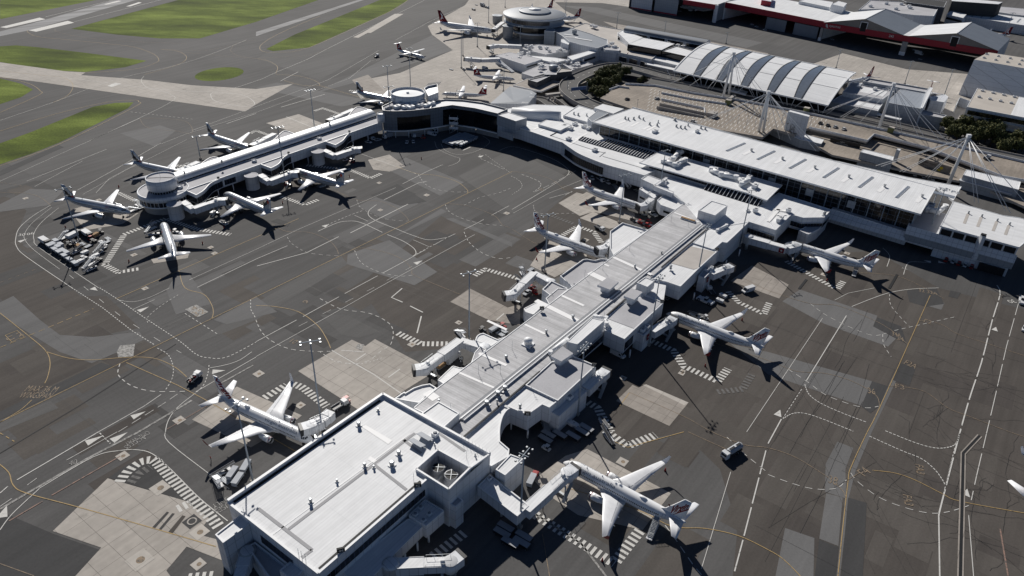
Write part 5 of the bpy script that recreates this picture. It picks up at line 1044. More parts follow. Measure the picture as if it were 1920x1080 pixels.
b.vol([(895, 911), (918, 889), (984, 940), (992, 948), (970, 968), (962, 962)], 7.0, 3.4, m_roofw, m_wallw, .5); b.acunit(918, 900, 6.5, 1.2, 1, .8); b.col(940, 968, 3.4); b.col(972, 985, 3.4); b.finish()
b = Bld('pier_building', 'western pier with a shiny barrel vault roof and wavy glazed lounges', 'terminal')
m_vault = mat('vault_metal', (.66, .68, .70), .38, .25, noise=(.3, .04, 3), tex=ribs(.9, .05, 'X', .04))
Z = 8.8
A, Bq = P(336, 344, Z), P(706, 219.3, Z); d = (Bq-A).normalized(); n = Vector((-d.y, d.x, 0))
rows = []
for q in (A, Bq):
    q = Vector((q.x, q.y, 0)); rows.append([tuple(q+n*(4.6-4.6*math.cos(math.pi*k/14))+Vector((0, 0, Z+.9+2.6*math.sin(math.pi*k/14)))) for k in range(15)])
v = MB(); v.grid(rows, m_vault, True, flip=True); 
for r0 in rows: v.face(r0, m_wallw)
b.part('vault_roof', v)
w_ = MB(); L = (Bq-A).length
w_.face([tuple(A+n*.05), tuple(Bq+n*.05), tuple(Bq+n*.05+Vector((0, 0, .95))), tuple(A+n*.05+Vector((0, 0, .95)))], m_glass_pl, [(0, 0), (L, 0), (L, 1), (0, 1)]); b.part('clerestory_window', w_)
b.vol([(348, 357), (717, 228), (715, 219), (706, 219), (336, 344), (325, 362)], Z, 3.6, m_roofs, m_wallw, trim=True)
wq = [A+n*.3, Bq+n*.3, Bq+n*14, A+n*14]; b.vol([(p.x, p.y) for p in wq], 8.4, 0, m_roofs, m_wallw, world=True, trim=False)
b.band((547, 287), (607, 265), Z, 4.3, 7.0, m_glass_pl, .1); b.band((413, 334), (440, 325), Z, 4.3, 7.2, m_glass_pl, .1)
pods = [[(348, 356.7), (368, 365.5), (382, 356.7), (395.5, 343), (410, 336), (416, 332.8)], [(488, 307.5), (508, 315), (523, 306.7), (532, 295), (545, 287.7)], [(608, 264.3), (629, 271.7), (643, 263), (652, 252), (662, 246.3)]]
for pod in pods:
    cv = smooth_px(pod[1:], 5)
    b.vol([pod[0]]+cv, Z+.03, 3.7, m_roofs, m_wallw, .35)
    q = [P(*c, Z+.03) for c in cv]
    g_ = MB(); Ls = 0
    for a, c in zip(q, q[1:]):
        dd = (c-a); l = dd.length; dd.normalize(); nn = Vector((dd.y, -dd.x, 0))
        if nn.dot(Vector((CAM.x-a.x, CAM.y-a.y, 0))) < 0: nn = -nn
        a2, c2 = a+nn*.12, c+nn*.12; g_.face([(a2.x, a2.y, 4.1), (c2.x, c2.y, 4.1), (c2.x, c2.y, 7.2), (a2.x, a2.y, 7.2)], m_glass_pl, [(Ls, 0), (Ls+l, 0), (Ls+l, 3), (Ls, 3)]); Ls += l
    b.part('lounge_window', g_)
    b.band(pod[0], pod[1], Z, 4.1, 7.2, m_glass_pl, .12)
for pod in ([(362, 320), (385, 300), (402, 293.5), (420, 300)], [(495, 268), (512, 262), (527, 248), (537, 245), (558, 252)], [(640, 221), (652, 217), (663, 204), (675, 200), (700, 208)]):
    cv = smooth_px(pod, 4); b.vol(cv, Z+.1, 3.7, m_roofs, m_wallw, .35)
c0 = P(306, 355, 8.8)
ro = MB(); rb, rd = 11.3, 6.6
ro.lathe((c0.x, c0.y, 0), [(rb*.86, 0), (rb*.86, 3.8)], m_wallc, 36, caps=False); ro.lathe((c0.x, c0.y, 0), [(rb*.86, 3.8), (rb, 3.8), (rb, 4.3), (rb*.97, 4.3)], m_trim, 36, caps=False)
ro.lathe((c0.x, c0.y, 0), [(rb*.97, 6.7), (rb*1.01, 6.7), (rb*1.01, 9.1), (rb*.96, 9.1), (rb*.96, 8.7)], m_wallw, 36, caps=False); b.part('rotunda_wall', ro)
ro = MB(); ro.lathe((c0.x, c0.y, 0), [(rb*.97, 4.3), (rb*.97, 6.7)], m_glass_pl, 36, caps=False)
for k in range(36):
    a = k*math.pi/18; ro.bar((c0.x+rb*.985*math.cos(a), c0.y+rb*.985*math.sin(a), 4.3), (c0.x+rb*.985*math.cos(a), c0.y+rb*.985*math.sin(a), 6.7), .14, .14, m_trim, up=(1, 0, 0))
b.part('rotunda_window', ro)
ro = MB(); ro.lathe((c0.x, c0.y, 0), [(rb*.965, 8.72), (rd*.9, 8.72)], m_roofs, 36, caps=False); b.part('rotunda_roof', ro)
ro = MB(); ro.lathe((c0.x, c0.y, 0), [(rd*.94, 8.7), (rd*.94, 10.0)], m_glass_bk, 32, caps=False)
for k in range(32):
    a = k*math.pi/16; ro.bar((c0.x+rd*.95*math.cos(a), c0.y+rd*.95*math.sin(a), 8.7), (c0.x+rd*.95*math.cos(a), c0.y+rd*.95*math.sin(a), 10), .16, .16, m_wallw, up=(1, 0, 0))
b.part('drum_window', ro)
ro = MB(); ro.lathe((c0.x, c0.y, 0), [(rd*.94, 10), (rd, 10), (rd, 15.2), (rd*.95, 15.2), (rd*.95, 14.6)], m_wallp, 36, caps=False); b.part('drum', ro)
ro = MB(); ro.lathe((c0.x, c0.y, 0), [(rd*.955, 14.6), (.02, 14.8)], m_roofs, 36, caps=False)
ro.bar((c0.x-rd*.9, c0.y-1, 14.85), (c0.x+rd*.9, c0.y+1, 14.85), .3, .08, m_dark); ro.bar((c0.x, c0.y, 14.7), (c0.x, c0.y, 19.5), .08, .08, m_steel); b.part('drum_roof', ro)
for k in range(14):
    a = R_(-180+k*25); 
for u, v, ub, vb in ((329.6, 383, 332.6, 408.5), (473, 330, 475, 353), (597, 283, 598, 306.7)):
    p = P(ub, vb, 0); t = MB(); t.lathe((p.x, p.y, 0), [(3.3, 0), (3.3, 7.0), (3.45, 7.0), (3.45, 7.25), (3.2, 7.25)], m_wallp, 24, caps=False); t.lathe((p.x, p.y, 0), [(3.22, 7.1), (.02, 7.2)], m_roofs, 24, caps=False); t.acu = None
    b.part('stair_tower', t)
for u, v in ((338, 352), (477, 303), (599, 261)):
    p = P(u, v, Z); t = MB(); t.lathe((p.x, p.y, Z), [(1.3, 0), (1.3, 1.1), (1.1, 1.1), (1.1, .8), (.02, .85)], m_wallp, 18); b.part('roof_drum', t)
for u, v in ((346, 326), (416, 305), (524, 265), (618, 233), (415, 316)): b.vent(u, v, 11.9 if (u, v) != (415, 316) else Z, .5, 1.6, True)
for fr in [i/13 for i in range(1, 14)]:
    u, v = 348+(717-348)*fr, 357+(228-357)*fr; p = P(u, v, Z); t = MB(); t.tube((p.x, p.y, 0), (p.x, p.y, 3.7), .28, .28, m_wallp, 8); b.part('column', t)
for u, v, t in ((409, 333, '51'), (541, 286, '53'), (655, 246, '55')): sign_plate(b.root, t, u, v, Z+.9, 1.2, 1.0)
b.finish()
G = 'passenger boarding bridges at the gates'
jetbridge([(342, 377), (362, 390), (411, 373)], 6.6, 'white elbow boarding bridge beside the round end of the western pier', rot=False, hood_dir=(1, .2, 0))
jetbridge([(487, 327), (505, 338), (547, 322)], 6.6, 'white elbow boarding bridge at the middle stair tower of the western pier', rot=False, hood_dir=(1, .2, 0))
jetbridge([(607, 281), (628, 290), (666, 277)], 6.6, 'white elbow boarding bridge over the empty stand nearest the dark glass corner', rot=False, hood_dir=(1, .2, 0))
jetbridge([(664, 204), (622, 222)], 7.2, 'boarding bridge with open dark mouth on the far side of the western pier', rot=False)
jetbridge([(515, 250), (478, 268)], 7.2, 'boarding bridge on the far side of the western pier at its middle', rot=False)
jetbridge([(372, 303), (342, 316)], 7.2, 'boarding bridge on the far side of the western pier just behind the round end', rot=False)
b = Bld('terminal_building', 'dark glazed corner terminal with a curved cladded front and round white drum on top', 'terminal')
ZT = 16.3
m_clad = mat('blue_grey_panels', (.13, .155, .19), .4, spec=.5, noise=(.2, .06, 3), tex=grid(1.8, 2.0, .06, .45))
front = smooth_px([(717.5, 206.7), (732, 208), (748, 208), (765, 207.5), (781.7, 206), (806.7, 203)], 4)
b.vol(front+[(810, 194), (780, 184), (735, 190), (716, 199)], ZT, 3.8, m_roofs, m_clad, .6)
b.vol([(806.7, 203), (820, 201), (830, 199.5), (848, 196.7), (890, 202.5), (933, 212.5), (952, 204), (905, 192), (868, 187), (835, 185.5), (815, 189), (810, 194)], ZT+.04, 3.8, m_roofw, m_clad, .9)
fq = [P(*c, ZT) for c in front]+[P(u, v, ZT) for u, v in ((820, 201), (830, 199.5), (848, 196.7), (890, 202.5), (933, 212.5))]
def curtain(bl, q, z0, z1, m, off, name):
    g_ = MB(); Ls = 0
    for a, c in zip(q, q[1:]):
        dd = (c-a); dd.z = 0; l = dd.length; dd.normalize(); nn = Vector((dd.y, -dd.x, 0))
        a2, c2 = a+nn*off, c+nn*off; g_.face([(a2.x, a2.y, z0), (c2.x, c2.y, z0), (c2.x, c2.y, z1), (a2.x, a2.y, z1)], m, [(Ls, 0), (Ls+l, 0), (Ls+l, z1-z0), (Ls, z1-z0)]); Ls += l
    return bl.part(name, g_)
m_gdark = mat('black_tinted_glass', (.006, .007, .009), .12, spec=.35, tex=grid(2.0, 2.6, .03, 1, linecol=(3, 3, 3)))
curtain(b, fq[7:], 4.6, 12.4, m_gdark, .1, 'tinted_glazing'); curtain(b, fq[-4:], 4.6, 14.2, m_gdark, .14, 'tinted_glazing')
curtain(b, fq, 3.6, 4.3, m_trim, .3, 'ledge'); curtain(b, fq[1:], 0.0, 3.6, m_wallc, -2.0, 'ground_storey')
for k in (0, 6, 12, 18, 21, 23):
    p = fq[min(k, len(fq)-1)]; t = MB(); t.tube((p.x, p.y-.6, 0), (p.x, p.y-.6, 3.8), .25, .25, m_wallp, 8); b.part('column', t)
p = P(765, 189, 15); t = MB(); t.lathe((p.x, p.y, 0), [(10.3, 15.2), (10.5, 20.6), (10.2, 20.7), (10.0, 20.6), (10.0, 19.3)], m_wallp, 36, caps=False); b.part('drum', t)
t = MB(); t.lathe((p.x, p.y, 0), [(10.05, 19.3), (.02, 19.9)], m_roofw, 36, caps=False); t.lathe((p.x, p.y, 19.8), [(.9, 0), (.9, .7), (.02, .9)], m_trim, 12); b.part('drum_roof', t)
b.vol([(795, 165), (801, 161), (820, 157), (822, 173), (803, 180)], 20, 15, m_steel, m_wallw, 1.2)
t = MB()
for k in range(9):
    a = P(797+k*2.8, 160-k*.3, 20.4); t.bar((a.x, a.y, 19), (a.x+2, a.y+5, 20.5), .25, .25, m_flash)
b.part('roof_truss', t)
for u, v in ((768, 199), (778, 195), (787, 199), (801, 200), (771, 204), (760, 203), (791, 192), (745, 203), (752, 197), (809, 196)): b.acunit(u, v, ZT-.6, 4.4, 2.4, 1.6)
b.ducts([(724, 204), (745, 197), (755, 201)], ZT-.6, .7, m_flash)
p = P(718, 212, 14); t = MB(); t.lathe((p.x-1, p.y-1, 9), [(2.4, 0), (2.4, 5.2), (2.2, 5.2), (2.2, 4.8)], m_wallp, 18); b.part('stair_tower', t)
p = P(848, 249, 0); t = MB()
for z in (3.0, 6.0, 9.0):
    t.box((p.x+1, p.y, z), (5.2, 3.4, .25), m_trim, R_(-10)); t.bar((p.x-1.6, p.y-1.6, z+.7), (p.x+3.6, p.y-2.4, z+1.0), .12, 1.4, m_wallw); t.bar((p.x-1.6, p.y-1.6, z+.7), (p.x-1.7, p.y+1.5, z+1.0), .12, 1.4, m_wallw); t.bar((p.x-1.2, p.y-1.2, z-2.8), (p.x+3.2, p.y-1.6, z), 1.2, .2, m_steel)
for dx, dy in ((-1.5, -1.5), (3.5, -2.2), (3.2, 1.4)): t.bar((p.x+dx, p.y+dy, 0), (p.x+dx, p.y+dy, 10.4), .2, .2, m_steel)
b.part('escape_stairs', t)
b.finish()
b = Bld('concourse', 'white curved concourse wing linking the dark glass corner to the glass hall', 'terminal')
fr = [(931, 229), (975, 240), (1010, 252), (1050, 266)]+smooth_px([(1054, 267), (1068, 277), (1085, 288), (1110, 299), (1140, 310), (1170, 318)], 4)+[(1208, 329)]
b.vol(fr+[(1228, 320), (1260, 300), (1190, 262), (1130, 235), (1110, 210), (1060, 198), (1000, 196), (952, 204), (934, 214)], 10.6, 3.6, m_roofx, m_wallw)
fq = [P(u, v, 10.6) for u, v in fr]
curtain(b, fq[6:20], 4.4, 8.4, m_glass_pl, .12, 'lounge_window'); curtain(b, fq[4:20], 3.4, 4.1, m_trim, .4, 'ledge')
b.vol([(932, 215), (967, 227), (988, 221), (953, 210)], 15.6, 9.5, m_roofw, m_wallg, .25)
b.band((933, 236), (963, 246), 10.6, 4.6, 8.4, m_wallg, .1, frame=False)
a0, a1 = P(960, 212, 11.8), P(1050, 222, 11.8); t = MB(); 
t.tube(a0, a1, 3.4, 4.0, m_trim, 20); b.part('curved_skylight', t)
b.vol([(1009, 233), (1030, 222), (1072, 234), (1050, 245)], 12.0, 10, m_roofw, m_wallp)
b.vol([(1056, 216), (1080, 200), (1085, 197), (1130, 211), (1100, 228)], 12.2, 9, m_roofw, m_wallp, .3)
b.vol([(1102, 222), (1120, 208), (1142, 212), (1110, 229)], 15.5, 10, m_blue, m_wallp)
b.vol([(1114, 202), (1130, 195), (1170, 204), (1150, 213)], 14, 8, m_roofw, m_wallp, trim=False)
for u, v, k in ((1084, 216, .5), (1076, 214, .4), (1100, 217, .4)): b.vent(u, v, 12, k, 1.2)
for u, v in ((1058, 238), (1070, 243), (1078, 234), (1095, 239), (1104, 243), (1113, 236), (1066, 262), (1115, 283)): b.acunit(u, v, 10.6, 3.0, 2.2, 1.4)
for k, (q0, q1) in enumerate((((1088, 260), (1222, 298)), ((1135, 265), (1230, 292)))):
    t = MB(); A, Bq = P(*q0, 10.9), P(*q1, 10.9); d = (Bq-A).normalized(); n = Vector((-d.y, d.x, 0)); L = (Bq-A).length; 
    t.face([tuple(A-n*2.4), tuple(Bq-n*2.4), tuple(Bq+n*2.4+Vector((0, 0, .8))), tuple(A+n*2.4+Vector((0, 0, .8)))], m_glass_bk)
    for i in range(int(L/1.7)+1): c = A+d*(i*1.7); t.bar(c-n*2.4+Vector((0, 0, .08)), c+n*2.4+Vector((0, 0, .88)), .28, .14, m_trim)
    b.part('louvre_skylight', t)
for a, c in (((1000, 243), (1020, 233)), ((1012, 247), (1026, 240)), ((1078, 262), (1100, 250)), ((1068, 271), (1090, 258))): b.strip(a, c, 10.6, 1.3)
b.ducts([(1032, 254), (1048, 246)], 10.6, .2, m_dark, 'box_gutter'); 
gb = MB()
for q0, q1 in (((1032, 254), (1115, 282)), ((1115, 282), (1135, 287)), ((1032, 254), (1048, 245)), ((1124, 294), (1135, 285)), ((1130, 293), (1215, 318))): gb.bar(P(*q0, 10.68), P(*q1, 10.68), .4, .1, m_flash)
b.part('box_gutter', gb)
p0, p1 = P(1158, 331, 4), P(1180, 355, 0); t = MB(); t.bar((p0.x, p0.y, 6.2), (p1.x, p1.y, .5), 1.6, .3, m_steel)
for s_ in (-.8, .8): t.bar((p0.x+s_, p0.y, 7.2), (p1.x+s_, p1.y, 1.5), .1, .9, m_trim)
t.bar((p0.x, p0.y, 0), (p0.x, p0.y, 6.2), .4, .4, m_steel); b.part('external_stairs', t)
b.finish()
b = Bld('terminal_hall', 'long glass fronted departures hall with white roof and six dark skylight slots', 'terminal')
ZH = 18.0
hq = [P2(u, v, ZH) for u, v in ((1111.5, 228.6), (1186, 203), (1755.5, 352), (1726.4, 401.7))]
b.vol(hq, ZH, ZH-.7, m_roofw, m_trim, 0, world=True)
f0, f1 = Vector((*hq[0], 0)), Vector((*hq[3], 0)); b0, b1 = Vector((*hq[1], 0)), Vector((*hq[2], 0)); d = (f1-f0).normalized(); n = Vector((-d.y, d.x, 0))
if n.dot(b0-f0) < 0: n = -n
g0, g1 = f0+n*3.0+d*3.5, f1+n*3.0-d*2.5; h0, h1 = b0-n*1.0+d*3.5, b1-n*1.0-d*2.5
L = (g1-g0).length
m_curt = mat('hall_curtain_wall', (.016, .017, .019), .07, spec=.6, noise=(.05, .3, 4), tex=grid(3.2, 2.2, .07, 1, linecol=(11, 11.5, 12)))
m_curtb = mat('hall_dim_glass', (.02, .02, .022), .1, spec=.5)
for a, c in ((g0, g1), (h0, g0), (g1, h1)):
    t = MB(); l = (c-a).length; t.face([(a.x, a.y, 6), (c.x, c.y, 6), (c.x, c.y, ZH-.7), (a.x, a.y, ZH-.7)], m_curt, [(0, 0), (l, 0), (l, 11.3), (0, 11.3)])
    k = int(l/6.4)
    b.part('curtain_wall', t)
    f_ = MB(); nn = Vector(((c-a).y, -(c-a).x, 0)).normalized()
    for i in range(k+1):
        q = a+(c-a)*(i/max(k, 1))+nn*.2; f_.bar((q.x, q.y, 6), (q.x, q.y, ZH-.7), .35, .3, m_mast, up=(1, 0, 0))
    b.part('glazing_mullions', f_)
b.w.face([(h0.x, h0.y, 0), (h1.x, h1.y, 0), (h1.x, h1.y, ZH-.7), (h0.x, h0.y, ZH-.7)], m_wallw)
b.vol([(v_.x, v_.y) for v_ in (g0, g1, h1, h0)], 5.9, 0, m_roofs, m_wallw, world=True, trim=False)
for i in range(6):     # skylight slots and paired vents
    fr = .43+.098*i; a = f0+(f1-f0)*fr; c = b0+(b1-b0)*(fr+.02)
    t = MB(); p0, p1 = a+(c-a)*.30, a+(c-a)*.78; t.bar(Vector((p0.x, p0.y, ZH+.12)), Vector((p1.x, p1.y, ZH+.12)), 1.5, .2, m_trim); t.bar(Vector((p0.x, p0.y, ZH+.2)), Vector((p1.x, p1.y, ZH+.2)), 1.0, .2, m_title); b.part('roof_skylight', t)
    if i < 6:
        fr += .05; a = f0+(f1-f0)*fr; c = b0+(b1-b0)*(fr+.02); p0, p1 = a+(c-a)*.33, a+(c-a)*.55; t = MB(); t.bar(Vector((p0.x, p0.y, ZH+.05)), Vector((p1.x, p1.y, ZH+.05)), 1.8, .05, m_patchw); b.part('roof_sheet', t)
        t = MB(); t.box((p1.x, p1.y, ZH+.6), (1.1, .9, 1.2), m_steel, AX); t.box((p1.x, p1.y, ZH+1.25), (1.4, 1.2, .12), m_flash, AX); b.part('roof_vent', t)
for u, v, k in ((1172, 223, .5), (1178, 225, .4), (1188, 224, .5), (1198, 221, .5), (1206, 225, .4), (1265, 226, .7), (1218, 234, .5), (1232, 236, .5), (1234, 230, .3), (1268, 238, .5), (1276, 240, .5), (1284, 241, .5), (1290, 236, .4), (1314, 241, .5), (1322, 243, .5)): b.vent(u, v, ZH, k, 1.3)
b.acunit(1307, 248, ZH, 2.4, 1.6, 1.4); b.acunit(1228, 248, ZH, 4, 2, 1.2)
for a, c in (((1158, 232), (1175, 226)), ((1183, 237), (1198, 229)), ((1205, 243), (1225, 233)), ((1212, 245), (1230, 236))): b.strip(a, c, ZH, 1.6)
for u, v in ((1300, 293), (1357, 308), (1482, 345), (1549, 365), (1619, 386)):
    fr = (u-1124)/(1714-1124); q = g0+(g1-g0)*fr; t = MB(); t.bar((q.x-d.x*1.8+.0, q.y-d.y*1.8, 12.2), (q.x+d.x*1.8, q.y+d.y*1.8, 12.2), .9, 3.6, m_wallg); b.part('wall_panel', t)
b.finish()
b = Bld('terminal_wing', 'white lower wing with projecting canopy and slatted skylight in front of the glass hall', 'terminal')
cq = [(1198.5, 305), (1238.5, 283), (1467, 347), (1437.8, 376), (1400, 361.5)]
b.vol(cq, 12.8, 12.3, m_roofw, m_trim)
A, Bq = P(1211, 308, 12.8), P(1437, 376, 12.8); d = (Bq-A).normalized(); n = Vector((-d.y, d.x, 0)); 
b.vol([(p.x, p.y) for p in (A+n*2.2+d*1, Bq+n*2.2-d*2, Bq+n*13-d*2, A+n*13+d*1)], 12.2, 0, m_roofw, m_wallp, world=True, trim=False)
mid = A+(Bq-A)*.53
b.wband(A+n*2.2+d*1, mid+n*2.2, 10.3, 12.0, m_glass_pl, .08)
s_ = MB(); a, c = mid+n*2.1, Bq+n*2.1-d*2.2; L = (c-a).length; dn = Vector((-n.x, -n.y, 0))
lo0, lo1 = a+dn*4.5, c+dn*4.5
s_.face([(lo0.x, lo0.y, 9.7), (lo1.x, lo1.y, 9.7), (c.x, c.y, 12.2), (a.x, a.y, 12.2)], m_glass_bk)
for i in range(int(L/2.0)+1): q = a+d*(i*2.0); s_.bar((q.x, q.y, 12.28), (q.x+dn.x*4.5, q.y+dn.y*4.5, 9.78), .22, .16, m_trim)
b.part('sloping_skylight', s_)
for q in ([(1236, 307), (1262, 291), (1290, 300), (1270, 314)],): b.sheet(q, 12.8, m_roofs)
b.ducts([(1262, 298), (1272, 287), (1285, 283)], 12.8, 1.3); b.ducts([(1247, 302), (1265, 309), (1285, 300)], 12.8, 1.2); b.ducts([(1334, 318), (1352, 327), (1380, 333)], 12.8, 1.3); b.ducts([(1390, 345), (1402, 338)], 12.8, 1.2)
for u, v in ((1270, 312), (1278, 305), (1392, 342), (1404, 336), (1340, 322), (1360, 331), (1245, 305), (1415, 352)): b.acunit(u, v, 12.8, 3.6, 2.2, 1.8)
b.vol([(1421, 388), (1460, 361), (1559, 392.6), (1546, 407.4), (1506, 408), (1484, 402), (1455, 431)], 9.8, 3.0, m_roofw, m_wallp, .25)
b.band((1486, 403), (1506, 409), 9.8, 4.4, 7, m_glass_pl, .12); b.band((1506, 409), (1545, 408), 9.8, 4.4, 7, m_glass_pl, .12); b.band((1546, 408), (1558, 394), 9.8, 4.4, 7, m_glass_pl, .12)
b.acunit(1462, 413, 9.8, 6, 1.8, 1.6); b.acunit(1478, 397, 9.8, 2.4, 2, 1.6); b.vent(1545, 403, 9.8, .7, 1.5); b.acunit(1416, 397, 9.8, 2, 2, 1.6); b.acunit(1402, 395, 9.8, 3, 1, .6)
for a, c in (((1440, 415), (1462, 390)), ((1452, 392), (1478, 396)), ((1456, 402), (1474, 402))): b.strip(a, c, 9.8, 1.6)
for u, v in ((1455, 452), (1500, 432), (1540, 430), (1425, 440)): b.col(u, v, 3)
q = [P(u, v, z) for u, v, z in ((1560, 391, 8.2), (1697, 434, 8.2), (1697, 452, 4.6), (1552, 410, 4.6))]
s_ = MB(); s_.face([tuple(p) for p in q][::-1], m_wallw); s_.face([tuple(q[3]), tuple(q[2]), (q[2].x, q[2].y+3, 4.6), (q[3].x, q[3].y+3, 4.6)], m_wallg); b.part('fascia', s_)
b.vol([(1559, 391), (1562, 388), (1700, 430), (1697, 434)], 8.3, 3.6, m_roofs, m_wallw, trim=False)
b.vol([(1465, 441), (1500, 428), (1520, 432), (1512, 446), (1490, 447)][:0] or [(1498, 432), (1520, 420), (1552, 412), (1535, 430), (1515, 440)], 5.2, 0, m_roofs, m_wallw)
b.finish()
b = Bld('terminal_annex', 'white annex with flat bright roof and dark open loading bays at the right edge', 'terminal')
aq = [P2(u, v, 15.0) for u, v in ((1763, 424), (1787, 377.5), (1920, 410), (1960, 420), (1940, 470), (1911, 464))]
b.vol([(1763, 424), (1787, 377.5), (1880, 404), (1910, 408), (1960, 422), (1911, 464)], 15.0, 14.4, m_roofx, m_trim)
A, Bq = P(1765, 426, 15), P(1909, 464, 15); d = (Bq-A).normalized(); n = Vector((-d.y, d.x, 0))
b.vol([(p.x, p.y) for p in (A+n*.8, Bq+n*.8, Bq+n*28, A+n*28)], 14.3, 0, m_roofs, m_wallw, world=True, trim=False)
L = (Bq-A).length
for i in range(6):
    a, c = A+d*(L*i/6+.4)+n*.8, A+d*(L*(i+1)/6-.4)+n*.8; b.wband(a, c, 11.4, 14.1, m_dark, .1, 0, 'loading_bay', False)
f_ = MB()
for i in range(7): q = A+d*(L*i/6)+n*.55; f_.bar((q.x, q.y, 11.2), (q.x, q.y, 14.3), .35, .35, m_trim, up=(1, 0, 0))
b.part('bay_post', f_)
W0 = P(1697, 440, 10.5)
sk0, sk1 = A-d*13+n*.3, Bq+d*1+n*.3; o_ = Vector((-n.x, -n.y, 0))
s_ = MB()
for zi, za, di, do, m in ((11.3, 8.0, 0, 1.5, m_wallw), (8.0, 4.6, 1.5, .6, m_wallg)):
    p = [sk0+o_*di, sk1+o_*di, sk1+o_*do, sk0+o_*do]; s_.face([(p[3].x, p[3].y, za), (p[2].x, p[2].y, za), (p[1].x, p[1].y, zi), (p[0].x, p[0].y, zi)], m)
b.part('cladding_skirt', s_)
b.vol([(p.x, p.y) for p in (sk0-o_*.2, A+n*.2-d*.2, A+n*26-d*.2, sk0-o_*26)], 11.3, 3.5, m_roofs, m_wallw, world=True)
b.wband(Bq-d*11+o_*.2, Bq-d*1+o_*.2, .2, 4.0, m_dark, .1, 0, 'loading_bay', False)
fl_ = P(1843, 434, 15); t = MB(); c0 = A+d*(L*.545)-n*.6; t.bar((c0.x, c0.y, 5), (c0.x, c0.y, 16.6), 1.9, 1.6, m_wallw, up=(1, 0, 0)); t.box((c0.x, c0.y, 16.9), (1.7, 2.1, .5), m_dark, AX); b.part('flue', t)
for u, v in ((1812, 411), (1837, 417), (1866, 425), (1889, 432)):
    b.strip((u-4, v+8), (u+3, v-10), 15.0, 1.2, m_roofb); b.vent(u+3.5, v-10.5, 15.0, .35, 1.0)
b.ducts([(1738, 392), (1758, 397), (1772, 388)], 11.3, 1.3); b.acunit(1744, 390, 11.3, 4, 3, 2)
b.finish()
b = Bld('kerbside_canopy', 'white sloping kerbside canopy behind the glass hall roof', 'canopy')
b.vol([(1186, 201), (1320, 236), (1560, 300), (1700, 332), (1803, 350), (1787, 377), (1755.5, 352)], 14.6, 13.9, m_roofw, m_trim)
t = MB(); 
for k in range(7): p = P(1754+k*5.5, 361+k*1.4, 14.7); t.box((p.x, p.y, 14.75), (1.3, 3.2, .1), m_title, AX+math.pi/2)
b.part('roof_window', t)
t = MB(); pz = P(1779, 357, 14.75); text_on(t, 'T2 P5', pz, Vector((.8, -.6, 0)), Vector((.6, .8, 0)), 3.0, m_title); b.part('roof_lettering', t)
for k in range(8):
    p = P(1215+k*78, 212+k*20, 14); t = MB(); t.tube((p.x, p.y, 0), (p.x, p.y, 13.9), .3, .3, m_wallp, 8); b.part('column', t)
b.finish()
G_ = None
b = Bld('rotunda_terminal', 'large round terminal with a stepped disc roof beside the big red tailed jet', 'terminal')
cx, cy = 10.7, 700.3; RR = 28.4
m_disc = mat('disc_roof_metal', (.20, .22, .25), .6, .1, noise=(.05, .08, 4))
t = MB(); t.lathe((cx, cy, 0), [(RR, 17.2), (RR*1.01, 18.6), (RR*.97, 19.3), (RR*.5, 20.4)], m_disc, 56, caps=False); t.lathe((cx, cy, 0), [(RR*.5, 20.4), (RR*.5, 21.3), (RR*.47, 21.6), (RR*.2, 22.4)], m_disc, 48, caps=False); t.lathe((cx, cy, 0), [(RR*.2, 22.4), (RR*.2, 22.8), (.05, 23.4)], m_trim, 32, caps=False); b.part('disc_roof', t)
t = MB(); t.lathe((cx, cy, 0), [(RR*1.012, 17.9), (RR*1.02, 18.7), (RR*.99, 19.0)], m_trim, 56, caps=False); t.lathe((cx, cy, 0), [(RR*.505, 21.1), (RR*.515, 21.5), (RR*.49, 21.7)], m_trim, 48, caps=False); b.part('roof_rim', t)
t = MB(); t.lathe((cx, cy, 0), [(RR*.93, 17.2), (RR*.93, 12.6), (RR*.98, 12.6), (RR*.98, 11.4), (RR*.7, 11.2)], m_wallg, 56, caps=False); b.part('upper_wall', t)
t = MB(); t.lathe((cx, cy, 0), [(RR*.94, 16.6), (RR*.94, 13.6)], m_glass_pl, 56, caps=False, a0=R_(180), a1=R_(300)); b.part('window_strip', t)
t = MB(); t.lathe((cx, cy, 0), [(RR*.72, 11.3), (RR*.72, 5.4)], m_glass_bk, 48, caps=False); t.lathe((cx, cy, 0), [(RR*.72, 5.4), (RR*.80, 5.4), (RR*.80, 4.2), (RR*.66, 4.2)], m_trim, 48, caps=False); t.lathe((cx, cy, 0), [(RR*.66, 4.2), (RR*.66, 0)], m_wallc, 48, caps=False); b.part('lower_storey', t)
for u, v, r, h in ((952, 72, 4.6, 10.5), (932.6, 44, 4.6, 7)):
    p = P(u, v); t = MB(); t.lathe((p.x, p.y, 0), [(r, 0), (r, h*.32), (r*1.04, h*.33), (r*1.04, h), (r*1.15, h+.1), (r*1.15, h+.7), (r*.95, h+.7), (.05, h+.3)], m_wallg, 22); b.part('bridge_tower', t)
b.finish()
jetbridge([(943, 41), (927, 53)], 7.5, 'boarding bridge docked at the large red tailed jet by the round terminal', rot=False, w_=4); jetbridge([(978, 85), (932, 83), (921, 85)], 7, 'northern boarding bridge with striped cab above the propeller airliners', rot=False, w_=4.2); jetbridge([(937, 109), (902, 110), (879, 108)], 7, 'long northern boarding bridge beside two tall twin masts', rot=False, w_=4.2)
b = Bld('link_building', 'grey roofed link wing between the round terminal and the beige northern terminal', 'terminal')
b.vol([(1031, 52.5), (1050, 49), (1072, 52), (1108, 63), (1139, 75), (1138.8, 83), (1120, 90), (1090, 84), (1067.5, 77.5), (1054, 67)], 11, 0, m_blue, m_wallw, .4)
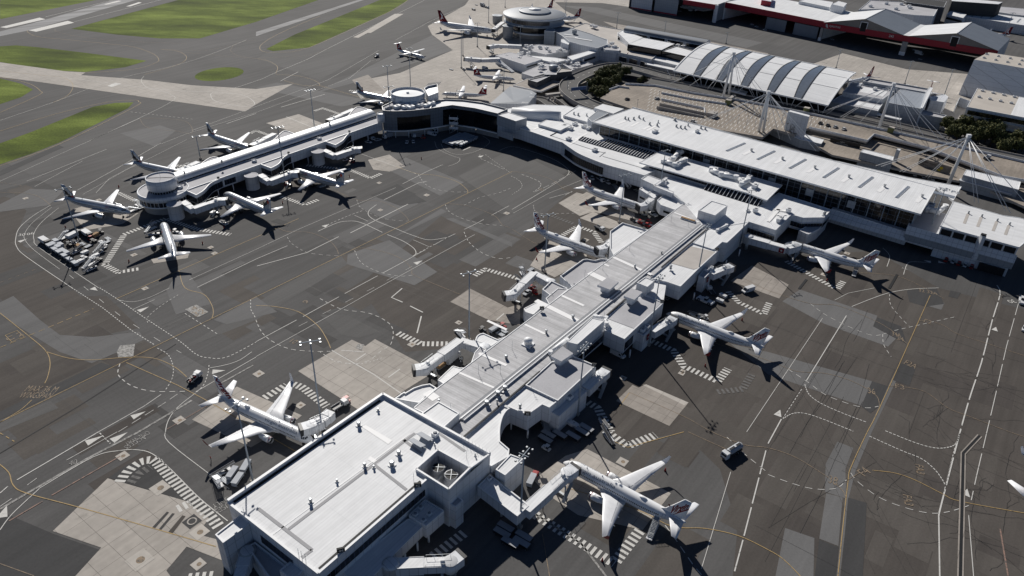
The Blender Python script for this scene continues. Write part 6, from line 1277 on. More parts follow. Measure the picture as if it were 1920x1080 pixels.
b.vol([(1020.7, 57.8), (1030, 51), (1040.7, 55), (1040.7, 59.5)], 11.6, 0, m_wallg, m_wallg); b.vol([(1052, 74), (1060, 72), (1069, 78), (1066, 84), (1052, 79)], 9, 0, m_wallp, m_wallp)
for q0, q1 in (((1058, 64), (1074, 66)), ((1060, 69), (1084, 70)), ((1078, 71), (1110, 76))): b.strip(q0, q1, 11, 1.6)
b.acunit(1077, 63, 11, 3, 3, 3, m_steel); b.finish()
b = Bld('terminal_building', 'beige roofed northern terminal with a long curved grey vault and kangaroo sign', 'terminal')
b.vol([(1072, 52), (1096, 43), (1169, 56), (1158.5, 61), (1158, 74), (1176, 85), (1181, 94), (1231, 102.6), (1222, 111), (1160, 98), (1155, 99), (1115.6, 92), (1139, 83), (1138.5, 74)], 8.4, 0, m_roofb, m_wallw, .5)
b.vol([(1222, 111), (1231, 102.6), (1282, 114), (1273, 123)], 7.6, 0, m_roofw, m_wallw, .4); b.vol([(1212, 117), (1271, 129), (1268, 133), (1209, 120)], 5.4, 4.9, m_roofw, m_trim)
b.vol([(1177, 82.6), (1206, 71), (1265, 82), (1240, 94)], 13, 8, m_roofw, m_glass_bk); b.vol([(1241, 95), (1268, 86), (1302, 95), (1290, 106)], 12.4, 7.6, m_roofw, m_glass_bk, .5)
b.vol([(1158.5, 61), (1168, 57), (1206, 70), (1180, 82)], 12, 0, m_roofw, m_wallp, .2); b.band((1159, 62), (1181, 80), 12, 6, 10, m_glass_pl)
A, Bq = P(1169, 57.5, 13), P(1322, 85, 13); d = (Bq-A).normalized(); n = Vector((-d.y, d.x, 0)); rows = []
for q in (A, Bq): rows.append([(q.x+n.x*(6-6*math.cos(math.pi*k/12)), q.y+n.y*(6-6*math.cos(math.pi*k/12)), 13+3.2*math.sin(math.pi*k/12)) for k in range(13)])
t = MB(); t.grid(rows, m_disc, True, flip=True); t.face(rows[0], m_wallp); t.face(rows[1], m_wallp); b.part('vault_roof', t)
b.vol([(p.x, p.y) for p in (A+n*.1, Bq+n*.1, Bq+n*11.9, A+n*11.9)], 13, 0, m_roofs, m_wallp, world=True, trim=False)
for k in range(5): b.wband(A+d*(9+k*17), A+d*(9+k*17+14), 9.4, 12.3, m_glass_pl, .15)
for k, (q0, q1) in enumerate((((1162, 100), (1176, 104)), ((1181, 104), (1196, 108)), ((1202, 109), (1214, 113)))): b.band(q0, q1, 8.2, 2.2, 6.0, m_glass_pl, .15)
p = P(1187, 104.5, 7.2); t = MB(); dd = (P(1222, 111, 8)-P(1160, 98, 8)); dd.z = 0; dd.normalize(); nn = Vector((dd.y, -dd.x, 0)); text_on(t, 'QANTAS', p+nn*1.0+dd*3, dd, Vector((0, 0, 1)), 1.7, m_black, bold=.03)
t.addmesh([(-1, 0, 0), (1, 2.4, 0), (.6, .4, 0), (1.6, -.6, 0), (0, -.5, 0)], [(0, 4, 3, 2, 1)], m_red, lambda q: p+nn*1.0-dd*5+dd*q[0]+Vector((0, 0, q[1]))); b.part('wall_lettering', t)
b.vol([(1129, 88), (1138, 85), (1162, 89), (1161, 95), (1135, 93)], 10, 8, m_roofs, m_wallp, .6); 
for u, v in ((1110, 50), (1116, 52), (1147, 84), (1140, 88), (1152, 90), (1270, 88), (1280, 90), (1252, 84)): b.acunit(u, v, 9, 4, 2.6, 2)
b.finish()
b = Bld('terminal_hall', 'arched silver hall roof with five dark leaf shaped skylights across the car park', 'terminal')
fl, bl_, br, frr = P(1262.5, 133, 12), P(1328, 81, 15.5), P(1604, 136.7, 15.5), P(1551.7, 198, 12)
def arch(s, t):
    a = fl+(frr-fl)*s; c = bl_+(br-bl_)*s; q = a+(c-a)*t; return (q.x, q.y, q.z+3.6*4*t*(1-t))
t = MB(); t.grid([[arch(i/24, j/14) for i in range(25)] for j in range(15)], m_roofx, True, flip=True); b.part('arched_roof', t)
t = MB()
for f_ in (lambda k: arch(0, k), lambda k: arch(1, k)):
    for k in range(14): t.bar(f_(k/14), f_((k+1)/14), .9, .9, m_trim)
for f_ in (lambda k: arch(k, 0), lambda k: arch(k, 1)): t.bar(f_(0), f_(1), .8, .9, m_trim)
b.part('roof_edge_beam', t)
m_leaf = mat('leaf_skylight', (.13, .15, .18), .25, spec=.5, noise=(.3, .12, 4))
for s0, s1 in ((.145, .127), (.303, .29), (.466, .448), (.634, .623), (.803, .786)):
    t = MB(); rL, rR = [], []
    for j in range(15):
        k = j/14; s = s0+(s1-s0)*k; wl = .07*math.sin(math.pi*min(k*.97+.03, 1))
        x = arch(s-.4*wl, k); y = arch(s+.04-.008*k, k); rL.append((x[0], x[1], x[2]+.25)); rR.append((y[0], y[1], y[2]+.25))
    t.grid([rL, rR], m_leaf, True); b.part('leaf_skylight', t)
    e = MB()
    for r in (rL, rR):
        for q0, q1 in zip(r, r[1:]): e.bar(q0, q1, .4, .4, m_dark)
    b.part('skylight_frame', e)
for k in (.34, .67):
    t = MB()
    for i in range(24):
        q0, q1 = arch(i/24, k), arch((i+1)/24, k); t.bar((q0[0], q0[1], q0[2]+.1), (q1[0], q1[1], q1[2]+.1), .35, .1, m_flash)
    b.part('roof_seam', t)
n_ = (bl_-fl); n_.z = 0; n_.normalize(); d_ = (frr-fl); d_.z = 0; d_.normalize()
b.vol([(p.x, p.y) for p in (fl+n_*8+d_*2, frr+n_*8-d_*2, br-n_*3-d_*3, bl_-n_*3+d_*2)], 11.5, 0, m_roofs, m_glass_bk, world=True, trim=False)
for i in range(6):
    s = .03+.188*i; q = Vector(arch(s, 0)); base = q+n_*2; base.z = 4; t = MB()
    for o_ in (-9, -3, 3, 9): t.bar((base.x+d_.x*o_*.25, base.y+d_.y*o_*.25, 3.5), (q.x+d_.x*o_, q.y+d_.y*o_, 12.0), .28, .28, m_trim)
    b.part('strut', t)
b.vol([(1364, 168), (1373, 164), (1402, 172), (1398, 178)], 7.4, 6.8, m_roofw, m_trim)
b.finish()
b = Bld('terminal_block', 'low stepped grey block with canopy right of the arched silver hall', 'terminal')
b.vol([(1580, 172), (1597, 154), (1662, 166), (1676, 171), (1655, 186)], 11, 0, m_roofs, m_wallw, .8); b.vol([(1556, 190), (1578, 178), (1656, 193), (1646, 208)], 8.5, 0, m_roofs, m_wallg, .7)
b.sheet([(1612, 172), (1620, 163), (1665, 172), (1655, 181)], 10.2, m_roofw); b.sheet([(1603, 196), (1609, 190), (1652, 199), (1647, 205)], 7.8, m_roofw)
b.vol([(1594, 203), (1597, 201), (1691, 222.5), (1688, 225)], 6, 5.5, m_roofw, m_trim)
b.vol([(1618, 152), (1629, 146), (1742, 166), (1737, 173)], 13, 0, m_roofs, m_wallg, 1.0); b.vol([(1688, 168), (1737, 172), (1727, 204), (1662, 192)], 12.2, 0, m_wallg, m_wallg)
b.vol([(1662, 193), (1728, 205), (1775, 216), (1768, 221), (1700, 209)], 8.6, 0, m_roofs, m_wallg, .8); b.vol([(1736, 172), (1743, 163), (1749, 165), (1730, 203), (1727, 203)], 13.4, 0, m_trim, m_wallp)
b.vol([(1742, 182), (1772, 177), (1778, 182), (1770, 192), (1745, 188)], 9, 0, m_wallp, m_wallp)
for u, v in ((1640, 168), (1610, 163), (1632, 157), (1660, 158), (1700, 163), (1715, 166)): b.acunit(u, v, 10.4, 4, 2, 1.4)
b.finish()
b = Bld('concourse', 'low cluttered white concourse buildings south of the round terminal', 'terminal')
b.vol([(974, 90), (1008, 83), (1052.6, 87), (1068, 93), (1023, 102)], 5.2, 0, m_roofs, m_wallw, .3); b.vol([(929, 104), (955, 98), (1017, 111), (984, 121.5)], 6.4, 0, m_roofs, m_wallp)
b.vol([(978, 137), (1015.6, 121), (1052, 112), (1056, 118), (1024, 137), (1000, 144)], 4, 0, m_roofs, m_wallp); b.vol([(1064, 106), (1100, 96.5), (1112, 93), (1118, 98), (1073, 113)], 8, 0, m_roofw, m_wallw); b.vol([(1055, 120), (1088, 113), (1112, 120), (1073, 131)], 4.5, 0, m_roofs, m_wallp, .4)
b.vol([(990, 104), (1040, 108), (1064, 112), (1040, 118), (1012, 112)], 5.6, 0, m_roofw, m_wallp)
b.band((985, 121), (1016, 112), 6.4, 3.6, 4.6, m_dark, .1, frame=False); b.band((1074, 113), (1117, 99), 8, 3.5, 5.5, m_glass_pl, .1)
random.seed(11)
for k in range(46):
    u, v = random.choice([(random.uniform(985, 1060), random.uniform(86, 99)), (random.uniform(940, 1000), random.uniform(101, 113)), (random.uniform(1010, 1050), random.uniform(117, 132)), (random.uniform(1060, 1095), random.uniform(114, 126))]); b.acunit(u, v, 5.3 if v < 100 else 5.0, random.uniform(1.5, 5), random.uniform(1.2, 3), random.uniform(.8, 2))
t = MB(); t.bar(P(933, 112, 6), P(962, 135, .5), 3.0, .6, m_wallp); b.part('external_ramp', t)
b.finish()
b = Bld('control_building', 'dark grey brick building with small round lookout beside the curved ramp', 'building')
m_brick = mat('dark_brick', (.10, .10, .105), .9, noise=[(.4, .1, 4)], tex=grid(2.2, 1.1, .06, .7))
b.vol([(962, 160), (989, 147.5), (1051, 153), (1051, 156), (1016, 171), (1002, 169)], 5, 4, m_conc2, m_trim)
b.vol([(990, 149), (1023, 141.5), (1038.5, 139), (1007, 154)], 9, 0, m_roofs, m_brick, .5); b.vol([(1044, 136), (1051, 127), (1073, 129), (1072, 133)], 11, 0, m_roofb, m_brick, .5); b.vol([(1020, 140), (1029, 130), (1043, 132), (1044, 140)], 9.5, 0, m_roofs, m_brick)
p = P(1037, 132, 9); t = MB(); t.lathe((p.x, p.y, 8), [(3.2, 0), (3.2, 3.6), (3.5, 3.7), (3.5, 4.6), (.05, 4.8)], m_wallg, 18); b.part('lookout', t)
t = MB(); [t.box((P(1052+k*5, 131+k*.2, 8.4).x, P(1052+k*5, 131+k*.2, 8.4).y-.3, 8.2), (1.2, .3, 1.2), m_dark) for k in range(4)]; b.part('window', t)
aerials(b, [(1053, 126), (1046, 128), (1060, 124), (1030, 132)], 10, 7); b.finish()
b = Bld('faceted_shed', 'blue grey folded roof shed between the curved ramp and the dark glass corner', 'building')
q = [P(u, v, z) for u, v, z in ((919, 194, 9), (944, 172, 9.5), (956, 162, 9.2), (997, 170, 9.2), (1006, 175, 9), (990, 195, 8.8), (964, 191, 9.3))]
b.r.face([tuple(q[k]) for k in (0, 6, 1)], m_blue); b.r.face([tuple(q[k]) for k in (1, 6, 5, 4, 3, 2)], m_blue); b.r.face([tuple(q[k]) for k in (0, 5, 6)], m_blue)
for i in (0, 5, 4, 3, 2, 1):
    a, c = q[i], q[{0: 5, 5: 4, 4: 3, 3: 2, 2: 1, 1: 0}[i]]; b.w.face([(a.x, a.y, 0), (c.x, c.y, 0), tuple(c), tuple(a)], m_wallw)
for q0, q1 in (((980, 172), (998, 175)), ((971, 181), (1002, 182)), ((962, 191), (990, 192))): b.strip(q0, q1, 9.0, .7)
b.finish()
def road(name, px, z, w_, m=None, sm=6, wall=True, z0=0.0):
    c = [(P2(u, v, z)) for u, v in smooth_px(px, sm)]; mb = MB(); mb.ribbon(c, w_, z, m or m_road); o = structure(name, mb)
    if wall:
        for s_ in (-1, 1):
            e = MB(); prev = None
            for k, p in enumerate(c):
                a, q = c[max(k-1, 0)], c[min(k+1, len(c)-1)]; dx, dy = q[0]-a[0], q[1]-a[1]; L = math.hypot(dx, dy); pt = Vector((p[0]-dy/L*s_*(w_/2+.15), p[1]+dx/L*s_*(w_/2+.15), z))
                if prev is not None: e.bar(prev+Vector((0, 0, -.3)), pt+Vector((0, 0, -.3)), .35, 2.4, m_wallc)
                prev = pt
            structure('road_parapet', e)
    return c
c_ = road('elevated_road', [(1275, 150), (1240, 142), (1200, 131), (1165, 123.5), (1135, 126), (1100, 138), (1072, 152), (1066, 166), (1078, 180), (1100, 193), (1135, 205), (1200, 222)], 6.5, 12.5)
mb = MB(); mb.ribbon(c_, .3, 6.56, m_pw, (3, 5)); structure('lane_line', mb)
road('kerb_road', [(1215, 152), (1260, 160), (1330, 172), (1400, 186), (1480, 203), (1560, 222), (1640, 240), (1720, 258), (1800, 276), (1940, 306)], 5.8, 15, None, 3)
road('kerb_road', [(1262, 146), (1330, 160), (1400, 174), (1480, 190), (1560, 208), (1640, 226), (1700, 240), (1770, 258)], 4.2, 9, None, 3)
road('ramp_road', [(985, 186), (1012, 186), (1030, 196), (1040, 204)], 3.0, 7, None, 5); road('ramp_road', [(1040, 180), (1056, 190), (1072, 202)], 2.4, 6, None, 5)
t = MB(); t.bar(P(1024, 178, 4.5), P(1060, 174, 4.5), 3, 1.2, m_wallc)
for u in (1027, 1034, 1040): p = P(u, 196, 0); t.tube((p.x, p.y, 0), (p.x, p.y, 4.6), .7, .7, m_wallc, 10)
t = tag(t.build('footbridge'), 'dark footbridge on round piers under the curved elevated ramp', 'bridge')
gr = thing('road_sign', 'blue overhead direction sign spanning the curved elevated ramp', 'road sign', tuple(P(1072, 168, 6.5)))
o0 = gr.location; a, c = P(1071, 167.5, 11.5)-o0, P(1099, 164.5, 11.5)-o0; t = MB(); t.bar(a, c, .4, 2.2, m_vb); t.build('panel', gr)
t = MB()
for q in (P(1064, 166, 6.5)-o0, P(1100, 170, 6.5)-o0): t.bar(q, q+Vector((0, 0, 6)), .3, .3, m_mast, up=(1, 0, 0))
t.build('post', gr)
tk = thing('car_park', 'beige open deck car park with painted bays and rows of lamp posts', 'car park')
dk = [(1172, 157), (1227, 160), (1298, 175), (1380, 187), (1510, 212), (1647, 242), (1777, 271), (1930, 306), (1960, 345), (1880, 331), (1739, 277), (1639, 252), (1626, 264), (1517, 239), (1490, 252), (1450, 241), (1430, 257), (1300, 235), (1190, 206), (1125, 184), (1150, 168)]
q = pp(dk, 6.8); q = q if area2(q) > 0 else q[::-1]
t = MB(); t.prism(q, 5.2, 6.8, m_deck, m_wallc, bottom=True); t.build('deck', tk)
q = pp([(1470, 240), (1640, 254), (1740, 278), (1880, 332), (1960, 345), (1960, 405), (1830, 345), (1700, 320), (1560, 290)], 3.6); q = q if area2(q) > 0 else q[::-1]
t = MB(); t.prism(q, 2.4, 3.6, m_deck, m_wallc, bottom=True); t.build('lower_deck', tk)
t = MB()
for L_, z in (([(1298, 174), (1380, 186.5), (1510, 211), (1647, 241), (1777, 270), (1930, 305)], 7.5), ([(1517, 239), (1626, 264), (1639, 252), (1739, 277), (1880, 331), (1960, 345)], 7.5), ([(1172, 157), (1227, 160), (1298, 174)], 7.5), ([(1240, 186), (1320, 203), (1322, 212)], 7.6), ([(1240, 174), (1295, 185), (1370, 196)], 7.4), ([(1142, 168), (1160, 162), (1180, 165)], 7.3)):
    w3 = [P(u, v, z) for u, v in L_]
    for a, c in zip(w3, w3[1:]): t.bar(a, c, .35, 1.3, m_wallp)
t.build('parapet', tk)
t = MB(); 
A, Bq = P(1205, 178, 6.82), P(1520, 236, 6.82); d = (P(1510, 212, 6.8)-P(1298, 175, 6.8)); d.z = 0; d.normalize(); n = Vector((d.y, -d.x, 0))
o = P(1240, 168, 6.83); q_dk = pp(dk, 6.8)
def inside(p, q):
    r = False
    for i in range(len(q)):
        a, c = q[i-1], q[i]
        if (a[1] > p.y) != (c[1] > p.y) and p.x < (c[0]-a[0])*(p.y-a[1])/(c[1]-a[1])+a[0]: r = not r
    return r
for r in range(8):
    s_ = o+n*(4+r*7.2)
    for k in range(44):
        c = s_+d*(k*2.75-6+r*2.0)
        if not inside((c+n*2.5), q_dk) or not inside(c-n*2.5, q_dk): continue
        t.face([tuple(c-d*.2-n*2.4), tuple(c+d*.2-n*2.4), tuple(c+d*.2+n*2.4), tuple(c-d*.2+n*2.4)], m_pw)
t.build('bay_markings', tk)
t = MB(); q0, q1 = P(1236, 200, 6.8), P(1325, 216, 6.8); t.bar(q0+Vector((0, 0, 1.4)), q1+Vector((0, 0, .3)), .5, 2.4, m_wallc); t.bar(q0+n*6+Vector((0, 0, 1.2)), q1+n*6+Vector((0, 0, .2)), .5, 2.0, m_wallc); t.box((q1.x+3, q1.y-2, 8.2), (5, 6, 2.6), m_wallc, R_(-35)); t.build('ramp_wall', tk)
t = MB()
for k in range(30):
    u, v = 1650+k*9.4, 258+k*2.55; p = P(u, v, 3.6); t.bar((p.x, p.y, 3.6), (p.x, p.y, 6.6), .25, .25, m_trim, up=(1, 0, 0))
t.build('baluster', tk)
bt = thing('sign_tower', 'tall white leaning stair tower with a dark framed emblem in the car park', 'tower')
q = pp([(1478, 208.5), (1482, 206.5), (1518.5, 216), (1517, 219)], 18.5); q = q if area2(q) > 0 else q[::-1]
t = MB(); t.prism(q, 0, 18.5, m_trim, m_wallp); t.build('wall', bt)
p = P(1491, 246, 9); a = P(1478, 208.5, 18.5); c = P(1517, 219, 18.5); d2 = (c-a); d2.z = 0; d2.normalize(); n2 = Vector((d2.y, -d2.x, 0)); pc = a+(c-a)*.38+n2*.12; pc.z = 8.2
t = MB(); 
for q in (((-1.3, -3), (-1.3, 3)), ((1.3, -3), (1.3, 3)), ((-1.3, -3), (1.3, -3)), ((-1.3, 3), (1.3, 3)), ((-.6, -2.2), (-.6, .3)), ((.6, -.3), (.6, 2.2)), ((-.6, 0), (.6, 0)), ((-.6, 0), (.6, 2))):
    t.bar(pc+d2*q[0][0]+Vector((0, 0, q[0][1])), pc+d2*q[1][0]+Vector((0, 0, q[1][1])), .12, .42, m_black, up=n2)
t.build('emblem', bt)
def billboard(u0, v0, u1, v1, z, h, label, bgm, lines):
    a, c = P(u0, v0, z), P(u1, v1, z); d2 = (c-a); d2.z = 0; W2 = d2.length; d2.normalize(); n2 = Vector((d2.y, -d2.x, 0)); r = thing('billboard', label, 'billboard', tuple(a)); o = a
    t = MB(); t.bar(Vector((0, 0, 0)), d2*W2, .3, h, bgm); t.build('panel', r)
    t = MB()
    for s, fx, fz, hh, m in lines: text_on(t, s, d2*W2*fx+n2*.2+Vector((0, 0, h*fz)), d2, Vector((0, 0, 1)), hh, m, bold=.01)
    t.build('lettering', r); return r, d2, n2, W2
wl = thing('retaining_wall', 'dark car park wall below the deck carrying the black billboard', 'wall'); t = MB(); w3 = [P(u, v, 4.5) for u, v in ((1512, 243), (1625, 267), (1618, 285))]; t.bar(w3[0]+Vector((0, 0, -1.5)), w3[1]+Vector((0, 0, -1.5)), .5, 6, m_wallc); t.build('panel', wl)
billboard(1556, 264, 1612, 277, 4.0, 4.4, 'black billboard with white lines of lettering on the dark car park wall', m_black, [('NEW', .42, .2, .8, m_pw), ('Start your trip here', .42, -.02, .8, m_pw)])
m_bbg = mat('billboard_picture', (.20, .18, .16), .6, noise=[(.25, .5, 3)])
r, d2, n2, W2 = billboard(1722, 304, 1782, 322, 5.0, 5.6, 'pale brown airport billboard with yellow splashes beside a cable mast', m_bbg, [('Cairns Airport!', .34, .22, 1.3, m_black), ('Perfect', .22, -.05, .8, m_black)])
t = MB(); 
for fx, fz, s in ((.72, .1, .9), (.66, -.25, 1.1), (.62, -.12, .6)): t.addmesh([(math.cos(k)*s*(1+.3*(k % 2)), math.sin(k)*s, 0) for k in range(7)], [tuple(range(7))], m_pyh, lambda p: d2*(W2*fx+p[0])+n2*.24+Vector((0, 0, 5.6*fz+p[1])))
t.build('splash', r)
for lab, q, z, z0 in (('white roofed ticket building behind the hall roof left of the pale billboard', [(1613, 285), (1619, 280), (1676, 294), (1674, 301)], 8, 0), ('white roofed pavilion behind the annex right of the last cable mast', [(1806, 328), (1812, 318), (1914, 341), (1910, 356)], 8, 0), ('small grey lift shaft by the ticket building behind the hall', [(1681, 280), (1684, 278.5), (1689, 280), (1687, 283)], 11, 0), ('lower white awning in front of the pavilion behind the annex', [(1798, 338), (1801, 335), (1900, 361), (1897, 365)], 5, 4.5), ('low grey shelter wing behind the hall under the sign tower', [(1446, 238), (1452, 236), (1545, 262), (1540, 270), (1500, 262)], 5, 0)):
    b = Bld('pavilion', lab, 'building'); b.vol(q, z, z0, m_roofw, m_wallg); b.finish()
for u, v, lab in ((1365, 196, 'yellow green lift box at the foot of the first cable mast'), (1511, 211, 'yellow green lift box on the deck edge above the sign tower'), (1669, 248, 'yellow green lift box on the deck edge beyond the third cable mast')):
    b = Bld('lift_box', lab, 'lift box'); p = P(u, v, 6.8); b.w.box((p.x, p.y, 8.4), (3.4, 3.0, 3.2), mat('lift_box_green', (.16, .17, .06), .6), R_(-35)); b.r.box((p.x, p.y, 10.1), (3.7, 3.3, .2), m_conc, R_(-35)); b.finish()
b = Bld('stair_wall', 'short grey stair wall at the base of the first cable mast', 'wall'); a, c = P(1362, 192, 7.4), P(1376, 181, 7.4); b.w.bar(a, c, 2.2, 2.4, m_wallc); b.finish()
def pylon(top, base, zt, zb, cables, label, twin=None):
    T = P(*top, zt); Bs = P(*base, zb); r = thing('cable_mast', label, 'mast', tuple(Bs)); t = MB(); t.tube((0, 0, 0), T-Bs, .95, .6, m_trim, 12); t.build('leg', r)
    if twin:
        t = MB(); B2 = P(*twin, zb); t.tube(B2-Bs, T-Bs+Vector((.5, 0, 0)), .85, .55, m_trim, 12); t.build('leg', r)
    t = MB(); t.box(tuple(T-Bs), (2.0, 1.6, 1.6), m_trim); t.build('head', r)
    for u, v, z in cables:
        t = MB(); t.tube(T-Bs+Vector((0, 0, -.5)), P(u, v, z)-Bs, .15, .15, m_trim, 6); t.build('cable', r)
    return r
pylon((1376, 100), (1355, 184), 37, 6.8, [(1257, 157, 6), (1292, 162, 6), (1326, 168, 6), (1334, 168, 6), (1386, 169, 8), (1393, 170, 8), (1417, 184, 6), (1428, 182, 6), (1442, 187, 6)], 'white twin leg cable mast in front of the arched silver hall', (1366.7, 177.5))
pylon((1441, 173), (1421, 251), 34, 5, [(1305, 231, 7), (1311, 232, 7), (1355, 237, 7), (1394, 243, 7), (1520, 263, 7), (1530, 283, 6), (1540, 283, 6), (1505, 262, 7), (1483, 263, 7), (1462, 261, 7)], 'white twin leg cable mast left of the sign tower', (1430, 252))
pylon((1676, 158), (1648, 240), 35, 6.8, [(1538, 211, 7), (1542, 212, 7), (1575, 220, 7), (1580, 221, 7), (1613, 229, 7), (1682, 247, 7), (1691, 248, 7), (1722, 255, 7), (1733, 257, 7), (1762, 263, 7), (1778, 267, 7)], 'white leaning cable mast at the middle of the car park edge')
pylon((1816.5, 255), (1777.5, 347), 34, 3.6, [(1642, 311, 8), (1652, 312, 8), (1687, 322, 8), (1693, 323, 8), (1736, 332, 8), (1741, 333, 8), (1827, 379, 8), (1835, 381, 8), (1885, 396, 8), (1895, 400, 8), (1940, 400, 8)], 'white leaning cable mast beside the pale airport billboard')
HB = [(1182, 14), (1335, 39), (1350, 46), (1440, 62), (1545, 78), (1685, 106), (1815, 137), (1845, 142)]
b = Bld('hangar', 'far left hangar with pale sliding doors and a red fascia end', 'hangar')
def fas(bl, u0, v0, u1, v1, ztop, h, m=m_hred, name='fascia', off=.2):
    a, c = P(u0, v0, ztop), P(u1, v1, ztop); d2 = (c-a); d2.z = 0; L = d2.length; d2.normalize(); n2 = Vector((d2.y, -d2.x, 0)); t = MB(); t.bar(a+n2*off+Vector((0, 0, -h/2)), c+n2*off+Vector((0, 0, -h/2)), .5, h, m); bl.part(name, t); return a, c, d2, n2, L
def hang(bl, u0, v0, u1, v1, ztop, depth, roof=m_roofw, wall=m_wallw):
    a, c = P(u0, v0, ztop), P(u1, v1, ztop); d2 = (c-a); d2.z = 0; d2.normalize(); n2 = Vector((-d2.y, d2.x, 0)); e, f = a+n2*depth, c+n2*depth
    for s, q in ((a, e), (f, c), (e, f)): bl.w.face([(s.x, s.y, 0), (q.x, q.y, 0), (q.x, q.y, ztop), (s.x, s.y, ztop)], wall)
    bl.r.face([tuple(a), tuple(c), tuple(f), tuple(e)], roof); return a, c, d2, -n2
a, c, d2, n2 = hang(b, 1182, -16, 1344, 9, 17, 60, m_roofw, m_wallg); fas(b, 1282, -1, 1344, 9, 17.2, 4.6); L = (c-a).length
for f0, f1, m in ((.03, .28, m_wallw), (.31, .58, m_wallg)):
    t = MB(); t.bar(a+d2*L*f0+n2*.4+Vector((0, 0, -9)), a+d2*L*f1+n2*.4+Vector((0, 0, -9)), .4, 15.6, m); b.part('sliding_door', t)
    t = MB(); t.bar(a+d2*L*f0+n2*.7+Vector((0, 0, -16)), a+d2*L*f1+n2*.7+Vector((0, 0, -16)), .2, 1.2, m_hred); b.part('door_stripe', t)
t = MB(); text_on(t, '131', a+d2*L*.95+n2*.6+Vector((0, 0, -2.2)), d2, Vector((0, 0, 1)), 2.0, m_pw, bold=.02); b.part('numerals', t)
t = MB(); t.bar(c+Vector((0, 0, -17)), c+Vector((0, 0, 0)), 5, 3, m_wallp, up=(1, 0, 0)); b.part('end_pier', t); b.finish()
b = Bld('hangar', 'middle hangar with long red fascia and two grey door panels', 'hangar')
a, c, d2, n2 = hang(b, 1361, 4, 1545, 40, 17, 70, m_roofw, m_wallp); fas(b, 1361, 4, 1545, 40, 17.2, 5.4); L = (c-a).length
for f0, f1 in ((.46, .66), (.74, .97)):
    t = MB(); t.bar(a+d2*L*f0+n2*.2+Vector((0, 0, -11.5)), a+d2*L*f1+n2*.2+Vector((0, 0, -11.5)), .4, 10.8, m_blue); b.part('sliding_door', t)
t = MB(); text_on(t, 'QANTAS', a+d2*L*.17+n2*.7+Vector((0, 0, -2.5)), d2, Vector((0, 0, 1)), 2.1, m_pw, bold=.02); t.addmesh([(-2, 1.4, 0), (-.6, 1.4, 0), (.6, -1.2, 0), (.9, -1.9, 0), (-.9, -1.6, 0), (-1.9, -.6, 0)], [(0, 5, 4, 3, 2, 1)], m_pw, lambda q: a+d2*(L*.06+q[0])+n2*.7+Vector((0, 0, -2.5+q[1]))); text_on(t, '191', a+d2*L*.96+n2*.7+Vector((0, 0, -2.6)), d2, Vector((0, 0, 1)), 1.9, m_pw, bold=.02); b.part('fascia_lettering', t)
t = MB(); t.bar(a+Vector((0, 0, -17)), a, 1.2, 1.2, m_trim, up=(1, 0, 0)); b.part('post', t)
for k in range(18): p = a+d2*(L*(k+.5)/18)-n2*5; b.vent(0, 0, 0) if False else None
b.finish()
b = Bld('hangar', 'twin gabled hangar with grey ribbed roofs and red fascia numbered in white', 'hangar')
zf = 16.7
a, c, d2, n2, L = fas(b, 1545, 41.5, 1872, 95, zf, 5.2, off=.3); nb = -n2
dep = 62
m_gable = mat('gable_beige', (.25, .23, .21), .8, noise=(.2, .08, 4), tex=grid(1.2, 6, .05, .8))
e = [0, .245, .485, .515, .765, 1.0]
zz = [zf, zf+8.6, zf+.2, zf+.2, zf+8.6, zf]
pts = [a+d2*L*k for k in e]
for i in range(5):
    p0, p1 = pts[i], pts[i+1]; q0, q1 = p0+nb*dep, p1+nb*dep
    b.r.face([(p0.x+n2.x, p0.y+n2.y, zz[i]), (p1.x+n2.x, p1.y+n2.y, zz[i+1]), (q1.x, q1.y, zz[i+1]), (q0.x, q0.y, zz[i])], m_blue if i in (1, 4) else m_roofx)  # shade painted in: right slopes in a darker sheet, sunlit left slopes white
for i in (0, 3):
    b.w.face([(pts[i].x, pts[i].y, zf), (pts[i+2].x, pts[i+2].y, zf), (pts[i+1].x, pts[i+1].y, zz[i+1])], m_gable)
    t = MB(); k = pts[i+1]+n2*.25; t.bar(k+d2*-2.4+Vector((0, 0, 1.2-zf*0)), k+d2*-2.4, .01, .01, m_dark); t.bar(Vector((k.x, k.y, zf-2.5)), Vector((k.x, k.y, zf+5.0)), 5.0, .9, m_dark, up=n2); b.part('gable_slot', t)
    t = MB()
    for s_ in (-3, 3): t.bar(Vector((k.x+d2.x*s_, k.y+d2.y*s_, zf)), Vector((k.x+d2.x*s_, k.y+d2.y*s_, zf+5.8)), .5, .8, m_trim, up=n2)
    t.bar(Vector((k.x-d2.x*3, k.y-d2.y*3, zf+5.6)), Vector((k.x+d2.x*3, k.y+d2.y*3, zf+5.6)), .8, .5, m_trim); b.part('slot_frame', t)
    t = MB(); t.bar(Vector((pts[i+1].x, pts[i+1].y, zz[i+1]+.1)), Vector((pts[i+1].x+nb.x*dep, pts[i+1].y+nb.y*dep, zz[i+1]+.1)), .8, .3, m_trim); b.part('ridge_cap', t)
for s, q in ((pts[0], pts[0]+nb*dep), (pts[5], pts[5]+nb*dep), (pts[0]+nb*dep, pts[5]+nb*dep)): b.w.face([(s.x, s.y, 0), (q.x, q.y, 0), (q.x, q.y, zf), (s.x, s.y, zf)], m_wallw)
for fr in (.0, .5, .515, 1.0):
    k = a+d2*L*fr; t = MB(); t.bar(Vector((k.x, k.y, 0)), Vector((k.x, k.y, zf-5)), 2.2, 3.0, m_wallc, up=n2); t.bar(Vector((k.x, k.y, 0))+n2*1.2, Vector((k.x, k.y, 3))+n2*1.2, 2.6, 1.6, m_trim, up=n2); b.part('door_pier', t)
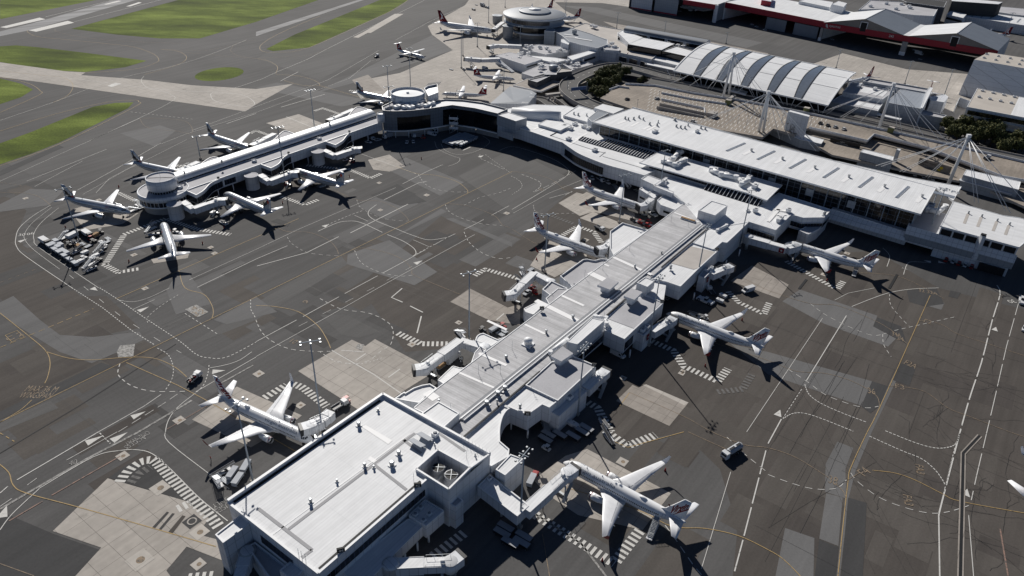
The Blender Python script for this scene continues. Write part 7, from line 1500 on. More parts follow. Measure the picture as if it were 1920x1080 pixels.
t = MB(); text_on(t, 'QANTAS', a+d2*L*.075+n2*.7+Vector((0, 0, -2.5)), d2, Vector((0, 0, 1)), 2.2, m_pw, bold=.02); t.addmesh([(-2, 1.4, 0), (-.6, 1.4, 0), (.6, -1.2, 0), (.9, -1.9, 0), (-.9, -1.6, 0), (-1.9, -.6, 0)], [(0, 5, 4, 3, 2, 1)], m_pw, lambda q: a+d2*(L*.03+q[0])+n2*.7+Vector((0, 0, -2.5+q[1]))); text_on(t, '245', a+d2*L*.42+n2*.7+Vector((0, 0, -2.4)), d2, Vector((0, 0, 1)), 2.1, m_pw, bold=.02); b.part('fascia_lettering', t)
b.finish()
def simple(name, label, cat, vols, extra=None):
    b = Bld(name, label, cat)
    for v in vols: b.vol(*v)
    if extra: extra(b)
    return b.finish()
simple('warehouse', 'flat grey roofed building with white front wall behind the twin gabled hangar', 'building', [([(1610, 18), (1632, 0), (1727, 5), (1760, 14), (1751, 30), (1715, 28), (1690, 25), (1660, 16)], 18, 0, m_roofs, m_wallp, .5)], lambda b: [b.acunit(u, v, 17.6, 4, 3, 2) for u, v in ((1632, 13), (1662, 8), (1690, 9), (1704, 13), (1706, 16), (1680, 18))])
simple('warehouse', 'dark walled building beyond the twin gabled hangar', 'building', [([(1672, -8), (1775, 3), (1770, 14), (1700, 4)], 20, 0, m_asphd, m_brick)]); simple('warehouse', 'long black walled building at the top right corner of the view', 'building', [([(1782, -6), (1880, 4), (1872, 8), (1785, 2)], 22, 0, m_roofw, m_asphd)])
simple('terminal_block', 'white three storey office block behind the right gable of the twin hangar', 'building', [([(1775, 27), (1782, 20), (1812, 27), (1806, 34)], 12, 0, m_roofw, m_wallp)], lambda b: [b.band((1776, 28+k*4), (1805, 35+k*4), 12, 8-3*k, 10-3*k, m_dark, .1, frame=False) for k in (0,)])
simple('warehouse', 'long low white roofed shed row at the upper right behind the hangars', 'building', [([(1806, 30), (1818, 20), (1920, 33), (1960, 40), (1950, 52), (1916, 47)], 9, 0, m_roofw, m_wallw)], lambda b: [b.strip((1822+k*17, 31+k*2.2), (1829+k*17, 24+k*2.2), 9, 1.5, m_steel) for k in range(6)])
simple('warehouse', 'grey roofed depot at the far upper right edge', 'building', [([(1840, 18), (1870, 12), (1960, 20), (1960, 34), (1900, 27)], 10, 0, m_roofs, m_wallg)]); simple('warehouse', 'red trimmed white store on the roofs behind the middle hangar', 'building', [([(1430, -12), (1448, -10), (1446, 3), (1428, 0)], 22, 14, m_roofw, m_hred)])
simple('plant_room', 'white plant block behind the roof of the middle hangar', 'building', [([(1498, 2), (1520, -3), (1562, 4), (1556, 14)], 20, 0, m_roofw, m_wallp), ([(1560, 8), (1572, 2), (1588, 6), (1582, 13)], 24, 0, m_roofw, m_wallp)])
b = Bld('hangar', 'huge white hangar with curved wall and beige roof at the right edge', 'hangar')
tl, tr = P(1827, 111.5, 26), P(1960, 135, 26); d2 = (tr-tl); d2.z = 0; d2.normalize(); n2 = Vector((d2.y, -d2.x, 0)); rows = []
for k in range(9):
    a = math.pi/2*k/8; off = 5.0*math.sin(a)**1.2; z = 26-26*(k/8)
    rows.append([tuple(Vector((tl.x, tl.y, z))+n2*(off)-d2*(k/8*1.5)), tuple(Vector((tr.x, tr.y, z))+n2*(off))])
t = MB(); t.grid(rows, m_wallp, True, flip=True); b.part('curved_wall', t)
b.r.face([tuple(tl), tuple(tr), tuple(tr-n2*38), tuple(tl-n2*34+d2*3)], m_cream)
sd_ = [tuple(r[0]) for r in rows]; b.w.face([tuple(tl-n2*34+d2*3)]+sd_+[(tl.x-n2.x*34, tl.y-n2.y*34, 0)], m_wallp)
for k in range(5):
    for j in range(2): p = P(1845+k*22+j*5, 109+k*4-j*7, 26); t = MB(); t.box((p.x, p.y, 26.4), (2, 2, .8), m_trim, R_(-35)); t.box((p.x, p.y, 26.85), (1.4, 1.4, .1), m_dark, R_(-35)); b.part('roof_vent', t)
b.finish()
b = Bld('office_building', 'beige roofed office block with banded windows below the huge white hangar', 'building')
b.vol([(1832.5, 165), (1813, 200), (1917, 219.5), (1960, 228), (1960, 190), (1910, 181)], 14, 0, m_cream, m_wallp, .2); b.sheet([(1895, 215), (1911, 181), (1960, 190), (1960, 228)], 13.8, m_roofw)
for z0, z1, m in ((9.4, 12.4, m_glass_bk), (5.6, 8.2, m_conc), (2.6, 4.2, m_glass_pl)): b.band((1814, 201), (1958, 228), 14, z0, z1, m, .12, 1)
for k in range(4):
    for j in range(2): p = P(1836+k*20+(1-j)*6, 182+k*3.8-(1-j)*11.5, 14); t = MB(); t.box((p.x, p.y, 14.4), (2.2, 2.2, .8), m_trim, R_(-35)); t.box((p.x, p.y, 14.85), (1.5, 1.5, .1), m_steel, R_(-35)); b.part('roof_vent', t)
b.finish()
simple('shed', 'low white roofed shed among trees below the beige office block', 'shed', [([(1868, 256), (1875, 249), (1913, 258), (1908, 271)], 4, 0, m_roofw, m_wallp)])
fn = thing('fence', 'pale solid fence panel at the foot of the huge white hangar', 'fence'); t = MB(); t.bar(P(1797, 190, 3), P(1816, 197, 3), .3, 6, m_wallp); t.bar(P(1797, 190, 3), P(1790, 204, 3), .3, 6, m_wallp); t.build('panel', fn)
for lab, q, z in (('dark roofed shed block at the far top between hangars and terminal', [(1290, 165), (1300, 160)], 0),): pass
tv = livery_virgin()
VIR = [((-57.1, 159.0), -26.8, 'white airliner with dark red tail script parked left of the square terminal block'), ((39.8, 278.4), -34.9, 'white airliner with dark red tail script at the middle stand west of the long pier'),
    ((64.5, 327.1), -36.1, 'white airliner with dark red tail script beside the curved concourse, a tug at its nose'), ((124., 297.6), 145., 'white airliner with dark red tail script under the glass hall, stairs at its rear'),
    ((59.9, 235.3), 145.2, 'white airliner with dark red tail script beside the middle of the long pier'), ((17.2, 154.6), 145.1, 'white airliner with dark red tail script closest to the camera, rear stairs attached')]
GA = 'airliners parked at the gates'
def put(o, x, y, deg, label, cat='airliner', group=GA):
    o.location = (x, y, 0); o.rotation_euler = (0, 0, R_(deg)); tag(o, label, cat, group); return o
for i, (p, h, lab) in enumerate(VIR):
    a = R_(h); put(tv if i == 0 else copy_tree(tv), p[0]+math.cos(a)*.28, p[1]+math.sin(a)*.28, h, lab)
o = put(copy_tree(tv), 0, 0, 12, 'white airliner mostly cut off by the right edge, only its tail tip showing'); p = P(1928, 939, 4.9); o.location = (p.x+math.cos(R_(12))*38, p.y+math.sin(R_(12))*38, 0)
tj = livery_jet()
JET = [((242, 398), (122, 370), None, 'silver airliner with star tail parked farthest left, a tall mast crossing its tail'), ((306, 419), (327.8, 483), None, 'silver airliner seen from behind, nose in to the round pier end'), (None, (248, 303), -20, 'silver airliner with its nose hidden behind the round pier end'),
    ((422.5, 365), (508.8, 397.5), None, 'silver airliner docked beside the round end of the western pier'), ((466, 280), (395, 252.5), None, 'silver airliner on the far side of the western pier at its middle'), ((554, 322), (642.5, 345), None, 'silver airliner docked at the middle of the western pier'), (None, (667, 171), -26, 'silver airliner on the far side of the western pier partly behind the white drum')]
for i, (n_, t_, hd, lab) in enumerate(JET):
    B = P(*t_, 5.0)
    if n_:
        A = P(*n_, 3.4); d = A-B; hd = math.degrees(math.atan2(d.y, d.x)); mid = (A+B)/2
    else: mid = B+Vector((math.cos(R_(hd)), math.sin(R_(hd)), 0))*18.6
    put(tj if i == 0 else copy_tree(tj), mid.x+math.cos(R_(hd))*18.7, mid.y+math.sin(R_(hd))*18.7, hd, lab)
ta = livery_red_tail(A330, (8.5, 18.5, .95, 2.5)); A, B = P(926, 60, 4.5), P(811, 39, 7); d = A-B; hd = math.degrees(math.atan2(d.y, d.x)); put(ta, A.x, A.y, hd, 'large white jet with red tail beside the round terminal')
td = livery_red_tail(DH8)
for i, (n_, t_, lab) in enumerate((((799, 109), (741, 92), 'small propeller airliner with red tail alone on the open concrete edge'), ((964, 149), (888, 141), 'small propeller airliner with red tail beside the northern concourse'), ((849, 177), (893, 177), 'small propeller airliner with red tail facing left behind the dark glass corner'), ((1728, 182), (1745, 166), 'small propeller airliner with high tail behind the low grey block'))):
    A, B = P(*n_, 2.2), P(*t_, 3); d = A-B; hd = math.degrees(math.atan2(d.y, d.x)); mid = (A+B)/2; put(td if i == 0 else copy_tree(td), mid.x+math.cos(R_(hd))*16, mid.y+math.sin(R_(hd))*16, hd, lab)
S7 = dict(B737); S7.update(finm=m_red, wl_out=m_white, band=m_white); tq = livery_red_tail(S7, (5, 10, .95, 2.0))
for i, (u, v, hd, lab) in enumerate(((1088, 31, 200, 'white jet with red tail right of the round terminal'), (1036, 14, 215, 'red tailed jet mostly hidden behind the round terminal roof'), (1634, 143, 215, 'white jet whose tail shows above the low grey block'), (1338, 18, 150, 'jet parked in shade inside the left hangar'), (1893, 66, 160, 'jet whose red tail tip shows behind the twin gabled hangar'))):
    B = P(u, v, 4.7); a = R_(hd); put(tq if i == 0 else copy_tree(tq), B.x+math.cos(a)*38, B.y+math.sin(a)*38, hd, lab)
def mast(h, heads=6, span=5.0):
    r = empty('floodlight_mast'); t = MB(); t.tube((0, 0, 0), (0, 0, h), .32, .16, m_mast, 10); t.box((0, 0, .5), (1.2, 1.2, 1.0), m_conc); t.build('pole', r)
    t = MB(); t.bar((-span/2, 0, h), (span/2, 0, h), .2, .2, m_mast)
    if heads > 4: t.bar((-.2, -1.4, h), (-.2, 1.4, h), .18, .18, m_mast)
    t.build('crossarm', r)
    lm = None; n = heads//2
    for k in range(heads):
        x = -span/2+span*(k//2)/max(n-1, 1); y = .8 if k % 2 else -.8
        if lm is None:
            t = MB(); t.box((0, 0, 0), (.5, .4, .3), m_steel); t.box((0, -.1, -.2), (.5, .4, .1), m_vd); lm = t.build('floodlight', r, (x, y, h-.2))
        else: q = lm.copy(); COL.objects.link(q); q.parent = r; q.location = (x, y, h-.2)
    return r
def Hgt(u1, v1, u2, v2):
    X = P(u2, v2); h = 20.0
    def pv(p): d = p-CAM; return 540-FPX*d.dot(UP)/d.dot(FW)
    for _ in range(8): a = pv(X+Vector((0, 0, h))); c = pv(X+Vector((0, 0, h+.1))); h -= (a-v1)/((c-a)/.1)
    return h
cache = {}
GM = 'floodlight masts around the apron'
for u1, v1, u2, v2, n, rz, lab in ((878.5, 512, 879.5, 639, 6, 35, 'tall floodlight mast standing beside the half round annex west of the pier'), (581.3, 640, 601.5, 786, 6, 20, 'floodlight mast rising from the bridge of the airliner left of the square block'), (447, 757, 475, 905, 6, 60, 'floodlight mast crossing the fuselage of the airliner left of the square block'), (983.7, 850, 974.5, 990, 8, 60, 'floodlight mast by the corridor at the nose of the closest airliner'), (1100, 652, 1082.5, 778, 8, 60, 'floodlight mast in front of the low white box of gate 40'),
    (1240, 523, 1216, 648, 8, 60, 'floodlight mast beside the red sign at the middle airliner bridge'), (1330, 424, 1304, 537, 8, 60, 'floodlight mast beside the red sign above the tow tractors'), (1410, 357, 1386, 462, 4, 20, 'floodlight mast at the root of the curved bridge under the glass hall'), (1027.5, 404, 1020.8, 510, 6, 30, 'floodlight mast crossing the tail of the middle airliner west of the pier'), (1170, 328, 1160.8, 418, 6, 30, 'floodlight mast crossing the wing of the airliner beside the curved concourse'),
    (1247.5, 280, 1234, 375, 4, 30, 'floodlight mast among the white boxes by the curved concourse'), (116, 355, 149, 452, 6, 40, 'floodlight mast in the ground equipment yard at the far left'), (522, 240, 534, 335, 8, 30, 'floodlight mast at the middle stair tower of the western pier'), (729, 162, 734, 255, 6, 30, 'floodlight mast in front of the dark glass corner'), (580, 167, 591, 252, 8, 40, 'floodlight mast behind the vault roof of the western pier'), (769, 90, 770, 168, 4, 30, 'floodlight mast behind the white drum on the dark glass corner'),
    (724, 123, 730, 200, 6, 30, 'floodlight mast left of the white drum on the far stand'), (372, 255, 376, 298, 4, 30, 'slim floodlight mast behind the round end of the western pier'), (1774, 356, 1732, 461, 4, 20, 'slim mast in front of the grey skirt of the right annex'), (1916, 17, 1869, 106, 4, 20, 'very tall mast behind the huge white hangar'), (1577.5, 93, 1567.5, 128, 4, 20, 'mast behind the right half of the arched silver hall'), (1710, 115, 1696, 158, 4, 20, 'mast behind the low grey block near the shaded hangars'), (1788, 129, 1770, 180, 4, 20, 'mast left of the huge white hangar'),
    (1362, 60, 1361, 82, 2, 20, 'small mast behind the left corner of the arched silver hall'), (1247.5, 40, 1246, 62, 2, 20, 'small mast behind the curved grey vault'), (1160, 23, 1156, 54, 4, 20, 'mast at the corner of the beige northern roof'), (1061, 2, 1060, 26, 2, 20, 'small mast right of the round terminal roof'), (917, -2, 916, 43, 4, 20, 'mast left of the round terminal by the large jet'), (896, 43, 895, 88, 4, 20, 'mast on the concrete below the large red tailed jet'), (864, 57, 865, 128, 4, 20, 'left of the two tall masts at the long northern bridge'), (868, 57, 868, 105, 2, 20, 'right of the two tall masts at the long northern bridge'),
    (945, 125, 944, 172, 4, 20, 'mast standing before the folded blue grey shed'), (975.5, 50, 975, 82, 4, 20, 'mast in front of the round terminal glazing'), (947, 0, 947, 14, 2, 20, 'small mast at the top edge left of the round terminal roof')):
    h = round(max(6, min(38, Hgt(u1, v1, u2, v2)))); p = P(u2, v2)
    k = (h, n)
    if k in cache: o = copy_tree(cache[k])
    else: o = mast(h, n, 5.6 if n >= 6 else 3.6); cache[k] = o
    o.location = (p.x, p.y, 0); o.rotation_euler = (0, 0, R_(rz)); tag(o, lab, 'light mast', GM)
def wheels(r, xs, y, rad, w_=.3, z=None):
    for x in xs:
        for s_ in (-1, 1):
            t = MB(); t.tube((x, s_*y-w_/2, rad), (x, s_*y+w_/2, rad), rad, rad, m_rub, 12); t.tube((x, s_*(y+w_/2), rad), (x, s_*(y+w_/2+.02), rad), rad*.5, rad*.45, m_steel, 8); t.build('wheel', r)
def prof_body(r, prof, w_, m, name='body', taper=.06):
    """side profile [(x,z)] extruded across, edges eased"""
    t = MB(); ys = ((-w_/2, taper), (-w_/2+.12, 0), (w_/2-.12, 0), (w_/2, taper)); cx = sum(p[0] for p in prof)/len(prof); cz = sum(p[1] for p in prof)/len(prof)
    rows = [[(p[0]+(cx-p[0])*s_*.6, y, p[1]+(cz-p[1])*s_) for p in prof] for y, s_ in ys]
    t.grid(rows, m, False, True, True, flip=True); return t.build(name, r)
def mk_car(m):
    r = empty('parked_car'); prof_body(r, [(-2.1, .35), (2.1, .35), (2.15, .7), (1.2, .88), (.55, .92), (-1.6, .95), (-2.15, .85)], 1.76, m)
    prof_body(r, [(.95, .88), (.3, 1.42), (-1.0, 1.45), (-1.75, .92)], 1.55, m_cglass, 'glasshouse'); t = MB(); t.box((-.38, 0, 1.46), (1.35, 1.32, .06), m); t.build('car_roof', r); wheels(r, (-1.3, 1.3), .78, .32, .2); return r
def mk_van(m=None):
    m = m or m_vw; r = empty('van'); prof_body(r, [(-2.9, .45), (2.9, .45), (2.9, 1.0), (2.2, 1.2), (1.5, 2.35), (-2.9, 2.4)], 2.0, m)
    t = MB(); t.face([(2.22, -.85, 1.26), (2.22, .85, 1.26), (1.62, .8, 2.22), (1.62, -.8, 2.22)], m_cglass); t.build('windscreen', r)
    for s_ in (-1, 1): t = MB(); q = [(2.0, s_*1.01, 1.3), (.9, s_*1.01, 1.3), (.9, s_*1.01, 2.0), (1.6, s_*1.01, 2.0)]; t.face(q if s_ > 0 else q[::-1], m_cglass); t.build('side_window', r)
    wheels(r, (-1.8, 1.8), .9, .38); return r
def mk_box_truck(boxm, cabm, L=7.5, h=3.2):
    r = empty('truck'); t = MB(); t.box((0, 0, .75), (L, 2.0, .3), m_vd); t.build('chassis', r)
    prof_body(r, [(L/2-1.7, .6), (L/2, .6), (L/2, 1.6), (L/2-.35, 2.5), (L/2-1.7, 2.6)], 2.3, cabm, 'cab'); t = MB(); t.face([(L/2+.02, -.95, 1.62), (L/2+.02, .95, 1.62), (L/2-.3, .9, 2.4), (L/2-.3, -.9, 2.4)], m_cglass); t.build('windscreen', r)
    t = MB(); t.box((-.95, 0, .95+h/2-.2), (L-2.1, 2.45, h-.4), boxm); t.build('cargo_box', r); wheels(r, (-L/2+1.2, -L/2+2.5, L/2-1.2), .95, .5); return r
def mk_tanker():
    r = empty('fuel_truck'); t = MB(); t.box((0, 0, .8), (8, 2.0, .35), m_vd); t.build('chassis', r)
    prof_body(r, [(2.3, .6), (4.0, .6), (4.0, 1.6), (3.75, 2.6), (2.3, 2.65)], 2.25, m_vw, 'cab'); t = MB(); t.face([(4.02, -.95, 1.62), (4.02, .95, 1.62), (3.78, .9, 2.45), (3.78, -.9, 2.45)], m_cglass); t.build('windscreen', r)
    t = MB(); rows = []
    for x, s_ in ((-4.0, .85), (-3.8, 1), (1.7, 1), (1.9, .85)): rows.append([(x, 1.1*s_*math.cos(k*math.pi/8), 1.9+.85*s_*math.sin(k*math.pi/8)) for k in range(16)])
    t.grid(rows, m_alu, True, True, True); t.build('tank', r); t = MB(); t.bar((-3.5, 0, 2.8), (1.4, 0, 2.8), .7, .08, m_vd); t.box((-1, 0, 2.85), (.7, .7, .25), m_vw); t.build('top_walkway', r)
    t = MB(); t.box((2.1, 0, 1.6), (.35, 2.2, 1.8), m_vd); t.build('pump_bay', r); wheels(r, (-3.0, -1.8, 3.0), .95, .5); return r
def mk_tug(m=None, big=False):
    m = m or m_vw; k = 1.35 if big else 1.0; r = empty('tow_tractor'); prof_body(r, [(-2.6*k, .4), (2.6*k, .4), (2.7*k, .9), (2.5*k, 1.15), (-2.5*k, 1.2), (-2.7*k, .8)], 2.2*k, m)
    prof_body(r, [(-.3, 1.15), (1.0, 1.15), (.8, 2.1), (-.2, 2.15)], 1.8, m_cglass, 'cab'); t = MB(); t.box((.3, 0, 2.2), (1.25, 1.75, .1), m); t.box((.3, 0, 2.32), (.2, .4, .14), m_vy); t.build('cab_roof', r); wheels(r, (-1.7*k, 1.7*k), 1.0*k, .5*k); return r
def mk_tractor(m):
    r = empty('baggage_tractor'); prof_body(r, [(-1.4, .35), (1.4, .35), (1.4, .95), (.3, 1.0), (.1, .75), (-1.4, .8)], 1.4, m); t = MB(); t.box((-.4, 0, 1.05), (.7, 1.0, .35), m_vd); t.build('seat', r)
    t = MB(); t.box((-.3, 0, 1.95), (1.3, 1.3, .08), m)
    for x in (-.9, .3):
        for y in (-.6, .6): t.bar((x, y, .8), (x, y, 1.93), .07, .07, m_vd, up=(1, 0, 0))
    t.build('canopy', r); wheels(r, (-.9, .9), .62, .33, .22); return r
def mk_cart(m_roof, L=3.6, side=True, hz=2.0):
    r = empty('baggage_cart'); t = MB(); t.box((0, 0, .55), (L, 1.6, .16), m_vd); t.build('bed', r); t = MB(); t.box((0, 0, hz), (L+.15, 1.75, .1), m_roof); t.build('canopy', r)
    t = MB()
    for x in (-L/2+.05, L/2-.05): t.box((x, 0, (hz+.55)/2+.02), (.08, 1.6, hz-.6), m_alu if side else m_vd)
    t.build('end_panel', r)
    if side:
        for s_ in (-1, 1): t = MB(); t.box((0, s_*.8, hz-.45), (L-.2, .05, .75), m_cart); t.build('curtain', r)
    wheels(r, (-L/2+.5, L/2-.5), .62, .25, .18); t = MB(); t.bar((L/2, 0, .45), (L/2+.9, 0, .35), .1, .1, m_vd); t.build('drawbar', r); return r
def mk_dolly(load=None):
    r = empty('flat_dolly'); t = MB(); t.box((0, 0, .5), (3.4, 1.7, .14), m_alu)
    for k in range(7): t.bar((-1.5+k*.5, -.8, .6), (-1.5+k*.5, .8, .6), .08, .06, m_steel)
    t.build('bed', r); wheels(r, (-1.1, 1.1), .65, .22, .16); t = MB(); t.bar((1.7, 0, .4), (2.7, 0, .35), .1, .1, m_vd); t.build('drawbar', r)
    if load: t = MB(); t.box((0, 0, 1.3), (2.9, 1.6, 1.4), load); t.build('crate', r)
    return r
def mk_belt():
    r = empty('belt_loader'); prof_body(r, [(-2.4, .4), (2.4, .4), (2.4, .85), (-2.4, .9)], 1.7, m_vw); t = MB(); t.bar((-3.6, .25, .7), (3.8, .25, 2.2), .95, .22, m_vd); 
    for s_ in (-.5, .5): t.bar((-3.6, .25+s_, .85), (3.8, .25+s_, 2.35), .07, .16, m_alu)
    t.build('conveyor', r); t = MB(); t.box((.9, -.55, 1.2), (.8, .6, .6), m_vd); t.build('seat', r); wheels(r, (-1.6, 1.6), .78, .36, .24); return r
def mk_stairs(h=3.0):
    r = empty('passenger_stairs'); t = MB(); L = h*1.5; t.box((0, 0, .55), (L+1.8, 1.7, .25), m_vw); t.build('chassis', r); t = MB()
    n = int(h/.22)
    for k in range(n): t.box((-L/2+L*k/n, 0, .7+(h-.6)*(k+1)/n), (L/n*1.05, 1.5, .08), m_steel)
    for s_ in (-.78, .78): t.bar((-L/2, s_, .6), (L/2, s_, h), .1, .25, m_alu)
    t.build('steps', r); t = MB()
    for s_ in (-.82, .82):
        t.bar((-L/2, s_, 1.6), (L/2, s_, h+1.05), .06, .06, m_alu); t.bar((L/2, s_, h+1.05), (L/2+1.3, s_, h+1.05), .06, .06, m_alu)
        for k in range(5): x = -L/2+L*k/4; z = .6+(h-.6)*k/4; t.bar((x, s_, z), (x, s_, z+1.05), .05, .05, m_alu, up=(1, 0, 0))
    t.build('handrail', r); t = MB(); t.box((L/2+.65, 0, h), (1.3, 1.7, .12), m_alu)
    for s_ in (-.7, .7): t.bar((L/2+.5, s_, .6), (L/2+.5, s_, h), .1, .1, m_steel, up=(1, 0, 0))
    t.build('platform', r); wheels(r, (-L/2+.5, L/2-.2), .78, .33, .22); return r
def mk_bus():
    r = empty('bus'); prof_body(r, [(-6, .4), (6, .4), (6.05, 1.5), (5.8, 3.0), (-5.95, 3.0)], 2.5, m_vw); 
    for s_ in (-1, 1): t = MB(); q = [(-5.6, s_*1.27, 1.5), (5.4, s_*1.27, 1.5), (5.3, s_*1.26, 2.5), (-5.6, s_*1.26, 2.5)]; t.face(q if s_ < 0 else q[::-1], m_cglass); t.build('window_strip', r)
    t = MB(); t.face([(6.07, -1.1, 1.4), (6.07, 1.1, 1.4), (5.9, 1.05, 2.7), (5.9, -1.05, 2.7)], m_cglass); t.build('windscreen', r); wheels(r, (-3.5, 3.8), 1.08, .5); return r
def mk_gpu():
    r = empty('power_unit'); prof_body(r, [(-1.5, .45), (1.5, .45), (1.5, 1.5), (-1.5, 1.6)], 1.6, m_vw); t = MB(); t.box((.4, .82, 1.0), (1.4, .05, .7), m_vd); t.box((-.5, 0, 1.62), (.5, .5, .2), m_steel); t.build('grille', r); wheels(r, (-.9, .9), .65, .28, .2); t = MB(); t.bar((1.5, 0, .5), (2.5, 0, .4), .1, .1, m_vd); t.build('drawbar', r); return r
def mk_pickup(m, load=None):
    r = empty('utility_truck'); t = MB(); t.box((0, 0, .7), (5.8, 1.9, .25), m_vd); t.build('chassis', r); prof_body(r, [(.9, .6), (2.9, .6), (2.9, 1.3), (2.5, 2.15), (.9, 2.2)], 2.0, m, 'cab'); t = MB(); t.face([(2.92, -.8, 1.35), (2.92, .8, 1.35), (2.55, .75, 2.05), (2.55, -.75, 2.05)], m_cglass); t.build('windscreen', r)
    t = MB(); t.box((-1.1, 0, 1.0), (3.5, 2.0, .12), m_vd)
    for s_ in (-1, 1): t.box((-1.1, s_*.97, 1.3), (3.5, .06, .5), m_vg)
    t.build('tray', r)
    if load:
        t = MB(); random.seed(4)
        for k in range(6): t.box((-2.4+k*.5, random.uniform(-.5, .5), 1.5+random.random()*.4), (random.uniform(.4, .9), random.uniform(.5, 1.1), random.uniform(.6, 1.1)), random.choice(load))
        t.build('load', r)
    wheels(r, (-1.8, 1.8), .85, .42); return r
PROTO = {}
def veh(kind, u, v, u2, v2, label, cat, group=None, z=0.0, mk=None, name=None):
    """vehicle centred at pixel (u,v) facing pixel (u2,v2)"""
    if kind not in PROTO: o = PROTO[kind] = mk()
    else: o = copy_tree(PROTO[kind])
    a, c = P(u, v, z), P(u2, v2, z); o.location = (a.x, a.y, z); o.rotation_euler = (0, 0, math.atan2(c.y-a.y, c.x-a.x)); tag(o, label, cat, group); return o
K = dict(tug=lambda: mk_tug(), bigtug=lambda: mk_tug(big=True), tank=mk_tanker, van=lambda: mk_van(), cart=lambda: mk_cart(m_cart, 2.9), cartw=lambda: mk_cart(m_alu, 4.2), cartd=lambda: mk_cart(m_vg, 4.6, False, 1.6), dolly=lambda: mk_dolly(), dollyl=lambda: mk_dolly(m_tan), belt=mk_belt, stairs=lambda: mk_stairs(2.9), bus=mk_bus, gpu=mk_gpu, cat=lambda: mk_box_truck(m_vw, m_vd, 7, 1.9),
    tr=lambda: mk_tractor(m_vr), tw=lambda: mk_tractor(m_vw), td=lambda: mk_tractor(m_vd), carw=lambda: mk_car(m_vw), cars=lambda: mk_car(m_alu), card=lambda: mk_car(m_vd), carb=lambda: mk_car(m_vb), pick=lambda: mk_pickup(m_vw), pickd=lambda: mk_pickup(m_vw, [m_vw, m_vd, m_vd, m_vr]), box=lambda: mk_box_truck(m_vw, m_vw), boxd=lambda: mk_box_truck(m_vg, m_vw, 6.5, 2.8))
def V(kind, u, v, u2, v2, label, cat, group=None, z=0.0): return veh(kind, u, v, u2, v2, label, cat, group, z, K[kind])
V('tug', 1224, 404, 1212, 397, 'white pushback tug at the nose of the airliner beside the curved concourse', 'tug')
V('tank', 1371, 852, 1355, 862, 'white fuel truck with grey tank alone on the open right apron', 'fuel truck')
V('pickd', 366, 712, 378, 701, 'dark loaded truck with white cab alone on the taxiway', 'truck'); V('van', 1402, 547, 1385, 552, 'white van parked below the pale concrete stand', 'van')
V('bigtug', 1322, 566, 1338, 573, 'long white aircraft tow tractor under the red sign by the middle pier', 'tow tractor'); V('pick', 1332, 549, 1326, 541, 'white utility truck in shade beside the long tow tractor', 'truck')
V('gpu', 1349, 567, 1357, 570, 'white power unit nearest the sunlit hatching beyond the tow tractor', 'power unit'); V('gpu', 1355, 558, 1363, 562, 'shaded power unit beyond the white tow tractor and near the hatching', 'power unit')
V('belt', 1303, 594, 1315, 600, 'belt loader at the far side of the middle airliner', 'belt loader'); V('tw', 1321, 598, 1310, 592, 'small white tractor behind the belt loader of the middle airliner', 'baggage tractor')
V('stairs', 1223, 999, 1233, 978, 'mobile stairs at the rear door of the closest airliner', 'stairs'); V('stairs', 1602, 514, 1606, 503, 'mobile stairs at the rear door of the airliner under the glass hall', 'stairs')
V('van', 1158, 667, 1166, 671, 'white van half under the lounge beside gate 37', 'van'); V('stairs', 1024, 806, 1020, 797, 'shaded mobile stairs under the lounge at gate 40', 'stairs')
GC = 'baggage carts in the shade under the pier'
for u, v, lab in ((1028, 820, 'shaded flat roofed cart left under gate 40, nearest the stairs'), (1022, 829, 'shaded cart frontmost left under gate 40'), (1049, 820, 'shaded cart behind the corner post of the gate 40 box'), (1074, 823, 'shaded single cart in front of the gate 40 box'), (1091, 815, 'shaded cart, front one of the pair beside the two white units'), (1099, 808, 'shaded cart, rear one of the pair beside the two white units'), (948, 994, 'shaded cart farthest up under the link corridor'), (941, 1005, 'shaded cart at the left end of the block by the corridor mast'), (956, 1023, 'shaded cart at the lower left of the block by the corridor mast'), (977, 1023, 'shaded cart at the lower right of the block by the corridor mast'), (982, 1011, 'shaded cart right behind the corridor mast foot')):
    V('cartd', u, v, u+12, v+7, lab, 'baggage cart', GC)
for u, v, lab in ((1069, 797, 'left of two white ground units beside the gate 40 box'), (1078, 801, 'right of two white ground units beside the gate 40 box')): V('gpu', u, v, u+8, v+5, lab, 'power unit')
V('belt', 1131, 797, 1139, 812, 'sunlit belt loader on the zebra hatching beside gate 40, upper one', 'belt loader'); V('belt', 1140, 822, 1128, 806, 'belt loader half in shade at the end of the gate 40 hatching', 'belt loader')
V('tw', 1024, 843, 1017, 839, 'white tractor on the shaded apron in front of gate 40', 'baggage tractor'); V('cartw', 996, 906, 1001, 896, 'grey cart beside the tall white tower at the closest airliner bridge', 'baggage cart'); V('tr', 1003, 893, 1008, 884, 'red tractor beside the tall white tower at the closest airliner bridge', 'baggage tractor')
GW = 'canopied carts beside the square block'
for u, v, u2, v2, lab in ((437, 893, 446, 880, 'left of the three sunlit canopied carts beside the square block'), (447, 905, 456, 892, 'nearest of the three sunlit canopied carts beside the square block'), (462, 880, 469, 868, 'right of the three sunlit canopied carts beside the square block')): V('cartw', u, v, u2, v2, lab, 'baggage cart', GW)
V('belt', 418, 888, 436, 880, 'belt loader with yellow belt guard beside the canopied carts', 'belt loader'); V('stairs', 408, 904, 414, 914, 'skeletal stair frame beside the canopied carts at the white kerb line', 'stairs'); V('dolly', 424, 903, 432, 908, 'flat dolly between the stair frame and the canopied carts', 'dolly')
for u, v, lab in ((583, 801, 'white tractor under the bridge left of the square block'), (592, 794, 'second white tractor under the bridge left of the square block')): V('tw', u, v, u-8, v-3, lab, 'baggage tractor')
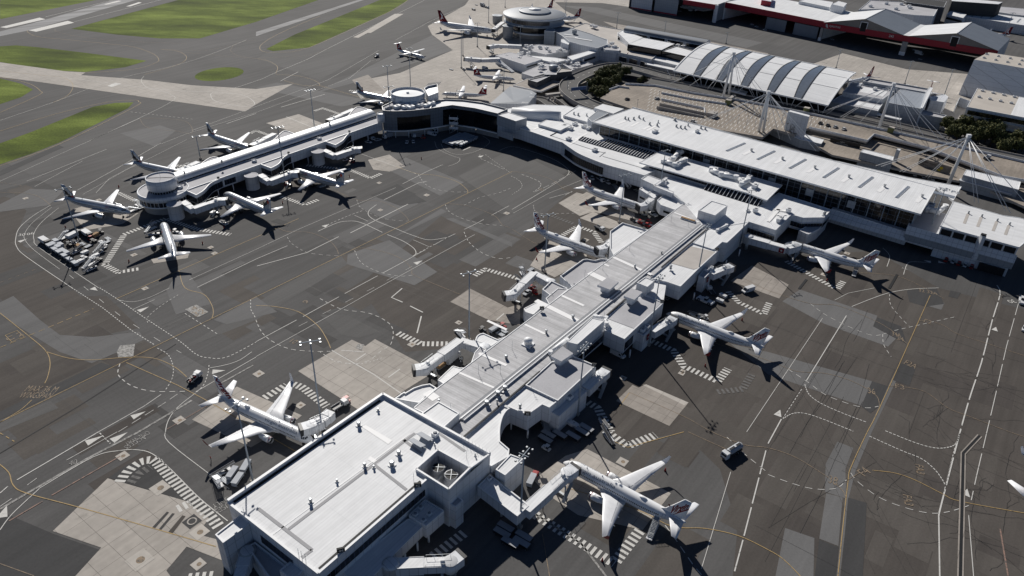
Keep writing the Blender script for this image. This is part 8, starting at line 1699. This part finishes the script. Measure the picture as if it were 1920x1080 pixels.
V('pick', 1150-512, 764, 648, 758, 'white utility truck beside the short bridge left of the square block', 'truck'); V('tr', 649, 752, 640, 747, 'red tractor behind the short bridge left of the square block', 'baggage tractor')
V('cars', 988, 551, 981, 556, 'white car under the elbow bridge by the red trolleys', 'car')
for u, v, lab in ((994, 541, 'red trolley in the group under the elbow bridge, left one'), (1001, 545, 'red trolley in the group under the elbow bridge, middle one'), (1003, 551, 'red trolley in the group under the elbow bridge, right one')): V('tr', u, v, u-6, v-5, lab, 'baggage tractor', 'red trolleys under the elbow bridge')
V('box', 848, 677, 855, 671, 'grey topped truck between the elbow bridge and the pier', 'truck'); V('dollyl', 826, 690, 834, 684, 'flat dolly with brown crate below the elbow bridge, front one', 'dolly'); V('dollyl', 838, 682, 846, 676, 'flat dolly with brown crate below the elbow bridge, rear one', 'dolly')
V('stairs', 862, 628, 868, 634, 'white stair frame at the corner of the elbow bridge', 'stairs'); V('cartw', 926, 622, 934, 617, 'grey canopied cart behind the half round annex', 'baggage cart')
for u, v, k, lab in ((934, 616, 'td', 'dark tractor behind the half round annex, left one'), (943, 614, 'tr', 'red tractor behind the half round annex'), (938, 628, 'dolly', 'flat dolly behind the half round annex, near one'), (944, 622, 'dolly', 'flat dolly behind the half round annex, far one'), (905, 621, 'td', 'dark tractor at the tip of the half round annex')): V(k, u, v, u+7, v+4, lab, 'ground equipment')
V('stairs', 981, 518, 976, 511, 'mobile stairs beside the corner of the western elbow bridge', 'stairs'); V('belt', 978, 529, 966, 523, 'belt loader beside the western elbow bridge at the hatching', 'belt loader'); V('dolly', 995, 507, 1001, 503, 'flat dolly on the concrete beyond the western elbow bridge', 'dolly')
V('pick', 1124, 431, 1133, 436, 'brownish utility truck beside the middle airliner bridge', 'truck'); V('tw', 1142, 478, 1136, 473, 'white tractor at the nose of the middle airliner west of the pier', 'baggage tractor')
for u, v, k, lab in ((1186, 413, 'td', 'dark tractor left of the flat dollies behind the parapet roof'), (1193, 416, 'dolly', 'flat dolly behind the parapet roof, leftmost'), (1200, 419, 'tr', 'red tractor among the flat dollies, left one'), (1207, 421, 'dolly', 'flat dolly behind the parapet roof, middle'), (1213, 425, 'tr', 'red tractor among the flat dollies, front one'), (1216, 419, 'tr', 'red tractor among the flat dollies, right one'), (1222, 424, 'dolly', 'flat dolly behind the parapet roof, rightmost')): V(k, u, v, u+9, v+4, lab, 'ground equipment', 'dollies and tractors behind the parapet roof')
for u, v, k, lab in ((1110, 337, 'tw', 'white tractor in shade under the concourse beside a red script tail'), (1126, 340, 'pick', 'white truck in shade under the curved concourse, left one'), (1140, 345, 'tw', 'white tractor in shade under the curved concourse, right one')): V(k, u, v, u+8, v+5, lab, 'ground vehicle')
V('bus', 806, 246, 820, 251, 'white bus beside the escape stairs of the dark glass corner', 'bus'); V('van', 811-1, 254, 818, 257, 'small white van between the bus and the dark glass front', 'van') if False else None
for u, v, u2, v2, k, lab in ((691, 268, 699, 270, 'carw', 'white estate car nearest the western pier columns'), (709, 264, 716, 262, 'cars', 'silver car beside the truck under the western pier'), (727, 259, 720, 261, 'boxd', 'box truck in the shade at the inner end of the western pier'), (696, 262, 703, 265, 'pick', 'white utility truck under the inner end of the western pier'), (763, 268, 765, 261, 'carw', 'left of two white cars on the shaded corner apron'), (775, 267, 774, 261, 'carw', 'right of two white cars on the shaded corner apron'), (783, 258, 774, 258, 'pick', 'white truck against the dark glass front'), (810, 254, 818, 256, 'van', 'small white van left of the bus'), (794, 260, 803, 260, 'tr', 'red tractor before the dark glass front'), (770, 254, 770, 248, 'belt', 'belt loader against the dark glass front')):
    V(k, u, v, u2, v2, lab, 'ground vehicle')
for i in range(8):
    for j in range(6):
        if (i, j) in ((0, 5), (7, 0), (0, 4)): continue
        V('cart', 834+i*4.5+j*5.0+(2 if j == 5 else 0), 268.6-i*2.1+j*1.75, 838+i*4.5+j*5.0, 266.6-i*2.1+j*1.75, 'white covered baggage cart in the packed block before the dark glass corner', 'baggage cart', 'covered carts packed before the dark glass corner')
GY = 'carts in the equipment yard'
for k, (u, v) in enumerate(((94, 466), (104, 473), (112, 478), (122, 485), (132, 492), (142, 499), (106, 457), (101, 463), (110, 468), (119, 475), (126, 479), (115, 464))):
    lab = ['dark topped cart at the left end of the front row in the equipment yard', 'second cart from the left in the front row of the equipment yard', 'third cart from the left in the front row of the equipment yard', 'fourth cart from the left in the front row of the equipment yard', 'fifth cart from the left in the front row of the equipment yard', 'last cart at the right end of the front row in the equipment yard', 'cart at the upper end of the second row in the equipment yard', 'left cart of the second row in the equipment yard', 'third cart of the second row in the equipment yard', 'fourth cart of the second row in the equipment yard', 'lowest cart of the second row in the equipment yard', 'cart alone behind the second row in the equipment yard'][k]
    V('cart', u, v, u-6, v-4, lab, 'baggage cart', GY)
random.seed(5)
EQ = ((86, 457, 'cat', 'white long low trailer at the left tip of the equipment yard'), (140, 445, 'cat', 'white long container unit left of the yard mast'), (165, 443, 'cat', 'white long container unit right of the yard mast'), (118, 449, 'stairs', 'white stair frame at the upper left of the equipment yard'), (152, 441, 'td', 'dark tractor at the foot of the yard mast'), (190, 437, 'td', 'dark tractor at the upper right of the equipment yard'), (140, 457, 'belt', 'white belt loader in the middle of the equipment yard'), (130, 461, 'td', 'dark round backed unit in the middle of the yard'),
    (160, 477, 'gpu', 'white boxy unit in the centre lane of the yard'), (158, 487, 'tw', 'small white tractor in the centre lane of the yard'), (152, 493, 'gpu', 'white power unit at the front of the centre lane'), (192, 459, 'gpu', 'large white unit at the right row top of the yard'), (188, 470, 'stairs', 'stair frame in the right row of the yard, upper'), (184, 477, 'belt', 'belt loader in the right row of the yard, middle'), (180, 483, 'gpu', 'white unit in the right row of the yard, middle'), (174, 489, 'tw', 'white tractor in the right row of the yard, lower'), (168, 499, 'stairs', 'stair frame at the lower end of the right row'), (172, 506, 'belt', 'dark belt loader at the bottom corner of the yard'), (200, 456, 'dolly', 'flat dolly at the right edge of the yard, upper'), (203, 449, 'dolly', 'flat dolly at the right edge of the yard, top'), (176, 455, 'td', 'dark tractor behind the right row of the yard'), (148, 466, 'dollyl', 'dolly with brown crate in the middle of the yard'), (166, 463, 'dolly', 'flat dolly in the upper middle of the yard'), (172, 449, 'tr', 'red tractor in the upper middle of the yard'), (155, 459, 'dolly', 'flat dolly beside the yard belt loader'), (143, 474, 'belt', 'belt loader behind the second row of yard carts'), (180, 445, 'dollyl', 'dolly with brown crate at the upper right of the yard'), (196, 464, 'tw', 'white tractor at the right edge of the yard'), (186, 490, 'td', 'dark tractor at the right edge of the yard'))
for u, v, k, lab in EQ: V(k, u, v, u+8, v+random.choice((-4, -4, 5)), lab, 'ground equipment')
for u, v, u2, v2, k, lab in ((252, 396, 244, 399, 'stairs', 'mobile stairs at the nose of the farthest left silver airliner'), (262, 388, 254, 384, 'stairs', 'white stair frame by the zebra path left of the round pier end'), (283, 432, 293, 427, 'stairs', 'mobile stairs left of the silver airliner seen from behind'), (289, 441, 297, 440, 'belt', 'belt loader left of the silver airliner seen from behind'), (330, 437, 338, 440, 'tw', 'white tractor right of the silver airliner seen from behind'), (400, 402, 406, 398, 'gpu', 'power unit beneath the bridge beside the round pier end'), (420, 420, 428, 424, 'belt', 'belt loader beside the silver airliner at the round pier end'), (538, 348, 545, 352, 'tr', 'red tractor under the middle bridge of the western pier'), (648, 302, 655, 300, 'tw', 'white tractor under the empty bridge near the dark corner'), (660, 305, 653, 303, 'tr', 'red tractor under the empty bridge near the dark corner'), (530, 342, 524, 339, 'gpu', 'white power unit under the middle bridge of the western pier'), (606, 350, 614, 347, 'belt', 'belt loader behind the wing of the silver airliner at the western pier middle'), (470, 386, 462, 384, 'belt', 'belt loader at the tail of the silver airliner beside the round pier end')):
    V(k, u, v, u2, v2, lab, 'ground equipment')
for k, (u, v) in enumerate(((1773, 490), (1786, 493), (1797, 497), (1809, 500), (1821, 503))): V('tr' if k % 2 == 0 else 'tw', u, v, u+6, v-6, ['leftmost', 'second', 'middle', 'fourth', 'rightmost'][k]+' of five small tractors shaded before the grey annex', 'baggage tractor', 'tractors before the grey annex')
V('bigtug', 1917, 566, 1917, 580, 'dark topped vehicle cut by the right edge, upper one', 'ground vehicle'); V('tw', 1919, 620, 1918, 630, 'small vehicle cut by the right edge, lower one', 'ground vehicle')
GP = 'cars on the car park deck'
for u, v, k, lab in ((1538, 232, 'card', 'dark car, leftmost of four in a row beside the sign tower'), (1552, 236, 'card', 'black car, second of four in a row beside the sign tower'), (1566, 239, 'cars', 'silver car, third of four in a row beside the sign tower'), (1582, 243, 'carw', 'white car, rightmost of four in a row beside the sign tower')): V(k, u, v, u+6, v-4, lab, 'car', GP, 6.8)
V('cars', 1232, 186, 1240, 184, 'silver car alone on the open car park deck', 'car', GP, 6.8); V('card', 1176, 187, 1182, 185, 'dark car in tree shade at the left of the car park', 'car', GP, 6.8); V('pick', 1850, 298, 1857, 295, 'white utility truck alone on the right part of the car park', 'truck', None, 6.8); V('carw', 1300, 229, 1308, 231, 'white car at the deck edge below the ramp wall', 'car', GP, 6.8)
for k, (u, v) in enumerate(((1707, 327), (1714, 329), (1723, 331), (1731, 333), (1740, 335), (1748, 337))): V(('card', 'carw', 'card', 'cars', 'cars', 'carw')[k], u, v, u+2, v+5, ('dark', 'white', 'black', 'silver', 'grey', 'white')[k]+' car, '+('first', 'second', 'third', 'fourth', 'fifth', 'last')[k]+' from the left in the kerb row below the pale billboard', 'car', 'cars below the pale billboard')
V('cars', 1697, 222, 1703, 224, 'silver car on the road beside the dark grey block', 'car'); V('carw', 1780, 226, 1787, 225, 'white car between the trees and the dark grey block', 'car'); V('carw', 1762, 212, 1769, 213, 'white van roofed car parked beyond the dark grey wall', 'car'); V('carw', 1914, 66, 1920, 67, 'white car at the upper right corner by the sheds', 'car')
V('pick', 706, 107, 712, 104, 'dark topped vehicle alone on the far taxiway', 'ground vehicle')
for u, v, k, lab in ((846, 131, 'dolly', 'flat trailer on the concrete by the propeller airliners'), (910, 131, 'van', 'white van beside the northern ramp'), (870, 131, 'tw', 'small white tractor at the foot of the tall twin masts'), (888, 19, 'cartd', 'long dark trailer at the top of the concrete stand'), (905, 12, 'boxd', 'dark truck among trailers at the top edge'), (893, 10, 'dolly', 'flat trailer among trucks at the top edge'), (913, 15, 'pick', 'white truck by the mast left of the round terminal'), (926, 67, 'belt', 'belt loader at the nose of the large red tailed jet'), (938, 90, 'tr', 'red tractor under the northern bridge'), (920, 98, 'dolly', 'flat trailer under the northern bridge'), (965, 70, 'carw', 'white car before the round terminal glazing, left'), (972, 69, 'cars', 'grey car before the round terminal glazing, right')): V(k, u, v, u+7, v+2, lab, 'ground vehicle')
for u, v, k, lab in ((1715, 97, 'cartw', 'white equipment inside the twin gabled hangar, upper'), (1722, 103, 'box', 'white truck before the shaded twin gabled hangar'), (1725, 112, 'dolly', 'white trailer on the apron edge of the twin gabled hangar'), (1560, 75, 'cars', 'light car at the left post of the twin gabled hangar'), (1410, 47, 'cars', 'pale car inside the middle hangar, left'), (1418, 51, 'cars', 'pale car inside the middle hangar, centre'), (1434, 57, 'carw', 'white car at the right jamb of the middle hangar'), (1275, 22, 'carw', 'white car beside the grey doors of the left hangar')): V(k, u, v, u+7, v+2, lab, 'ground vehicle')
def person(u, v, label, coat, trousers, rz=0, pose=0):
    p = P(u, v); me = bpy.data.meshes.new('person'); bm = bmesh.new(); lay = bm.verts.layers.skin.verify()
    J = [(0, 0, .95, .14), (0, 0, 1.2, .13), (0, 0, 1.42, .15), (0, 0, 1.52, .06), (0, .02, 1.66, .095), (0, .01, 1.76, .07), (.2, 0, 1.42, .06), (.42, .05, 1.3, .045), (.62, .12, 1.38, .035), (-.2, 0, 1.42, .06), (-.4, .05, 1.28, .045), (-.6, .1, 1.35, .035), (.1, 0, .9, .09), (.11, .03, .5, .065), (.12, 0, .08, .045), (.12, .14, .04, .04), (-.1, 0, .9, .09), (-.12, .02, .5, .065), (-.13, 0, .08, .045), (-.13, .14, .04, .04)]
    if pose: J[7] = (.3, .02, 1.18, .045); J[8] = (.3, .08, .93, .035); J[10] = (-.3, .02, 1.18, .045); J[11] = (-.3, .1, .95, .035)
    vs_ = []
    for x, y, z, r in J: q = bm.verts.new((x, y, z)); q[lay].radius = (r, r); vs_.append(q)
    for a, c in ((0, 1), (1, 2), (2, 3), (3, 4), (4, 5), (2, 6), (6, 7), (7, 8), (2, 9), (9, 10), (10, 11), (0, 12), (12, 13), (13, 14), (14, 15), (0, 16), (16, 17), (17, 18), (18, 19)): bm.edges.new((vs_[a], vs_[c]))
    vs_[0][lay].use_root = True; bm.to_mesh(me); bm.free()
    o = bpy.data.objects.new('person', me); COL.objects.link(o); md = o.modifiers.new('s', 'SKIN'); md = o.modifiers.new('u', 'SUBSURF'); md.levels = md.render_levels = 1
    m2 = bpy.data.meshes.new_from_object(o.evaluated_get(bpy.context.evaluated_depsgraph_get())); o.modifiers.clear(); o.data = m2
    m_skin = mat('skin', (.42, .25, .17), .6); [m2.materials.append(m) for m in (coat, trousers, m_skin)]
    for f in m2.polygons:
        z = f.center.z; f.material_index = 1 if z < .93 else (2 if z > 1.52 else 0); f.use_smooth = True
    o.location = (p.x, p.y, 0); o.rotation_euler = (0, 0, R_(rz)); tag(o, label, 'person'); return o
person(396, 863, 'person in a red top and dark trousers with arms out beside the wing shadow', m_vr, m_vd, 140)
person(1070, 893, 'person in dark clothes under the nose of the closest airliner', m_vd, m_vd, 40, 1); person(1018, 958, 'person in a dark uniform standing by the shaded carts', m_vd, m_vd, 60, 1)
cone = None
for u, v, lab in ((1247, 883, 'far wing tip of the closest airliner'), (1129, 1052, 'near wing of the closest airliner'), (1391, 601, 'far wing of the middle airliner'), (1322, 687, 'near wing of the middle airliner'), (1550, 527, 'near wing of the airliner under the glass hall'), (1006, 487, 'near wing of the airliner at the middle west stand'), (380, 457, 'right wing of the silver airliner seen from behind'), (242, 491, 'left wing of the silver airliner seen from behind'), (420, 428, 'near wing of the silver airliner at the round pier end'), (655, 331, 'tail of the silver airliner at the western pier middle'), (123, 427, 'near wing of the farthest left silver airliner'), (223, 351, 'far wing of the farthest left silver airliner'), (530, 381, 'tail of the silver airliner beside the round pier end'), (790, 298, 'turning line on the inner apron')):
    if cone is None:
        cone = empty('traffic_cone'); t = MB(); t.lathe((0, 0, .08), [(.34, 0), (.12, 1.1), (.1, 1.12), (.02, 1.14)], m_vr, 12); t.build('cone', cone); t = MB(); t.box((0, 0, .04), (.8, .8, .08), m_vd); t.build('base', cone); o = cone
    else: o = copy_tree(cone)
    p = P(u, v); o.location = (p.x, p.y, 0); tag(o, 'red safety cone off the '+lab, 'cone', 'safety cones at the wing tips')
def tree_mesh(seed, h, rad, nleaf):
    rnd = random.Random(seed); tr = MB(); tr.tube((0, 0, 0), (.1, 0, h*.42), rad*.07, rad*.05, m_bark, 8)
    cl = []
    for k in range(13):
        a = rnd.uniform(0, 6.28); rr = rad*rnd.uniform(.15, .72); z = h*rnd.uniform(.42, .85); c = Vector((math.cos(a)*rr, math.sin(a)*rr, z)); cl.append((c, rad*rnd.uniform(.26, .45))); tr.tube((.1, 0, h*rnd.uniform(.25, .42)), c, rad*.035, rad*.012, m_bark, 5)
    cr = MB()
    for k in range(nleaf):
        c, r = rnd.choice(cl); d = Vector((rnd.gauss(0, 1), rnd.gauss(0, 1), rnd.gauss(.25, .8))); d.normalize(); p = c+d*r*rnd.uniform(.55, 1.08); p.z = max(p.z, h*.2)
        n = (d+Vector((rnd.gauss(0, .6), rnd.gauss(0, .6), rnd.gauss(.3, .5)))).normalized(); u = n.orthogonal().normalized(); w_ = n.cross(u); s = rnd.uniform(.28, .62)*rad/4.5
        cr.face([tuple(p+u*s), tuple(p+w_*s*.55), tuple(p-u*s), tuple(p-w_*s*.55)], rnd.choice((m_fol[0], m_fol[1], m_fol[1], m_fol[2])))
    return tr, cr
TP = []
for k, (h, rad) in enumerate(((10, 5.0), (12, 5.6), (9, 4.4), (7, 3.4))):
    r = empty('tree'); tr, cr = tree_mesh(30+k, h, rad, 2600); tr.build('trunk', r); cr.build('crown', r); TP.append(r)
used = set()
def tree(k, u, v, s, rz, label, group):
    if k in used: o = copy_tree(TP[k])
    else: o = TP[k]; used.add(k)
    p = P(u, v, 0); o.location = (p.x, p.y, 0); o.scale = (s, s, s); o.rotation_euler = (0, 0, rz); tag(o, label, 'tree', group)
random.seed(9)
for k, (u, v) in enumerate(((1108, 171), (1118, 165), (1128, 168), (1120, 157), (1132, 154), (1142, 159), (1140, 147), (1152, 148), (1163, 146), (1173, 146), (1148, 156), (1124, 178), (1133, 183), (1137, 173), (1110, 180), (1160, 153), (1126, 190), (1118, 186), (1152, 165))): tree(k % 3, u, v, random.uniform(.75, 1.05), random.uniform(0, 6), 'olive green tree in the clump inside the curved elevated ramp', 'trees inside the curved ramp')
for k, (u, v) in enumerate(((1206, 155), (1214, 152), (1200, 158))): tree(3, u, v, .8, k*2, 'small dark tree beside the ticket hut on the upper car park edge', 'small trees at the car park edge')
for k, (u, v) in enumerate(((1772, 248), (1784, 250), (1778, 262), (1792, 264), (1798, 250), (1806, 262), (1812, 248), (1822, 258), (1828, 246), (1836, 256), (1842, 245), (1850, 256), (1858, 250), (1866, 262), (1846, 268), (1834, 270), (1856, 274), (1866, 280), (1878, 276), (1890, 284), (1904, 288), (1916, 284), (1898, 276), (1910, 276), (1876, 290), (1815, 272), (1822, 238), (1840, 236))): tree(k % 3, u, v, random.uniform(.85, 1.2), random.uniform(0, 6), 'dark green tree in the thick clump below the beige office block', 'trees below the beige office block')
for k in TP:
    if not k.get('label'): bpy.data.objects.remove(k)
lp = None
random.seed(3)
for k in range(34):
    u = 1190+random.uniform(0, 330); v = 172+ (u-1190)*.145+random.uniform(0, 36)
    if lp is None:
        lp = empty('lamp_post'); t = MB(); t.tube((0, 0, 0), (0, 0, 5.5), .12, .09, m_mast, 6); t.build('pole', lp); t = MB(); t.box((0, 0, 5.6), (.9, .4, .2), m_vd); t.build('lamp_head', lp); o = lp
    else: o = copy_tree(lp)
    p = P(u, v, 6.8); o.location = (p.x, p.y, 6.8); tag(o, 'thin dark lamp post among the painted bays of the car park deck', 'lamp post', 'lamp posts on the car park deck')
